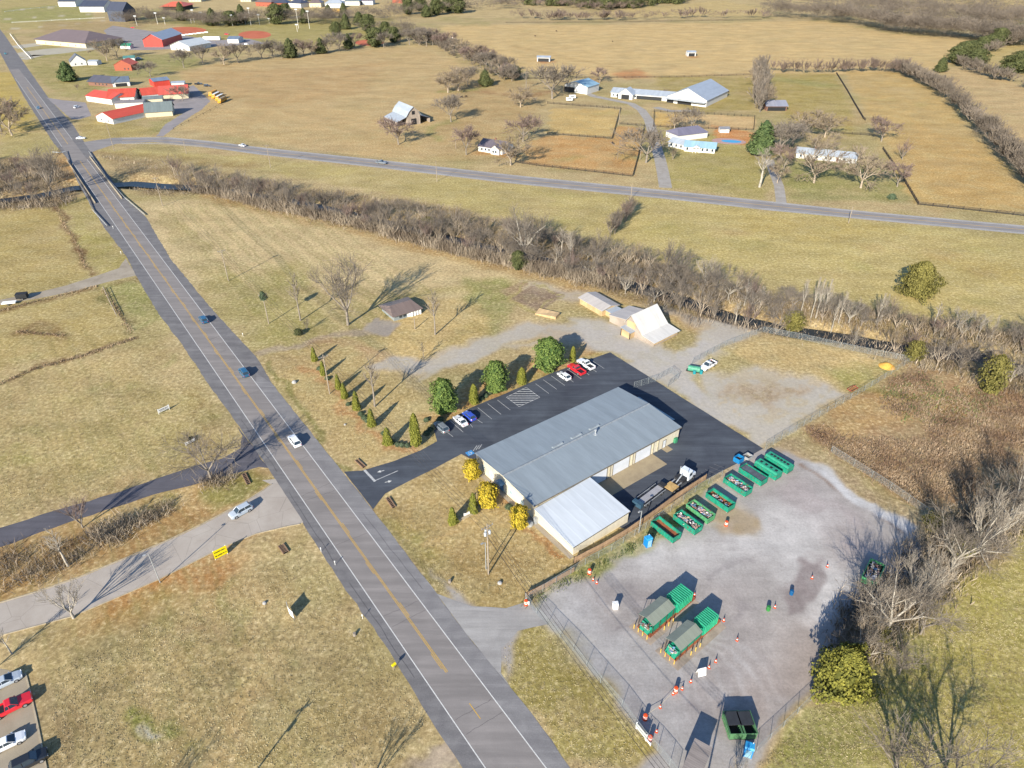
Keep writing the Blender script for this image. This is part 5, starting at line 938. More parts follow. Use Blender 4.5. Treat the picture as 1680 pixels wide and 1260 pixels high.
for s_,x0,x1 in ((-1,-7,-.05),(1,L_+.05,L_+7)):
    za,zb=(2.6,5.) if s_<0 else (5.,2.6); MB().add([(x0,0,za),(x1,0,zb),(x1,W_,zb),(x0,W_,za),(x0,0,za+.12),(x1,0,zb+.12),(x1,W_,zb+.12),(x0,W_,za+.12)],[(0,3,2,1),(4,5,6,7),(0,1,5,4),(1,2,6,5),(2,3,7,6),(3,0,4,7)]).build('lean_to_roof',RMET if s_<0 else ROOFM('rusty_roof',S(110,104,108)),Tm)
    B(x0+.2 if s_<0 else x1-.4,x0+.4 if s_<0 else x1-.2,.3,W_-.3,0,2.55).build('lean_to_wall',BARNW,Tm)
# white-roofed barn near the lot (local x along ridge, y across)
P0=Vector(G(1072,569)); P1=Vector(G(1111,549.5)); dd=(P1-P0); Lb=dd.length; rb_=math.atan2(dd.y,dd.x)
Tm=thing('plank_barn','grey plank barn with a wide off-white metal roof and fresh timber eaves','barn',P0,rb_)
WR=ROOFM('off_white_roof',S(222,218,210)); prf=[(0,0),(0,1.35),(4.1,1.9),(9,6.5),(10.9,3.9),(10.9,0)]
MB().ext(prf,0,Lb,'x').build('wall',BARNW,Tm)
for i,(a,b) in enumerate((((-.5,1.36),(4.1,1.98)),((4.1,1.98),(9,6.62)),((9,6.62),(11.3,3.5)))):
    mb=MB(); slab(mb,a[0],a[1],b[0],b[1],-.4,Lb+.5,.1); mb.build('roof',WR,Tm)
B(.1,Lb-.05,-.05,-.003,.45,1.3).build('timber_band',BARNY,Tm)
B(-.06,-.003,7.2,10.4,2.6,4.6).build('timber_gable',BARNY,Tm)
mb=MB(); slab(mb,7,2.1,11,2.6,-2.2,-.01,.1); mb.build('porch_roof',MATS['pale_metal_roof'],Tm); B(-2.,-.05,7.3,10.7,.05,2.05).build('porch_wall',BARNY,Tm)
for y in (7.3,10.7): B(-2.2,-2.02,y-.1,y+.1,0,2.2).build('porch_post',DKW,Tm)
Tm=thing('plank_lean_to','grey plank outbuilding with weathered pale roof joined to the left of the barn','outbuilding',P0,rb_); gl=10.5
MB().ext([(11.0,0),(11.0,3.5),(18.7,2.2),(18.7,0)],1.6,gl,'x').build('wall',BARNW,Tm); GW=ROOFM('greyed_white_roof',S(196,188,180))
for a,b in (((10.95,3.56),(19.1,2.2)),): mb=MB(); slab(mb,a[0],a[1],b[0],b[1],1.3,gl+.3,.1); mb.build('roof',GW,Tm)
# long shed
S0=G(951,497); S1=G(987,518); Tm,L_,W_,ro=house('long_plank_shed','long low plank shed with worn pale metal roof','shed',((951,498),(987,519)),6.5,2.1,.7,BARNY,GW,over=.5)
B(L_+.05,L_+2.6,1.5,5.5,0,1.7).build('end_bay',BARNY,Tm); mb=MB(); slab(mb,1.2,1.78,5.8,1.95,L_+.02,L_+3,.08); mb.build('end_bay_roof',RMET,Tm)
mb=MB(); mb.add([(0,0,0),(7,0,0),(7,3,0),(0,3,0),(0,0,.4),(7,0,.9),(7,3,1.),(0,3,.9)],[(0,3,2,1),(4,5,6,7),(0,1,5,4),(1,2,6,5),(2,3,7,6),(3,0,4,7)]); o=mb.build('timber_stack',[BARNY]); o.location=G(878,516); o.rotation_euler=(0,0,R(-28)); tag(o,'low stack of fresh yellow timber beside the bare garden plots','timber')
# church complex, red roofs
for nm,lb,f_,dp,h,rs,wl,rf,kw in (
 ('church_hall','long white church building with red roof nearest the highway corner on the upper side','building',),) if 0 else ():
    pass
H=[('church_wing','red-roofed white wing running along the church car park','building',((143,166),(185,172)),16,3.6,2.6,WHT,RRED,dict(ridge='x',wins=(.1,.3,.5))),
 ('church_building','red-roofed church with white gable front in the upper row','church',((180,170),(222,168)),20,4.2,3.4,WHT,RRED,dict(ridge='x',over=1,wins=(.2,.5,.8))),
 ('church_building','red-roofed white building at the lower end of the church group by the lawn','building',((160,199),(187,204)),30,3.2,3,WHT,RRED,dict(ridge='y',wins=(.3,.7))),
 ('church_building','small red-roofed white annex with blue-shaded side walls in the church group','building',((190,202),(206,199)),17,3,2.2,WHT,RRED,dict(ridge='x',wins=(.4,))),
 ('picnic_shelter','low red-roofed open shelter below the grey gambrel hall','shelter',((210,193),(242,192)),10,3.0,1.2,BRD,RRED,dict(ridge='x',doors=((.5,12,2.2),))),
 ('church_building','salmon-red roofed hall in the middle of the church group','building',((236,166),(268,163)),18,3.8,3.2,WHT,RRED,dict(ridge='x',)),
 ('church_building','pinkish-red gabled hall with blue-grey front in the right half of the church group','building',((264,164),(310,161)),20,3.6,3.8,CREAM,ROOFM('faded_red_roof',S(214,98,82)),dict(ridge='x',over=.8)),
 ('gambrel_hall','cream gambrel-ended hall with sage grey roof at the front of the church group','building',((240,193),(284,190)),17,3.2,4.2,CREAM,RGG,dict(ridge='x',over=.6,gwins=2)),
 ('long_annex','flat brown-grey roofed link between the church buildings','building',((190,178),(236,176)),10,3.2,.6,WHT,ROOFM('taupe_roof',S(150,140,134)),dict(ridge='x')),
 ('cream_annex','cream walled annex with grey roof behind the gambrel hall','building',((236,172),(268,170)),9,3.4,1.2,CREAM,RGG,dict(ridge='x')),
 ('blue_roof_building','red and white building with blue-grey roof behind the church group','building',((254,143),(280,140)),12,4,1.4,REDW,ROOFM('slate_blue_roof',S(126,140,160)),dict(ridge='x')),
 ('carport','low pale-roofed carport behind the church group','carport',((282,142),(303,141)),8,2.4,.5,WHT,RMET,dict(ridge='x')),
 ('brick_house','long brown-brick house with charcoal roof facing the church','house',((146,140),(186,143)),16,3.,3.2,BRD,ROOFM('charcoal_roof',S(96,94,102)),dict(ridge='x',over=.8,wins=(.3,.45,.6,.75))),
 ('grey_gable_house','grey-roofed white gabled garage right of the brown-brick house','garage',((186,143),(214,141)),12,3.2,3,WHT,ROOFM('grey_blue_roof',S(104,116,132)),dict(ridge='x',doors=((.5,8,2.4),))),
 ('white_house','small white gabled house behind the dark conifer','house',((117,109),(143,107)),14,3.6,5,WHT,ROOFM('dull_grey_roof',S(110,108,114)),dict(ridge='y',wins=(.3,.7))),
 ('white_garage','tiny white outbuilding right of the small white house','shed',((145,107),(160,107)),8,3,.8,WHT,RMET,dict(ridge='x')),
 ('orange_roof_house','brick house with orange-red roof','house',((189,116),(217,116)),14,4.5,3.6,BRK,RORG,dict(ridge='y',wins=(.6,.8))),
 ('green_roof_shed','small pale shed with green roof behind the orange-red roofed house','shed',((204,102),(222,101)),12,3.2,1.2,WHT,ROOFM('green_roof',S(96,150,140)),dict(ridge='x')),
 ('green_shed','small bright green roofed shed near the red gabled hall','shed',((198,80),(214,80)),8,2.8,1.6,WHT,ROOFM('bright_green_roof',S(40,160,124)),dict(ridge='x')),
 ('school_building','long low school with purple-brown hip roof beside the highway','school',((60,72),(142,79)),44,4.5,8,CREAM,RPUR,dict(ridge='x',hip=18,over=1.5,wins=(.2,.35,.5,.65,.8,.9))),
 ('red_gable_hall','red-fronted hall with silver curved metal roof','building',((237,77),(268,77)),50,7,5,REDW,RMET,dict(ridge='y',over=1)),
 ('white_clubhouse','white roofed clubhouse right of the red-fronted hall','building',((281,82),(312,84)),30,4.5,4,WHT,ROOFM('white_roof',S(212,216,214)),dict(ridge='y',over=1.,wins=(.3,.5,.7))),
 ('concession_stand','white-walled grey-roofed concession stand between the ball fields','building',((374,71),(392,71)),16,4,1.8,WHT,ROOFM('blue_grey_metal',S(120,134,152)),dict(ridge='x')),
 ('dark_barn','large dark slate-coloured building beyond the school','building',((180,35),(206,36)),22,13,9,mat('slate_wall',S(84,90,104),.8),RDK,dict(ridge='x')),
 ('white_farmhouse','big white farmhouse with dark roof at the top left, right of two','house',((132,20),(172,20)),40,7,7,WHT,RDK,dict(ridge='x',wins=(.2,.35,.7),gwins=2)),
 ('white_farmhouse','big white farmhouse with dark roof at the top left, left of two','house',((97,11),(125,11)),34,7,6,WHT,RDK,dict(ridge='x',wins=(.3,.6))),
 ('orange_roof_barn','dark barn with broad orange roof at the top beyond the ball field trees','barn',((268,17),(300,17)),40,5,5,DKW,RORG,dict(ridge='x',hip=8,over=3))]
for nm,lb,ct,f_,dp,h,rs,wl,rf,kw in H: house(nm,lb,ct,f_,dp,h,rs,wl,rf,**kw)
random.seed(17)
EST=[((420,10),(446,11),BRK,RPUR,'brick house with purple-brown roof in the estate at the top, leftmost'),((451,12),(471,12),BRK,RDK,'brick house with dark blue roof in the top estate'),((474,12),(494,13),WHT,RDK,'white house with slate roof and dark garage in the top estate'),((508,12),(527,12),CREAM,RPUR,'tall cream house in the top estate'),((534,13),(562,13),WHT,RMET,'long white-roofed low house in the top estate'),((566,9),(590,9),WHT,RGG,'white house with sage roof in the top estate'),((594,8),(612,8),WHT,ROOFM('dark_violet_roof',S(80,76,110)),'white house with dark violet roof in the top estate'),((644,5),(662,5),BRK,RPUR,'brick house behind the cedars in the top estate'),((478,2),(500,2),CREAM,RGR,'cream house in the second row of the top estate'),((545,1),(566,1),WHT,RGR,'white house in the second row of the top estate'),((310,3),(330,3),CREAM,RPUR,'small cream house at the very top left of the estate'),((395,3),(412,3),CREAM,RGR,'cream house with grey roof at the left end of the top estate')]
for a,b,wl,rf,lb in EST: house('estate_house',lb,'house',(a,b),22,6,4.5,wl,rf,hip=6,over=1,wins=(.25,.5,.75),group=None)
o=MB().ext([(0,0),(14,0),(14,3.4),(0,3.4)],0,30,'x').build('yellow_container',mat('yellow_paint',S(232,180,60),.5)); o.location=G(535,20); tag(o,'long yellow trailer box below the top estate','container')
# wooden shed bottom right
sc0=G(1136,1238,0); sa,sb=G(1140,1211,2.9),G(1169,1227,2.9); sdir=(sb-sa).normalized(); Lsh=(sb-sa).length; sn=Vector((sdir.y,-sdir.x,0)); so=sa+sn*6.6
Tm=thing('slatted_shed','wooden shed with weathered slatted flat roof by the lower gate','shed',so,math.atan2(sdir.y,sdir.x))
SLT=ribmat('slatted_roof',S(150,140,134),.32,'y',.5,.9,stain=.25)
B(.3,Lsh-.3,.3,6.3,0,2.6).build('wall',DKW,Tm); mb=MB(); slab(mb,0,2.75,6.6,2.85,0,Lsh,.12); mb.build('roof',SLT,Tm)
# ================================================= BRIDGE
bl=tpar((172,330)); bt=tpar((128,262)); Tb=thing('road_bridge','concrete highway bridge over the creek','bridge',rp((bl+bt)/2,MID),RANG); BLn=bt-bl
bw=(LW-RW)/2+2.0
B(-BLn/2-1,BLn/2+1,-bw,bw,-1.1,-.02).build('deck',MCB,Tb)
for x in (-BLn/6,BLn/6): B(x-.5,x+.5,-bw+.3,bw-.3,-5.5,-1.1).build('pier',MCB,Tb)
for x in (-BLn/2,BLn/2): B(x-1.2,x+1.2,-bw,bw,-5.5,-1.1).build('abutment',MCB,Tb)
fillpoly([rp(bl-2,MID+bw-.3),rp(bl-2,MID-bw+.3),rp(bt+2,MID-bw+.3),rp(bt+2,MID+bw-.3)],.016,'bridge_deck_surface',MBR)
for s_ in (1,-1):
    o=B(-BLn/2-1,BLn/2+1,-.15,.15,0,.85).build('parapet',MCB,Tb); o.location=(0,s_*(bw-.15),0)
def rail(px,lab):
    pts=[G(*p) for p in px]; T=thing('guardrail',lab,'guardrail',pts[0]); o0=pts[0]
    for a,b in zip(pts,pts[1:]):
        d=(b-a).normalized(); n=Vector((-d.y,d.x,0))*.04; a2=a-o0; b2=b-o0; mb=MB()
        for z in (.42,.62): mb.add([a2-n+Vector((0,0,z)),b2-n+Vector((0,0,z)),b2+n+Vector((0,0,z)),a2+n+Vector((0,0,z)),a2-n*.3+Vector((0,0,z+.17)),b2-n*.3+Vector((0,0,z+.17)),b2+n*.6+Vector((0,0,z+.17)),a2+n*.6+Vector((0,0,z+.17))],[(0,3,2,1),(4,5,6,7),(0,1,5,4),(1,2,6,5),(2,3,7,6),(3,0,4,7)])
        mb.build('beam',GALV,T); k=int((b-a).length/2.)
        for i in range(k): p=a2.lerp(b2,(i+.5)/k); B(-.07,.07,-.07,.07,0,.75).build('post',GALV,T).location=p+n*2
rail([(108,249),(112,262),(128,298),(142,322),(152,346),(176,372)],'steel guardrail curving along the left side of the bridge approach'); rail([(146,250),(160,270),(178,296),(204,325),(238,354)],'steel guardrail curving away on the right side of the bridge approach'); rail([(86,251),(98,252),(108,250)],'short white guardrail end at the junction above the bridge')
# ================================================= VEHICLES
TYR=mat('tyre_rubber',(.02,.02,.021),.85,.1); RIM=mat('wheel_rim',(.45,.46,.48),.35,.05,metal=.6); LMP=mat('headlamp',(.7,.72,.74),.15,.02); TLM=mat('tail_lamp',(.45,.02,.02),.25,.05)
def paintm(n,c,rough=.28): return mat('car_'+n,c,rough,.02,.5,coat=.6,spec=.5)
PC=dict(white=paintm('white',(.72,.73,.74)),silver=paintm('silver',(.40,.45,.50)),grey=paintm('grey',(.16,.18,.2)),black=paintm('black',(.018,.02,.024)),blue=paintm('blue',(.03,.07,.42)),navy=paintm('navy',(.02,.10,.19)),red=paintm('red',(.62,.02,.03)),teal=paintm('teal',(.03,.22,.26)),sblue=paintm('steel_blue',(.10,.24,.36)),tan=paintm('tan',(.4,.36,.3)))
def loft(secs,m,name,par,smooth=False,bev=0):
    """secs: list of (x,[(y,z)...]) closed rings"""
    mb=MB(); n=len(secs[0][1]); vs=[(x,y,z) for x,r in secs for y,z in r]; fs=[(k*n+i,k*n+(i+1)%n,(k+1)*n+(i+1)%n,(k+1)*n+i) for k in range(len(secs)-1) for i in range(n)]
    fs+=[tuple(range(n))[::-1],tuple(range((len(secs)-1)*n,len(secs)*n))]; mb.add(vs,fs); return mb.build(name,m,par,smooth,bev)
def ring(w,z0,z1,r=.14,tuck=.06): return [(-w+tuck,z0),(-w,z0+.18),(-w,z1-r),(-w+r*.8,z1),(w-r*.8,z1),(w,z1-r),(w,z0+.18),(w-tuck,z0)]
def car(kind,c,loc_,rz,label,name=None,group=None):
    m=PC[c]; nm={'sedan':'sedan_car','suv':'suv_car','pickup':'pickup_truck','hatch':'hatchback_car'}[kind]
    T=thing(name or nm,label,{'pickup':'pickup truck'}.get(kind,'car'),loc_,rz,group)
    L,W,hh=dict(sedan=(4.75,1.82,1.42),suv=(4.75,1.9,1.72),pickup=(5.8,2.0,1.85),hatch=(4.3,1.78,1.5))[kind]; w=W/2; x=L/2
    if kind=='pickup':
        secs=[(x,ring(w*.82,.45,.85)),(x-.12,ring(w*.93,.35,1.0)),(x-1.2,ring(w,.32,1.12)),(x-1.75,ring(w,.32,1.16)),(-x+2.2,ring(w,.32,1.16)),(-x+2.18,ring(w,.32,.8)),(-x+.1,ring(w,.35,.8)),(-x,ring(w*.97,.45,.8))]
        loft(secs,m,'body',T,bev=.02)
        for s in(-1,1): B(-x+.02,-x+2.2,s*w-(.11 if s>0 else -.0),s*w+(.0 if s>0 else .11),.78,1.14).build('bed_side',m,T)
        B(-x,-x+.1,-w+.11,w-.11,.78,1.12).build('tailgate',m,T); B(-x+.12,-x+2.15,-w+.13,w-.13,.8,.83).build('bed_floor',BLK,T)
        g0,g1,t0,t1=x-1.75,-x+2.22,x-2.55,-x+2.4; zb=1.14
    else:
        nose=.8 if kind!='suv' else .98
        zb={'sedan':.92,'suv':1.08,'hatch':.98}[kind]
        secs=[(x,ring(w*.72,.35,.62)),(x-.1,ring(w*.86,.25,nose-.08)),(x-.45,ring(w*.96,.22,nose)),(x-1.15,ring(w,.2,zb-.02)),(0,ring(w,.2,zb)),(-x+1.,ring(w,.2,zb+.02)),(-x+.25,ring(w*.95,.25,zb+(.0 if kind=='sedan' else .02))),(-x,ring(w*.82,.4,zb-.1))]
        loft(secs,m,'body',T,bev=.03)
        g0={'sedan':x-1.25,'suv':x-1.25,'hatch':x-1.05}[kind]; t0={'sedan':x-2.1,'suv':x-1.95,'hatch':x-1.8}[kind]
        g1={'sedan':-x+.75,'suv':-x+.12,'hatch':-x+.15}[kind]; t1={'sedan':-x+1.45,'suv':-x+.55,'hatch':-x+.75}[kind]
    MB().frus(g1,g0,-w+.09,w-.09,zb-.02,t1,t0,-w+.27,w-.27,hh-.06).build('glasshouse',GLS,T,bevel=.03)
    MB().frus(t1-.02,t0+.02,-w+.25,w-.25,hh-.08,t1+.08,t0-.1,-w+.33,w-.33,hh).build('roof',m,T,bevel=.02)
    mb=MB()
    for s in(-1,1):
        for xx in ((t0+t1)/2,): mb.tube((xx,s*(w-.08),zb-.03),(xx,s*(w-.26),hh-.07),.05,n=5)
    for xa,xb in ((g0,t0),(g1,t1)):
        for s in(-1,1): mb.tube((xa,s*(w-.1),zb-.03),(xb,s*(w-.28),hh-.05),.04,n=5)
    mb.build('pillars',m,T)
    r={'pickup':.4,'suv':.37}.get(kind,.33); ax=L*.3
    for sx in (1,-1):
        for s in(-1,1):
            t=MB().tube((0,-.11,0),(0,.11,0),r,n=16).build('wheel',TYR,T); t.location=(sx*ax,s*(w-.1),r); MB().tube((0,-.12,0),(0,.12,0),r*.6,n=12).build('rim',RIM,t)
    for s in(-1,1):
        B(x-.16,x-.02,-.18,.18,-.07,.07).build('headlight',LMP,T).location=(0,s*(w-.35),.66 if kind!='pickup' else .86)
        B(-x-.01,-x+.12,-.14,.14,-.08,.1).build('tail_light',TLM,T).location=(0,s*(w-.27),.78 if kind!='pickup' else .95)
        B(-.1,.1,-.1,.1,-.06,.08).build('mirror',m,T).location=(g0-.35,s*(w+.06),zb+.05)
    return T
def hd(a,b): A=G(*a); B_=G(*b); return math.atan2((B_-A).y,(B_-A).x)
PA=hd(Z5(335,835),Z5(210,725))   # parked nose-in direction
UPR=RANG; DNR=RANG+math.pi
cars=[('suv','grey',Z5(137,808),PA,'dark grey SUV parked at the near end of the bay row'),('sedan','white',Z5(312,748),PA,'white sedan parked between the grey SUV and the blue car'),('hatch','blue',Z5(392,703),PA,'bright blue car parked in the bay row'),('hatch','white',Z5(1262,335),PA,'white compact parked alone left of the red pickup'),
 ('pickup','red',Z5(1375,275),PA,'red pickup parked between two white vehicles'),('pickup','white',Z5(1462,228),PA,'white pickup parked next to the last painted bay'),
 ('suv','white',(484,727),UPR,'white SUV driving in the shade edge by the lot entrance'),('suv','navy',(401,614),UPR,'dark blue SUV driving mid-way along the main road'),('suv','navy',(334.5,527),UPR,'smaller-looking dark blue SUV driving farther up the main road'),('sedan','sblue',(63,178),UPR,'dark steel-blue car on the highway beside the church car park'),('sedan','teal',(9,89),DNR,'teal car on the highway at the far left'),
 ('sedan','white',(133,228),0.2,'white car waiting at the side road junction'),('suv','white',(127,177),hd((115,180),(140,174)),'white SUV in the church car park'),('sedan','white',(398,240),hd((420,246),(380,238)),'white car on the side highway'),('pickup','grey',(626,268.5),hd((600,264),(650,270)),'dark pickup on the side highway'),
 ('suv','silver',(396,842),hd((380,850),(412,833))+math.pi,'silver-blue SUV on the concrete road'),('pickup','white',(1161,603),hd((1170,597),(1152,608)),'white pickup with dark bed parked on the rear gravel'),
 ('sedan','silver',(10,1121),hd((0,1125),(38,1107)),'pale blue-white car parked topmost at the left edge'),('pickup','red',(20,1163),hd((0,1172),(42,1151)),'red pickup parked at the left edge'),('sedan','white',(14,1222),hd((0,1229),(40,1210)),'white sedan parked lower left below the red pickup'),('suv','black',(50,1252),hd((20,1264),(60,1244)),'black vehicle parked at the bottom left corner'),
 ('pickup','black',(326,139),0.3,'black pickup parked behind the school buses, left of two'),('suv','black',(340,142),0.1,'black SUV parked behind the school buses, right of two'),('sedan','red',(218,46),.1,'red car parked near the ball field light pole'),('suv','silver',(228,97),0,'silver car beside the green-roofed shed'),('sedan','red',(340,71),0,'red car on the ball field lot by the long white roof'),('suv','grey',(398,66),.1,'dark car near the concession stand'),('suv','red',(372,57),.1,'red vehicle behind the concession stand'),('suv','tan',(405,74),0,'pale car right of the concession stand')]
for k,c,p,rz,lb in cars: car(k,c,G(*p),rz,lb)
# school buses
YB=mat('bus_yellow',S(226,160,40),.5,.06)
def bus(p,rz,lb,rc):
    T=thing('school_bus',lb,'bus',G(*p),rz,None); loft([(5.6,ring(1.1,.5,1.3)),(4.9,ring(1.15,.45,1.5)),(4.5,ring(1.2,.4,2.4)),(4.3,ring(1.2,.4,2.9,.35)),(-5.4,ring(1.2,.4,2.95,.35)),(-5.6,ring(1.15,.5,2.8,.35))],YB,'body',T)
    B(-5.3,4.2,-.95,.95,2.93,3.02).build('roof',rc,T)
    for s in(-1,1): B(-5.1,4.,-.02,.02,1.7,2.3).build('window_band',GLS,T).location=(0,s*1.21,0)
    B(4.31,4.62,-1.,1.,1.7,2.45).build('windscreen',GLS,T)
    for x in (3.6,-3.4):
        for s in(-1,1): MB().tube((0,-.15,0),(0,.15,0),.5,n=12).build('wheel',TYR,T).location=(x,s*1.1,.5)
ba=hd((342,165),(372,150)); wr=mat('bus_white_roof',(.72,.72,.7),.5)
for p,lb,rc in (((350,156.5),'yellow-roofed school bus, the far one of the parked row',YB),((355,160),'white-roofed school bus, second from the far side of the row',wr),((361,163.5),'white-roofed school bus, second from the near side of the row',wr),((365,167.5),'brownish-roofed school bus nearest to the hay field',mat('bus_dull',(.3,.24,.15),.6))): bus(p,ba+math.pi,lb,rc)
# semi tractor with deck + flatbed
def wheelset(T,xs_,w,r=.5):
    for x in xs_:
        for s in(-1,1): t=MB().tube((0,-.28,0),(0,.0,0) if s<0 else (0,.28,0),r,n=14).build('wheel',TYR,T); t.location=(x,s*w,r); MB().tube((0,-.29,0),(0,.29,0),r*.45,n=10).build('rim',RIM,t)
CW=mat('truck_white',(.62,.66,.70),.35,.08); CH_=mat('chassis_black',(.025,.025,.028),.7,.1); TANB=mat('tan_deck',S(206,170,110),.8)
def zq(x,y): return (1000+x*.1905,720+y*.1905)
ta=hd(zq(470,470),zq(690,300)); T=thing('hook_lift_truck','white roll-off truck with black chassis and a tan deck plate','truck',G(*zq(600,385)),ta); 
loft([(4.6,ring(.95,.5,1.2)),(4.4,ring(1.05,.45,1.45)),(3.2,ring(1.1,.45,1.75)),(3.15,ring(1.15,.45,1.9))],CW,'hood',T,bev=.03); MB().frus(1.4,3.2,-1.2,1.2,.6,1.4,2.9,-1.1,1.1,2.8).build('cab',CW,T,bevel=.05); MB().frus(2.95,3.22,-1.02,1.02,1.75,2.8,3.0,-.98,.98,2.55).build('windscreen',GLS,T)
for s in(-1,1): B(1.8,2.7,-.02,.02,1.6,2.4).build('side_window',GLS,T).location=(0,s*1.17,0); MB().tube((1.2,s*.95,.8),(1.2,s*.95,3.6),.08).build('exhaust_stack',GALV,T)
B(-4.4,1.4,-.5,.5,.7,.95).build('chassis',CH_,T); B(-4.3,-1.9,-1.15,1.15,1.0,1.12).build('deck_plate',TANB,T); B(-1.8,1.2,-.9,-.7,1.0,1.2).build('hoist_rail',GRY,T); B(-1.8,1.2,.7,.9,1.0,1.2).build('hoist_rail',GRY,T); B(-.6,.9,-1.1,1.1,.96,1.7).build('toolbox',CH_,T)
MB().tube((-1.4,0,1.1),(.6,0,2.2),.14).build('hoist_ram',GALV,T); wheelset(T,(3.4,-2.2,-3.5),.95)
T=thing('flatbed_trailer','grey slatted flatbed trailer with black fenders behind the white truck','trailer',G(*zq(345,510)),ta); SLB=ribmat('trailer_slats',S(170,168,170),.45,'x',.5,.7)
B(-3.6,3.6,-.75,.75,.85,.97).build('bed',SLB,T); B(-3.9,3.9,-.4,.4,.6,.84).build('chassis',CH_,T)
for s in(-1,1):
    for x in (-3,-2.1,-1.2,1.8,2.7): B(-.33,.33,-.2,.2,.95,1.05).build('fender',BLK,T).location=(x,s*1.03,0)
    B(-3.6,3.6,-.04,.04,.9,1.1).build('side_rail',GRY,T).location=(0,s*1.3,0)
B(-4.6,-3.7,-1.1,1.1,.5,1.6).build('rear_box',mat('teal_steel',S(60,90,110),.6),T); B(3.7,4.9,-.7,.7,.6,1.3).build('hitch_gear',CH_,T); wheelset(T,(-2.9,-1.9,2.6),1.,.45)
# ================================================= DUMPSTERS
def rusty(name,c,c2,amt=.62):
    m=mat(name,c,.6,.1,1.2,c2=c2); nt=m.node_tree; b=nt.nodes['Principled BSDF']; src=b.inputs['Base Color'].links[0].from_socket; v=geo(nt)
    r=mr(nt,nz(nt,1.7,6,.75,v),amt,amt+.08,0,.85); nt.links.new(mixc(nt,r,src,S(120,78,58)),b.inputs['Base Color']); f=mr(nt,nz(nt,.8,4,.7,v),.35,.65,.8,1.15); s2=b.inputs['Base Color'].links[0].from_socket
    mm=nt.nodes.new('ShaderNodeVectorMath'); mm.operation='SCALE'; nt.links.new(s2,mm.inputs[0]); nt.links.new(f,mm.inputs['Scale']); nt.links.new(mm.outputs[0],b.inputs['Base Color']); return m
rusty('dumpster_green',None,None,.57) if 0 else None
RUST=mat('rusty_floor',S(196,112,72),.9,.3,1.5,c2=S(120,72,56)); 
GD=rusty('dumpster_green',S(34,158,126),S(28,130,106),.55); GD2=rusty('dumpster_light_green',S(92,172,116),S(70,140,98),.54)
JM=[mat('junk_'+n,c,.8,.2,3) for n,c in dict(white=(.62,.6,.58),grey=(.3,.3,.31),brown=(.26,.16,.1),pink=(.55,.32,.3),dark=(.04,.04,.045),tan=(.45,.36,.25),blue=(.12,.25,.4)).items()]
LID=mat('black_lid',(.03,.032,.036),.6,.1); LIDG=mat('green_tarp',S(52,160,126),.6,.12)
def junk(T,x0,x1,y0,y1,z,n,zz=.5,sc=.35):
    mb=MB(); 
    for i in range(n):
        s=random.uniform(.4,1.5)*sc; mb.mi=random.randrange(len(JM)); mb.M=Matrix.Translation((random.uniform(x0+s*.5,x1-s*.5),random.uniform(y0+s*.5,y1-s*.5),z+random.random()*zz))@Matrix.Rotation(random.uniform(0,6.28),4,'Z')@Matrix.Rotation(random.uniform(-.7,.7),4,'X'); 
        if random.random()<.35: mb.box(-s*1.6,s*1.6,-.04,.04,-.04,.04)
        else: mb.box(-s*.6,s*.6,-s*.4,s*.4,-.06,.1)
    mb.M=None; o=mb.build('rubbish',JM,T); tag(o,kind='stuff'); return o
def dumpster(p,rz,lb,L=5.8,W=2.35,H=1.6,col=GD,mode='open'):
    T=thing('roll_off_dumpster',lb,'dumpster',G(*p),rz); x,y=L/2,W/2; t=.09
    fl=.35; B(-x,x,-y+.1,y-.1,.18,.3).build('floor_frame',CH_,T)
    mb=MB(); mb.box(-x,x,-y,-y+t,.25,H); mb.box(-x,x,y-t,y,.25,H); mb.box(-x,-x+t,-y+t,y-t,.25,H)
    mb.build('side_wall',col,T); rb=MB()
    for s in(-1,1):
        for i in range(8): xx=-x+.35+i*(L-.7)/7; y0=s*y+(.002 if s>0 else -.09); rb.box(xx-.05,xx+.05,y0,y0+.088,.3,H-.12)
        y0=s*y+(.002 if s>0 else -.11); rb.box(-x,x,y0,y0+.108,H-.115,H+.02)
    rb.build('rib',col,T); B(x-t,x,-y+t,y-t,.25,H-.02).build('rear_gate',col,T); B(-x+t,x-t,-y+t,y-t,.32,.85 if mode in('half','rustjunk') else .42).build('floor',RUST if mode in('rust','half','rustjunk') else mat('dark_floor',(.08,.06,.05),.9),T)
    for s in(-1,1): MB().tube((0,-.12,0),(0,.12,0),.14,n=10).build('roller',GALV,T).location=(x-.3,s*(y-.25),.14)
    if mode=='half': MB().add([(-x+.2,-y+.1,H-.25),(x-.2,-y+.1,H-.35),(x-.2,-.15,.9),(-x+.2,-.15,.9),(-x+.2,-y+.1,H-.2),(x-.2,-y+.1,H-.3),(x-.2,-.15,.95),(-x+.2,-.15,.95)],[(0,3,2,1),(4,5,6,7),(0,1,5,4),(1,2,6,5),(2,3,7,6),(3,0,4,7)]).build('folded_lid',mat('brown_cover',(.07,.05,.05),.8),T)
    if mode=='junk': junk(T,-x+.2,x-.2,-y+.2,y-.2,.9,130)
    if mode=='rustjunk': junk(T,-x+1,x-.6,-y+.3,.3,.95,26,.4,.45)
    if mode=='cover': B(-x+.25,x-.25,-y+.3,y-.3,H-.2,H-.12).build('mesh_cover',mat('grey_cover',S(98,104,112),.7,.2,1),T)
    if mode in('hatch','slots'):
        m=LIDG; MB().ext([(-y+.02,H+.03),(y-.02,H+.03),(y-.4,H+.35),(-y+.4,H+.35)],-x+.03,x-.03,'x').build('lid',m,T)
        for i in range(4 if mode=='hatch' else 6): xx=-x+.9+i*(L-1.8)/(3 if mode=='hatch' else 5); B(xx-.3,xx+.3,-.35,.3,H+.353,H+.37).build('hatch_opening',BLK,T)
    return T
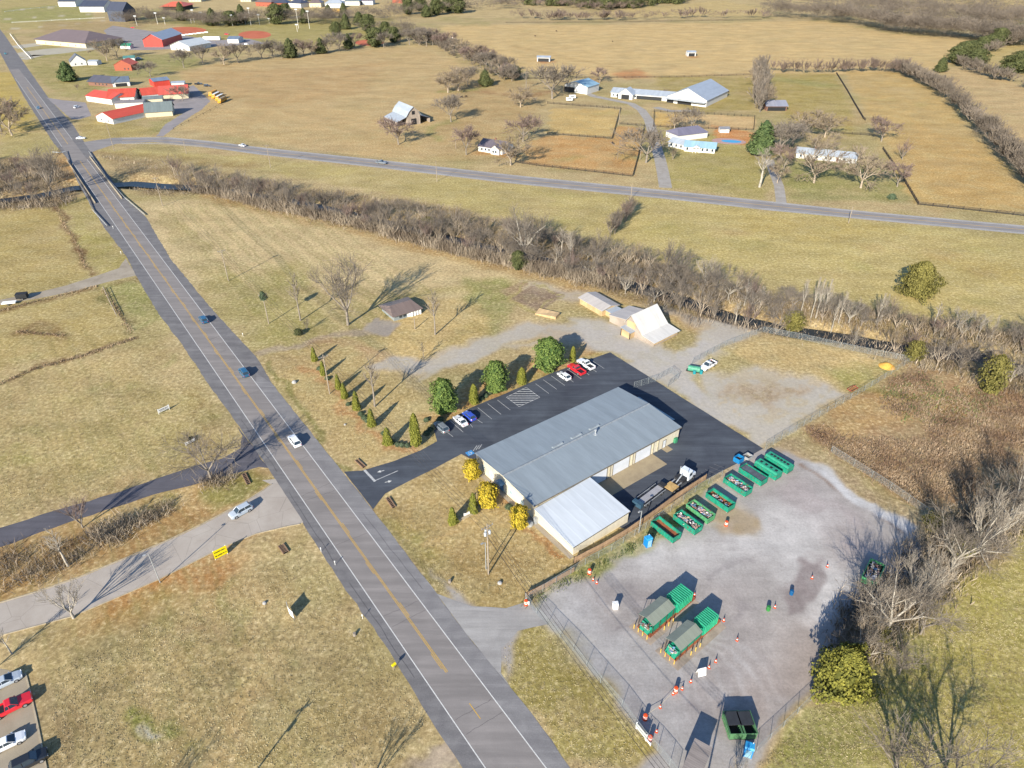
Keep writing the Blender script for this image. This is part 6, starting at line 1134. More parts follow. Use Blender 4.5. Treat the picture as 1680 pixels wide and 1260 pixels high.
da=math.atan2(-Vv.y,-Vv.x)
random.seed(5)
for (zx,zy),lb,md,cl,L in (((485,775),'green dumpster with a folded brown cover over a rusty floor','half',GD,5.9),((675,712),'green dumpster heaped with pale rubbish next to the half-covered one','junk',GD,5.6),((783,620),'light green dumpster full of wire and scrap with a long shadowed side','junk',GD2,5.6),
  ((955,522),'green dumpster with rusty floor and only a few bags and boards inside','rustjunk',GD,5.8),((1105,392),'green dumpster filled with mixed scrap next to the grey-covered one','junk',GD,5.8),((1238,302),'green dumpster closed with a flat dark grey cover','cover',GD,5.9),((1366,258),'green lidded dumpster with four square openings in a row','hatch',GD,5.6),((1460,200),'green lidded dumpster at the far end with a line of dark slots','slots',GD,6.)):
    q=zq(zx,zy); c=G(*q,1.1); c.z=0; o=dumpster((0,0),da,lb,L,col=cl,mode=md); o.location=c
o=dumpster((0,0),hd((1418,958),(1436,922)),'pale green dumpster of silver metal scrap under the right-hand trees',5.6,2.5,1.7,GD2,'junk'); c=G(1432,940,1.); o.location=(c.x,c.y,0)
for x,lb in ((1203,'old dark green roll-off bin at lower right, left of two'),(1223,'old dark green roll-off bin at lower right, right of two')):
    o=dumpster((0,0),R(-90)+.05,lb,3.6,2.2,1.7,mat('old_green',S(84,128,88),.7,.2,1),'open'); c=G(x,1189,1); o.location=(c.x,c.y,0); B(-1.65,.5,-1.,1.,1.72,1.8).build('lid',LID,o)
T=thing('metal_bin','small blue-sided rusty bin at the gate of the lot','bin',G(1211,757),R(38)); mb=MB(); mb.box(-.9,.9,-.8,-.72,.1,1.3); mb.box(-.9,.9,.72,.8,.1,1.3); mb.box(-.9,-.82,-.72,.72,.1,1.3); mb.box(.82,.9,-.72,.72,.1,1.3); mb.build('side_wall',mat('bin_blue',S(30,130,190),.6),T); B(-.81,.81,-.71,.71,.1,.5).build('floor',RUST,T)
T=thing('metal_bin','low open grey bin beside the blue-sided rusty one','bin',G(1226,752),R(38)); mb=MB(); mb.box(-.9,.9,-.8,-.72,.1,.9); mb.box(-.9,.9,.72,.8,.1,.9); mb.box(-.9,-.82,-.72,.72,.1,.9); mb.box(.82,.9,-.72,.72,.1,.9); mb.build('side_wall',GRY,T); B(-.81,.81,-.71,.71,.1,.3).build('floor',mat('dirty_floor',(.2,.17,.14),.9),T)
# compactors
def Z7(x,y): return (1000+x*.142857,940+y*.142857)
CAN=ribmat('canopy_metal',S(140,146,132),.8,'x',.9,.7); PGR=mat('compactor_green',S(34,164,126),.6,.12,1,c2=S(30,138,108)); YEL=mat('bollard_yellow',S(226,190,90),.6)
def compactor(can,con,lb1,lb2):
    P_=[Z7(*c) for c in can]; A,Bq,Cq,D=[G(*p,3.) for p in P_]; c=(A+Bq+Cq+D)/4; d=(Bq-A)+(Cq-D); rz=math.atan2(d.y,d.x); L=d.length/2; W=((A-D).length+(Bq-Cq).length)/2
    T=thing('canopy_shelter',lb1,'canopy',Vector((c.x,c.y,0)),rz); x,y=L/2,W/2
    MB().ext([(-y,2.75),(-y+.1,2.72),(0,3.3),(y-.1,2.72),(y,2.75),(0,3.38)],-x,x,'x').build('roof',CAN,T)
    for s in(-1,1):
        for k in range(4): MB().tube((-x+.2+k*(L-.4)/3,s*(y-.15),0),(-x+.2+k*(L-.4)/3,s*(y-.15),2.78),.05,n=6).build('post',DKW,T)
    T2_=thing('waste_compactor',lb2,'compactor',Vector((c.x,c.y,0)),rz)
    Q=[G(*Z7(*q),2.5) for q in con]; cc=sum(Q,Vector())/4; ca,sa=math.cos(rz),math.sin(rz); lx=(cc.x-c.x)*ca+(cc.y-c.y)*sa; ly=-(cc.x-c.x)*sa+(cc.y-c.y)*ca
    Lc=((Q[1]-Q[0]).length+(Q[2]-Q[3]).length)/2; Wc=((Q[0]-Q[3]).length+(Q[1]-Q[2]).length)/2; Wc=min(Wc,2.7)
    MB().frus(lx-Lc/2,lx+Lc/2,ly-Wc/2,ly+Wc/2,.3,lx-Lc/2,lx+Lc/2-.1,ly-Wc/2+.05,ly+Wc/2-.05,2.4).build('container',PGR,T2_); rb=MB(); n=9
    for k in range(n): xx=lx-Lc/2+.25+k*(Lc-.5)/(n-1); rb.box(xx-.1,xx+.1,ly-Wc/2-.06,ly+Wc/2+.06,2.402,2.6); rb.box(xx-.07,xx+.07,ly-Wc/2-.1,ly-Wc/2-.002,.4,2.38)
    rb.build('rib',mat('rib_green',S(62,184,140),.6,.15),T2_)
    B(-x*.9,lx-Lc/2-.02,ly-Wc*.42,ly+Wc*.42,.3,1.5).build('charge_box',PGR,T2_); MB().add([(-x-.6,ly-1,.5),(-x*.9-.02,ly-1,1.7),(-x*.9-.02,ly+1,1.7),(-x-.6,ly+1,.5),(-x-.6,ly-1,.4),(-x*.9-.02,ly-1,.5),(-x*.9-.02,ly+1,.5),(-x-.6,ly+1,.4)],[(0,1,2,3),(7,6,5,4),(0,4,5,1),(1,5,6,2),(2,6,7,3),(3,7,4,0)]).build('hopper_chute',PGR,T2_)
    junk(T2_,-x-.6,-x+.6,ly-.9,ly+.9,1.2,30,.5,.3); B(-x-.5,lx+Lc/2+1,ly-Wc/2-.1,ly+Wc/2+.1,.02,.28).build('skid_frame',RUST,T2_)
    return T,T2_,x,y
def loc2(T,x,y): a=T.rotation_euler.z; return Vector((T.location.x+x*math.cos(a)-y*math.sin(a),T.location.y+x*math.sin(a)+y*math.cos(a),0))
def bollard(p,lb,gr): o=MB().lathe([(.09,0),(.09,.95),(.05,1.02)],8).build('bollard',YEL); o.location=p; return tag(o,lb,'bollard',gr)
for can,con,l1,l2 in (([(340,460),(590,245),(760,390),(500,600)],[(690,230),(840,130),(950,210),(760,400)],'olive-grey gabled canopy of the upper compactor','bright green ribbed compactor container farther from the lower gate'),([(640,740),(900,520),(1070,670),(830,880)],[(990,510),(1140,395),(1250,470),(1080,650)],'olive-grey gabled canopy with a green patch, of the lower compactor','bright green ribbed compactor container nearer the lower gate')):
    T,T2_,x,y=compactor(can,con,l1,l2); which='upper' if 'upper' in l1 else 'lower'
    if which=='lower': MB().add([(x-2.6,-y+.2,2.9),(x-.7,-y+.2,2.9),(x-.7,-y+1.5,3.17),(x-2.6,-y+1.5,3.17)],[(0,1,2,3)]) 
    for k in range(4): bollard(loc2(T,-x-1.,-y+.2+k*(2*y-.4)/3),'yellow bollard before the mouth of the %s compactor'%which,'yellow bollards at the %s compactor'%which)
    for k in range(3): bollard(loc2(T,x-3.2+k*1.2,-y-.5),'yellow bollard along the near side of the %s compactor'%which,'yellow bollards beside the %s compactor'%which)
    fillpoly([loc2(T,-x-1.5,-y-1),loc2(T,x+6,-y-1),loc2(T,x+6,y+.6),loc2(T,-x-1.5,y+.6)],.018,'compactor_slab',mat('slab_concrete',S(176,160,144),.9,.15,.6,world=True))
# portable toilets
PB=mat('toilet_blue',S(20,132,206),.5,.05)
def toilet(p,rz,lb):
    T=thing('portable_toilet',lb,'portable toilet',G(*p),rz); B(-.6,.6,-.6,.6,.08,2.15).build('cabin',PB,T,bevel=.04); MB().ext([(-.65,2.16),(.65,2.16),(.45,2.35),(-.45,2.35)],-.63,.63,'x').build('roof',mat('toilet_roof',S(60,170,225),.4),T); B(-.42,.42,-.64,-.605,.15,1.95).build('door',mat('toilet_door',S(150,200,225),.5),T); B(-.7,.7,-.7,.7,0,.08).build('base',GRY,T); MB().tube((.4,.4,2.3),(.4,.4,2.6),.05).build('vent_pipe',WTR,T)
toilet((1062,895),R(25),'blue portable toilet next to the half-covered dumpster'); toilet((1226,1237),R(-20),'blue portable toilet at the lower right fence corner')
o=thing('water_tank','green trailer tank beside the parked white pickup','tank',G(1138,610),R(-20)); MB().tube((-1.6,0,1.),(1.6,0,1.),.8,n=16).build('tank',mat('tank_green',S(84,160,130),.5),o); B(-2,2,-.6,.6,.2,.35).build('chassis',CH_,o)
for k,(x,c) in enumerate(((1139,'bin_blue'),(1150,'teal_steel'))): o=MB().lathe([(.42,0),(.42,1.0),(.38,1.1),(.38,1.05)],12).build('drum',mat('drum_teal',S(40,150,160),.5)); o.location=G(x,613); tag(o,('teal drum in front of the green trailer tank','teal drum right beside the front of the white pickup')[k],'drum')
for p,c,l in (((1298,975),S(20,96,150),'blue barrel on the dark gravel patch'),((1260,1001),S(60,140,70),'green barrel left of the dark gravel patch')): T=MB().lathe([(.34,0),(.36,.1),(.34,.5),(.36,.55),(.34,.95),(.3,1.)],14).build('barrel',mat('barrel_%d'%p[0],c,.5)); T.location=G(*p); tag(T,l,'barrel')
# cones, barrels
ORM=mat('traffic_orange',S(236,88,40),.6,.05); 
ct=thing('traffic_cone','','cone'); cb=B(-.2,.2,-.2,.2,0,.04).build('base',ORM,ct); cc_=MB().lathe([(.15,.041),(.04,.75)],12).build('cone',ORM,ct); MB().lathe([(.125,.3),(.095,.46)],12).build('reflective_band',WTR,cc_).scale=(1.03,1.03,1)
cl=[((1209,1051),'orange cone standing alone right of the lower compactor'),((1174,1086),'orange cone at the upper end of the row by the white sandwich board'),((1163,1096),'yellowish cone next to the white sandwich board'),((1133,1119),'orange cone between the orange barrel pair and the white sandwich board'),((1104,1139),'cone leaning on the orange barrel in the rope line'),((1083,1161),'cone in the middle of the rope line'),((1077,1201),'cone below the orange barrel near the fence panels'),((1187,1019),'red cone at the right end of the upper compactor slab'),((1139,977),'small red cone beside the upper compactor container'),((1357,930),'cone at the upper edge of the dark gravel patch'),((1332,949),'cone in the middle of the dark gravel patch'),((1271,997),'cone right of the green barrel'),((973,952),'red cone left of the pair below the orange barrel'),((979,957),'red cone right of the pair below the orange barrel'),((1128,1254),'cone beside the slatted shed'),((1119,1131),'yellow cone right of the orange barrel in the rope line')]
for i,(p,l) in enumerate(cl):
    o=ct if i==0 else cptree(ct); at(o,G(*p),random.uniform(0,3),l,'traffic cones in the gravel yard',1.05)
    for c in o.children:
        pass
bt_=thing('traffic_barrel','','barrel'); b0=MB().lathe([(.32,0),(.32,.06),(.29,.08),(.27,.95),(.2,1.0)],14).build('drum',ORM,bt_); 
for z in (.35,.65): MB().lathe([(.292-.02*z,z),(.288-.02*z,z+.13)],14).build('reflective_band',WTR,bt_)
for i,(p,l) in enumerate((((1108,1135),'orange traffic barrel at the bend of the rope line'),((1058,1180),'orange traffic barrel at the end of the rope line'),((1066,1215),'orange traffic barrel behind the white panel on the fence'),((967,941),'orange traffic barrel on the grass edge above the red cones'),((1191,862),'orange traffic barrel on the dry grass patch below the dumpsters'),((863,992),'orange bin at the upper gate post'))): o=bt_ if i==0 else cptree(bt_); at(o,G(*p),0,l,'orange traffic barrels',1.2)
rope=MB().path([G(1058,1180)+Vector((0,0,1.)),G(1083,1161)+Vector((0,0,.7)),G(1104,1139)+Vector((0,0,.75)),G(1119,1131)+Vector((0,0,.75))],.035); tag(rope.build('barrier_rope',mat('rope_tan',(.5,.42,.3),.9)),'tan rope strung between cones and barrels','rope')
def cabinet(p,rz,w,d,h,m,nm,lb,ct_): T=thing(nm,lb,ct_,G(*p),rz); B(-w/2,w/2,-d/2,d/2,.05,h).build('body',m,T); B(-w/2-.04,w/2+.04,-d/2-.04,d/2+.04,h+.003,h+.06).build('top',m,T); B(-w/2+.05,w/2-.05,-d/2+.05,d/2-.05,0,.05).build('base',GRY,T); return T
cabinet((1009,998),R(10),.9,.7,1.4,WTR,'white_cabinet','white upright cabinet standing alone on the gravel yard','cabinet')
T=thing('sandwich_board','white sandwich board with dark backs near the row of cones','sign',G(1150,1106),R(15)); MB().add([(-.7,-.4,0),(.7,-.4,0),(.7,0,1.5),(-.7,0,1.5),(-.7,-.36,0),(.7,-.36,0),(.7,.04,1.5),(-.7,.04,1.5)],[(0,1,2,3),(7,6,5,4),(0,4,5,1),(1,5,6,2),(2,6,7,3),(3,7,4,0)]).build('panel',WTR,T); MB().add([(-.7,.45,0),(.7,.45,0),(.7,.06,1.5),(-.7,.06,1.5),(-.7,.49,0),(.7,.49,0),(.7,.1,1.5),(-.7,.1,1.5)],[(0,3,2,1),(4,5,6,7),(0,1,5,4),(1,2,6,5),(2,3,7,6),(3,0,4,7)]).build('panel',WTR,T)
# ================================================= FENCES
def meshmat():
    m=bpy.data.materials.new('chain_link'); m.use_nodes=True; nt=m.node_tree; b=nt.nodes['Principled BSDF']; out=nt.nodes['Material Output']; uv=coord(nt,'UV'); sx=nt.nodes.new('ShaderNodeSeparateXYZ'); nt.links.new(uv,sx.inputs[0])
    fs=[]
    for op in('ADD','SUBTRACT'): f=mth(nt,'FRACT',mth(nt,'DIVIDE',mth(nt,op,sx.outputs[0],sx.outputs[1]),.12)); fs.append(mth(nt,'LESS_THAN',f,.1))
    a=mth(nt,'MAXIMUM',fs[0],fs[1]); tr=nt.nodes.new('ShaderNodeBsdfTransparent'); mx=nt.nodes.new('ShaderNodeMixShader'); nt.links.new(a,mx.inputs[0]); nt.links.new(tr.outputs[0],mx.inputs[1]); nt.links.new(b.outputs[0],mx.inputs[2]); nt.links.new(mx.outputs[0],out.inputs[0])
    b.inputs['Base Color'].default_value=(.24,.27,.28,1); b.inputs['Roughness'].default_value=.5; return m
CL=meshmat(); FST=mat('fence_steel',(.25,.27,.27),.6,.1)
def chain(px,lab,h=1.9,sp=3.,gate=()):
    pts=[G(*p) for p in px]; T=thing('chain_link_fence',lab,'fence',pts[0]); o=pts[0]; pm=MB().tube((0,0,0),(0,0,h),.035,n=6); first=None; UV=[]; mb=MB(); s=0; rl=MB()
    for a,b in zip(pts,pts[1:]):
        a2=a-o;b2=b-o; L=(b-a).length; n=max(1,int(L/sp))
        mb.add([a2+Vector((0,0,.03)),b2+Vector((0,0,.03)),b2+Vector((0,0,h-.06)),a2+Vector((0,0,h-.06))],[(0,1,2,3)]); UV+=[(s,0),(s+L,0),(s+L,h),(s,h)]; s+=L
        rl.tube(a2+Vector((0,0,h-.03)),b2+Vector((0,0,h-.03)),.024,n=5)
        for i in range(n+1 if b is pts[-1] else n):
            p=a2.lerp(b2,i/n)
            if first is None: first=pm.build('post',FST,T); first.location=p
            else: c=first.copy(); link(c,T); c.location=p
    rl.build('top_rail',FST,T); m=mb.build('mesh_panel',CL,T); uv=m.data.uv_layers.new(name='uv')
    for i,u in enumerate(UV): uv.data[i].uv=u
chain([(868,985),(912,957),(960,927),(1003,904),(1059,868),(1100,839),(1140,808),(1184,782)],'chain-link fence along the green strip between the annex and the gravel yard')
chain([(898,1025),(940,1068),(985,1120),(1020,1160),(1042,1190)],'chain-link fence on the grass island beside the main road'); chain([(1042,1190),(1058,1212),(1078,1232),(1098,1256),(1110,1272)],'chain-link sliding gate at the lower yard entrance',1.9,2.)
chain([(862,985),(880,1008),(898,1025)],'chain-link gate at the upper yard entrance',2.,2.)
chain([(1135,597),(1190,568),(1252,545),(1310,556),(1400,576),(1493,594)],'chain-link fence round the back of the dry grass patch'); chain([(1493,594),(1440,628),(1395,655),(1330,692),(1255,738)],'chain-link fence between the rear gravel and the dead weeds'); chain([(1040,637),(1075,626),(1100,612),(1112,622),(1095,635)],'short chain-link gate section at the rear corner of the asphalt lot',2.,2.)
chain([(1363,742),(1400,765),(1460,803),(1520,845),(1535,875)],'chain-link fence between the dead weeds and the pale gravel strip'); chain([(1352,1120),(1330,1150),(1285,1193),(1240,1235),(1215,1262),(1190,1290)],'chain-link fence along the green lawn at lower right')
# wooden fence
def bfence(px,lab,h=1.3,sp=2.4):
    pts=[G(*p) for p in px]; T=thing('board_fence',lab,'fence',pts[0]); o=pts[0]
    for a,b in zip(pts,pts[1:]):
        a2=a-o;b2=b-o; d=(b2-a2); L=d.length; rz=math.atan2(d.y,d.x); p=B(0,L,-.02,.02,.08,h).build('board_panel',BRW,T); p.location=a2; p.rotation_euler=(0,0,rz); r=B(0,L,.025,.1,h-.1,h+.02).build('rail',DKW,T); r.location=a2; r.rotation_euler=(0,0,rz)
        n=max(1,int(L/sp)); pr=None
        for i in range(n+1):
            if pr is None: pr=B(-.07,.07,.025,.16,0,h+.15).build('post',DKW,T); pr.rotation_euler=(0,0,rz); q=pr
            else: q=pr.copy(); link(q,T)
            q.location=a2.lerp(b2,i/n)
bfence([(862,981),(900,962),(942,938)],'brown board fence with dark posts between the lawn and the upper gate'); bfence([(942,924),(985,902),(1026,878),(1070,848),(1110,818),(1158,787)],'brown board fence between the asphalt lot and the dumpsters',1.6)
# rail fences on the horse farm
RW_=mat('creosoted_rail',(.045,.035,.03),.9,.15)
def railf(px,lab,h=1.35,sp=4.,m=RW_,n_r=3,t=.09):
    pts=[G(*p) for p in px]; T=thing('rail_fence',lab,'fence',pts[0]); o=pts[0]; tot=sum((b-a).length for a,b in zip(pts,pts[1:])); sp=max(sp,tot/95); first=None
    for k in range(n_r):
        mb=MB(); z=h*(k+1)/n_r-.12
        for a,b in zip(pts,pts[1:]): mb.tube(a-o+Vector((0,0,z)),b-o+Vector((0,0,z)),t,n=4)
        mb.build('rail',m,T)
    for a,b in zip(pts,pts[1:]):
        n=max(1,int((b-a).length/sp))
        for i in range(n):
            if first is None: first=B(-.1,.1,-.1,.1,0,h+.1).build('post',m,T); q=first
            else: q=first.copy(); link(q,T)
            q.location=(a-o).lerp(b-o,i/n)
railf([(845,267),(880,272),(960,281),(1037,290)],'dark rail fence along the side highway below the large tan paddock'); railf([(1038,289),(1050,245),(1057,207),(1016,204)],'dark rail fence on the right side of the tan paddock'); railf([(898,220),(950,224),(1004,228)],'dark rail fence between the upper and the lower paddock'); railf([(1004,228),(1012,200),(1018,178)],'dark rail fence at the right end of the upper paddock'); railf([(898,170),(950,174),(1018,179)],'dark rail fence along the top of the upper paddock'); 
railf([(1072,208),(1150,211),(1236,214)],'dark rail fence along the lower side of the sand arena'); railf([(1072,208),(1073,183),(1150,187),(1238,192),(1236,214)],'rail fence round the top of the sand arena',t=.06)
railf([(840,130),(905,129),(1000,128),(1110,127),(1232,123)],'dark rail fence behind the stable along the golden field',1.4,6); railf([(1168,169),(1176,136)],'dark rail fence beside the riding hall',1.4); railf([(1370,219),(1440,223)],'rail fence behind the ranch house'); railf([(1448,245),(1480,292),(1506,336),(1580,344),(1690,356)],'dark rail fence round the corner of the right-hand field',1.4,5,t=.12); railf([(1372,121),(1390,150),(1400,168),(1416,195),(1420,198)],'overgrown cross fence between the two right-hand fields',1.4,5,t=.14); railf([(1440,262),(1400,260)],'short rail fence right of the ranch house')
for px,lb in (([(20,38),(60,36),(110,33),(172,30)],'white rail fence lowest of the two by the white farmhouses'),([(8,20),(50,15),(95,11)],'white rail fence in front of the left white farmhouse')): railf(px,lb,1.4,14,WTR,2,.1)
railf([(17,57),(30,75),(52,98)],'pale rail fence beside the highway at the school drives',1.5,8,WTR,2,.12)
railf([(171,476),(180,496),(193,522)],'old wooden rail fence in the left-hand field',1.2,3,WOODP,2,.07)
railf([(285,212),(310,200),(345,182),(372,166)],'low wire fence beside the gravel lane to the buses',.9,8,RW_,1,.06); railf([(830,38),(1000,37),(1250,33)],'far fence along the upper side of the golden field',1.5,20,RW_,2,.15)
# ================================================= POLES & WIRES
def upole(b,top,label,arm=True,trans=0,rz=None,h=None,vine=False,lamp=False,name='utility_pole',base=None):
    g=base or G(*b); h=h or HT(b[0],b[1],top); T=thing(name,label,'utility pole' if not lamp else 'street lamp',g,RANG if rz is None else rz); MB().tube((0,0,-.2),(0,0,h),.16 if not lamp else .1,.11 if not lamp else .07,8).build('pole',WOODP if not lamp else GALV,T)
    if arm:
        B(-.07,.07,-1.25,1.25,h-.75,h-.6).build('crossarm',WOODP,T)
        for y in (-1.1,-.4,.5,1.1): MB().lathe([(.06,0),(.08,.1),(.04,.22)],6).build('insulator',GRY,T).location=(0,y,h-.6)
        for s in(-1,1): MB().tube((.06,0,h-1.4),(.06,s*.8,h-.72),.025,n=4).build('brace',GALV,T)
    for k in range(trans):
        a=[(0,-.45),(0,.45),(.45,0)][k]; c=MB().lathe([(.24,0),(.26,.05),(.26,.75),(.2,.85)],10).build('transformer',mat('transformer_grey',(.5,.53,.55),.4),T); c.location=(a[0],a[1],h-2.6)
    if lamp: MB().tube((0,0,h-.1),(0,.5,h+.1),.05,n=6).build('arm',GALV,T); B(-.14,.14,.4,.95,h+.05,h+.2).build('lamp_head',GRY,T)
    if vine:
        o=bpy.data.objects.new('vine',EV['shrub'][1]); link(o,T); o.location=(0,0,h-2.3); o.scale=(1.1,1.1,2.6); v2=bpy.data.objects.new('vine',BARE['thick0'][1]); link(v2,T); v2.location=(0,0,h-3.4); v2.scale=(.45,.45,.45)
    T['h']=h; return g,h,T
p1=upole((375,461),409,'utility pole alone on the meadow beside the upper main road'); p2=upole((441,531),480,'vine-topped utility pole with a transformer on the meadow',trans=1,vine=True); p3=upole((541,646),582,'utility pole beside the curved row of arborvitae'); p4=upole((801.5,942),860,'tall utility pole with three transformers in front of the annex',trans=3)
p9=upole((267,338),290,'utility pole on the creek bank right of the bridge'); p10=upole((188,248),199,'utility pole at the side road junction'); p11=upole((306,252),230,'short utility pole beside the side road above the creek',arm=False); p6=upole((444,275),237,'utility pole between the creek thicket and the side highway'); p5=upole((717,298),264,'utility pole beside the side highway in front of the cottage track',arm=False); p7=upole((1392,366),339,'dark utility pole beside the side highway at right',arm=False); p8=upole((1035,326),303,'dark pole at the roadside end of the ditch hedge',arm=False,lamp=False)
upole((797.5,934),890,'thin lamp pole beside the tall three-transformer pole',arm=False,lamp=True,name='street_lamp'); upole((1048,874),838,'leaning light pole in the green strip by the dumpsters',arm=False,lamp=True,name='street_lamp'); upole((263,956),909,'street lamp on the kerb of the concrete road',arm=False,lamp=True,name='street_lamp'); upole((678,551),516,'pale thin service pole in front of the old farmhouse',arm=False) if 0 else None
upole((681,540),522,'short yellow service pole beside the old farmhouse',arm=False,name='service_pole'); upole((1015,205),178,'pale pole at the corner of the paddocks',arm=False,name='service_pole'); upole((748,244),224,'thin pale pole left of the cottage',arm=False,name='service_pole'); upole((1050,262),244,'pale service pole on the fence by the farm drive',arm=False,name='service_pole')
shl=lambda h:Vector((math.sin(SAZ),math.cos(SAZ),0))*h/math.tan(SEL)
g5=G(1189,1138)-shl(11.5); p12=upole(None,None,'utility pole beyond the bottom edge whose shadow falls on the yard',base=g5,h=11.5); g6=G(508,1148)-shl(11); p13=upole(None,None,'utility pole beyond the bottom edge whose shadow falls on the lawn',base=g6,h=11,trans=1)
g7=G(40,1050)-shl(9)
WIRE=mat('wire',(.03,.03,.032),.6)
def wires(A,B_,label,n=4,sag=.9,r=.03):
    (ga,ha,_),(gb,hb,_)=A,B_; T=thing('power_line',label,'power line',ga); d=(gb-ga); nn=Vector((-d.y,d.x,0)).normalized()
    for k in range(n):
        off=nn*(-1.1+2.2*k/max(n-1,1)) if k<4 else nn*0; dz=-.45 if k<4 else -3; pts=[ga.lerp(gb,t/14)-ga+off+Vector((0,0,(ha+(hb-ha)*t/14)+dz-4*sag*(t/14)*(1-t/14))) for t in range(15)]; MB().path(pts,r).build('wire',WIRE,T)
wires(p1,p2,'power wires between the two meadow poles',4,.6); wires(p2,p3,'power wires from the vine-topped pole to the arborvitae pole',4,.6); wires(p3,p4,'power wires crossing the entrance drive',4,1.); wires(p4,p12,'power wires crossing the gravel yard',5,1.); wires(p9,p1,'power wires over the upper meadow',3,.8); wires(p10,p9,'power wires over the creek by the bridge',3,.6); wires(p6,p5,'wires along the side highway, left span',2,1.); wires(p11,p6,'wires from the short pole along the side road',2,.8)
# ball field lights
for k,(bx,by,ty) in enumerate(((225,42,26),(259,40,21),(271,40,29),(314,38,25),(319,37,16),(332,36,20),(382,43,24),(390,40,30),(403,40,28),(412,41,13),(426,40,24),(442,38,30),(490,47,15),(508,47,18),(488,52,40))):
    g=G(bx,by); h=min(HT(bx,by,ty),26); T=thing('floodlight_pole','slender pale floodlight pole around the ball fields','floodlight',g,0,'floodlight poles round the ball fields'); MB().tube((0,0,0),(0,0,h),.3,.18,6).build('pole',mat('pale_pole',(.6,.57,.5),.7),T); B(-1.6,1.6,-.2,.2,h-.8,h+.4).build('lamp_bank',GALV,T)
# ================================================= SMALL THINGS
def text(s,size,m,par,loc_,rot=(math.pi/2,0,0)):
    cu=bpy.data.curves.new('lettering','FONT'); cu.body=s; cu.size=size; cu.align_x='CENTER'; cu.align_y='CENTER'; cu.extrude=.004; o=bpy.data.objects.new('lettering',cu); me=None
    link(o,par); o.location=loc_; o.rotation_euler=rot; cu.materials.append(m); return o
def dashes(par,x0,x1,z,hh,m,y=-.035,seed=0):
    r=random.Random(seed); mb=MB(); x=x0
    while x<x1-.05: w=r.uniform(.06,.13); mb.box(x,min(x+w,x1),y-.012,y,z-hh/2*r.uniform(.6,1),z+hh/2*r.uniform(.6,1)); x+=w+r.choice((.035,.035,.035,.11))
    return mb.build('lettering',m,par)
def sign(name,p,rz,w,h,z0,m,label,cat,rows=(),posts=True,ink=BLK):
    T=thing(name,label,cat,G(*p),rz); B(-w/2,w/2,-.03,.03,z0,z0+h).build('panel',m,T)
    if posts:
        for s in(-1,1): B(-.06,.06,.035,.15,0,z0+h+.1).build('post',WTR,T).location=(s*(w/2-.1),0,0)
    for i,(z,hh,f) in enumerate(rows): dashes(T,-w/2*f,w/2*f,z0+h*z,hh,ink,-.032,i+int(p[0]))
    return T
rr=hd((257,676),(283,664)); sign('white_sign',(270,676),rr,2.9,.9,.5,WTR,'white wooden roadside sign of two panels on the left lawn','sign',((.65,.22,.8),(.3,.16,.7))); sign('white_sign',(313,728),rr,2.4,.6,.3,WTR,'low white sign in front of the red bush','sign',((.5,.25,.85),)); te('shrub',315,722,717,'small rusty red bush behind the low white sign',.9,'red_bush',cat='bush').children[1].data=EV['shrub'][1]
YS=mat('sign_yellow',S(246,226,20),.5,.04); sign('yellow_sign',(364,914),hd((352,919),(376,907)),2.5,2.0,.3,YS,'bright yellow two-line roadside sign on the verge','sign',((.72,.3,.85),(.28,.34,.85)))
T=thing('banner_sign','white curved banner sign standing on the lawn with a square shadow','sign',G(478,1008),hd((473,995),(484,1013))); mb=MB(); n=8
for i in range(n):
    x0=-1.3+2.6*i/n; x1=-1.3+2.6*(i+1)/n; y0=-.25*math.cos(x0*1.1); y1=-.25*math.cos(x1*1.1); mb.add([(x0,y0,.3),(x1,y1,.3),(x1,y1,2.),(x0,y0,2.),(x0,y0+.03,.3),(x1,y1+.03,.3),(x1,y1+.03,2.),(x0,y0+.03,2.)],[(0,1,2,3),(7,6,5,4),(0,4,5,1),(2,6,7,3)])
mb.build('banner',WTR,T); 
for s in(-1,1): MB().tube((s*1.3,0,0),(s*1.3,0,2.1),.05).build('post',GRY,T)
T=sign('white_sign',(1051,1206),hd((1042,1195),(1062,1220)),2.4,1.1,.5,mat('pale_board',S(206,212,208),.6),'pale grey-white board fixed on the lower gate fence','sign'); sign('white_sign',(1062,1219),hd((1042,1195),(1062,1220)),1.3,.4,.3,WTR,'small white board right of the larger one on the lower gate fence','sign'); sign('white_sign',(865,991),R(-60),1.1,.7,.3,WTR,'white panel hung on the upper gate post','sign')
sign('white_sign',(766,848),R(30),1.3,.9,.2,WTR,'small white sign between the yellow bush and the arborvitae','sign')
T=MB().box(-2.2,2.2,-.12,.12,0,.6).build('low_wall',MCB); T.location=G(762,851); T.rotation_euler=(0,0,hd((748,858),(778,842))); tag(T,'short pale low wall between the two green arborvitae','wall')
def culvert(p,rz,lb,L=3.4,W=.9):
    T=thing('drain_grate',lb,'drain',G(*p),rz); mb=MB(); mb.box(-L/2,L/2,-W/2,-W/2+.14,-.1,.3); mb.box(-L/2,L/2,W/2-.14,W/2,-.1,.3); mb.build('kerb_frame',mat('rusty_frame',(.22,.14,.09),.9),T); B(-L/2,L/2,-W/2+.14,W/2-.14,-.05,.03).build('pit',BLK,T)
    for i in range(7): B(-.05,.05,-W/2+.14,W/2-.14,.2,.28).build('bar',MATS['rusty_frame'],T).location=(-L/2+.25+i*(L-.5)/6,0,0)
culvert((641,825),hd((634,813),(650,837)),'rusty drain grate by the kerb below the lot entrance'); culvert((591,761),hd((583,754),(598,768)),'rusty drain grate on the grass above the lot entrance'); culvert((404,786),hd((398,776),(410,800)),'rusty drain grate on the verge beside the side driveway',4); culvert((465,901),hd((460,892),(471,908)),'dark drain grate on the lawn corner by the concrete road',2.6,1.2); 
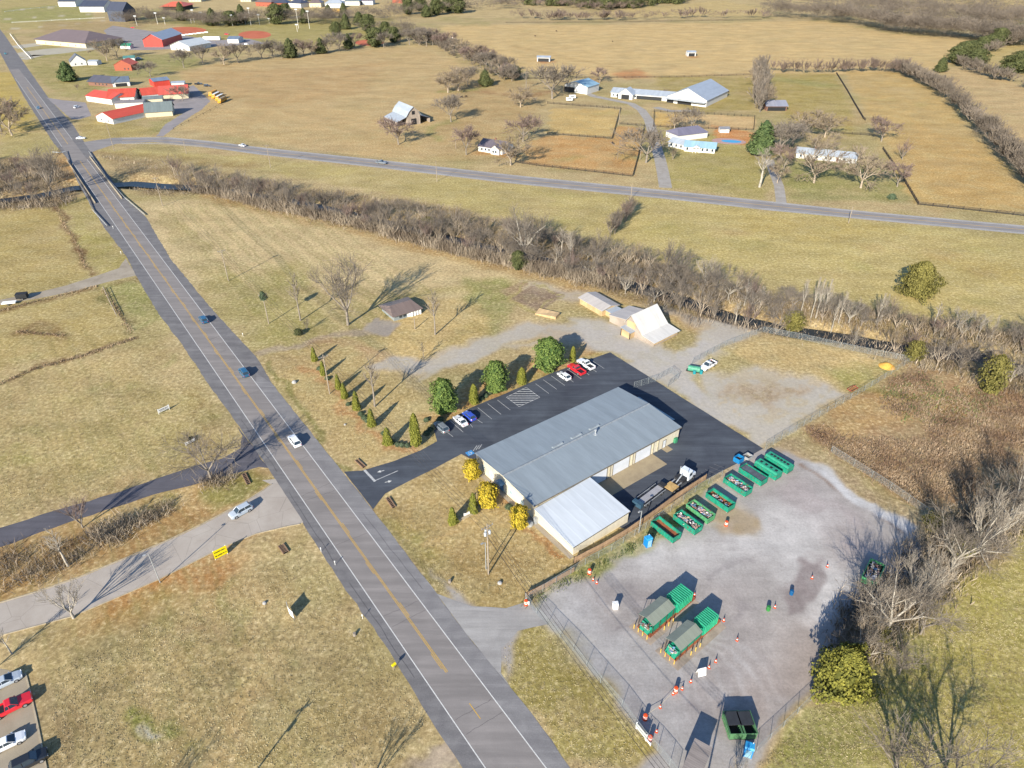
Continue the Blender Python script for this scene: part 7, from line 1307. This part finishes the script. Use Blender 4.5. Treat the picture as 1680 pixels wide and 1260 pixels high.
for p,lb,s in (((483,628),'grey boulder on the dry grass above the first arborvitae',.9),((566,697),'small pale marker block on the grass triangle',.4),((820,957),'pale green utility box on the lawn below the tall pole',.6),((434,990),'pale utility pedestal on the lower left lawn',.5)):
    o=MB().lathe([(s*.6,-.1),(s*.75,.1*s),(s*.65,.5*s),(s*.3,.75*s)],9).build('boulder' if 'boulder' in lb else 'utility_box',mat('stone_grey',(.38,.37,.35),.9,.2,3)); o.location=G(*p); tag(o,lb,'boulder' if 'boulder' in lb else 'utility box')
for p,lb in (((582,1042),'tree stump leaning on the lower left lawn'),((738,955),'dark stump on the lawn beside the main road')):
    o=MB().lathe([(.35,-.1),(.3,.3),(.25,.6)],10).build('tree_stump',BK); o.location=G(*p); tag(o,lb,'stump')
T=thing('mailbox','yellow-fronted mailbox on the shoulder of the main road','mailbox',G(647,1097),RANG+.2); MB().tube((0,0,0),(0,0,.95),.05).build('post',WOODP,T); MB().ext([(-.2,0),(.2,0),(.2,.25),(.1,.36),(-.1,.36),(-.2,.25)],-.35,.35,'y').build('box',YS,T).location=(0,0,.95)
for k,p in enumerate(((595,1015),(527,905),(550,927),(186,375),(199,417),(399,552))): T=thing('road_marker','thin white reflector post beside the main road','marker',G(*p),0,'reflector posts beside the main road'); MB().tube((0,0,0),(0,0,1.),.045,n=6).build('post',WTR,T); B(-.09,.09,-.02,.02,.8,1.1).build('reflector',WTR,T)
o=MB().lathe([(2.3,-.1),(1.5,.45),(.6,.95),(.1,1.1)],14).build('sand_heap',mat('orange_sand',S(236,180,84),1,.1,3)); o.location=G(1455,601); tag(o,'heap of bright orange sand in the fence corner','sand heap')
T=thing('harrow','red rusty harrow frame leaning at the fence by the weeds','farm implement',G(1398,640),R(35)); mb=MB(); 
for s in(-1,1): mb.tube((-1.4,s*.7,.5),(1.4,s*.7,.5),.06); mb.tube((s*1.4,-.7,.5),(s*1.4,.7,.5),.06)
mb.tube((-1.4,0,.5),(1.4,0,1.1),.05); mb.build('frame',mat('rust_red',(.4,.06,.05),.8),T)
for k in range(5): MB().tube((-1.2+k*.6,0,.5),(-1.2+k*.6,.1,0),.03,n=5).build('tine',MATS['rust_red'],T)
T=thing('black_box_trailer','small black box trailer on the gravel track at left','trailer',G(38,490),R(14)); B(-1.6,1.6,-1,1,.45,1.9).build('body',BLK,T); B(-1.65,1.65,-1.05,1.05,1.903,1.95).build('roof',CH_,T); wheelset(T,(.2,),.95,.35)
T=thing('white_trailer','low white utility trailer behind the black box trailer','trailer',G(16,499),R(14)); B(-2,2,-.8,.8,.45,.8).build('bed',WTR,T); wheelset(T,(0,),.85,.3)
for p,lb,sz in (((966,149),'',0),):pass
for p,lb in (((964,166),'x'),): pass
for p,lb in (((934,166),'white horse trailer parked left by the upper paddock fence'),((939,162),'white horse trailer parked right by the upper paddock fence')): 
    T=thing('horse_trailer',lb,'trailer',G(*p),R(10)); B(-2.2,2.2,-1.05,1.05,.5,2.5).build('body',WTR,T,bevel=.2); B(-1.4,1.4,-1.08,-1.053,1.5,2.1).build('window_band',GLS,T); wheelset(T,(-.4,.6),1.,.38)
for k,p in enumerate(((1005,237),(1047,231),(878,60),(913,52),(1005,69),(757,161),(765,160),(1188,158),(1194,152))):
    T=thing('horse','small dark grazing %s'%('horse in the tan paddock' if k<2 else 'animal out on the golden field' if k<5 else 'animal in the cattle yard below the bare clump' if k<7 else 'animal beside the riding hall'),'horse' if k<2 else 'animal',G(*p),random.uniform(0,6),('horses in the tan paddock' if k<2 else 'animals on the golden field' if k<5 else 'animals in the cattle yard' if k<7 else 'animals beside the riding hall'))
    bm=MB(); mt=mat('brown_coat',(.05,.035,.03),.8); vs=[(-.9,.28,.95,.3),(-.6,.33,1.05,.38),(0,.3,1.0,.36),(.55,.33,1.1,.4),(.85,.22,1.25,.3),(1.2,.15,1.15,.22),(1.5,.12,.75,.16),(1.65,.09,.45,.12)]
    secs=[(x,[(w*math.cos(a*math.pi/4),z+h*math.sin(a*math.pi/4)) for a in range(8)]) for x,w,z,h in vs]; b_=loft(secs,mt,'body',T,True)
    for x in (-.7,.6):
        for s in(-1,1): MB().tube((x,s*.2,.9),(x+.03,s*.2,0),.11,.05,6).build('leg',mt,T)
    MB().tube((-.9,0,1.15),(-1.15,0,.5),.07,.03,5).build('tail',mt,T)
pk=cabinet((878,858),R(37),.5,.5,1.2,GALV,'gas_meter','grey round meter cabinet at the corner of annex and building','meter')
o=MB().lathe([(.75,0),(.75,.55),(.6,.62)],16).build('round_tank',GALV); o.location=G(869,861); tag(o,'round galvanised tank lid by the lower yellow bush','tank')
for k,p in enumerate(((208,239),(150,236),(1,0))[:2]): pass
for k in range(9):
    o=B(-2.2,2.2,-.5,.5,0,1.).build('dugout_block',WTR); o.location=G(288+6.3*k,59.5-.75*k); tag(o,'short white barrier block in the line below the left infield','barrier','white barriers by the left infield')
o=B(-9,9,-2,2,0,3).build('dugout_roof',WTR); o.location=G(348,65); tag(o,'long white low roof at the ball field lot','dugout')
# ================================================= LIGHT, SKY, CAMERA
w=bpy.data.worlds.new('World'); sc.world=w; w.use_nodes=True; nt=w.node_tree; sky=nt.nodes.new('ShaderNodeTexSky'); sky.sky_type='NISHITA'; sky.sun_disc=False; sky.sun_elevation=SEL; sky.sun_rotation=math.pi+SAZ; sky.altitude=200; sky.dust_density=.4; sky.ozone_density=2
nt.links.new(mixc(nt,1.,sky.outputs[0],(.85,.97,1.14),'MULTIPLY'),nt.nodes['Background'].inputs[0]); nt.nodes['Background'].inputs[1].default_value=.098
L=bpy.data.lights.new('sun','SUN'); L.energy=5; L.angle=R(.53); L.color=(1,.925,.79); lo=bpy.data.objects.new('sun',L); link(lo); lo.rotation_euler=Vector((math.sin(SAZ)*math.cos(SEL),math.cos(SAZ)*math.cos(SEL),-math.sin(SEL))).to_track_quat('-Z','Y').to_euler()
cam=bpy.data.cameras.new('camera'); co_=bpy.data.objects.new('camera',cam); link(co_); co_.location=(0,0,CH); co_.rotation_euler=(math.pi/2-PIT,0,0); cam.lens=F/1680*36; cam.sensor_width=36; cam.clip_end=60000; cam.clip_start=1; sc.camera=co_
sc.view_settings.view_transform='Standard'; sc.view_settings.look='None'; sc.view_settings.gamma=1; sc.view_settings.exposure=.95
sc.cycles.max_bounces=5; sc.cycles.transparent_max_bounces=12; sc.cycles.diffuse_bounces=2; sc.cycles.glossy_bounces=2
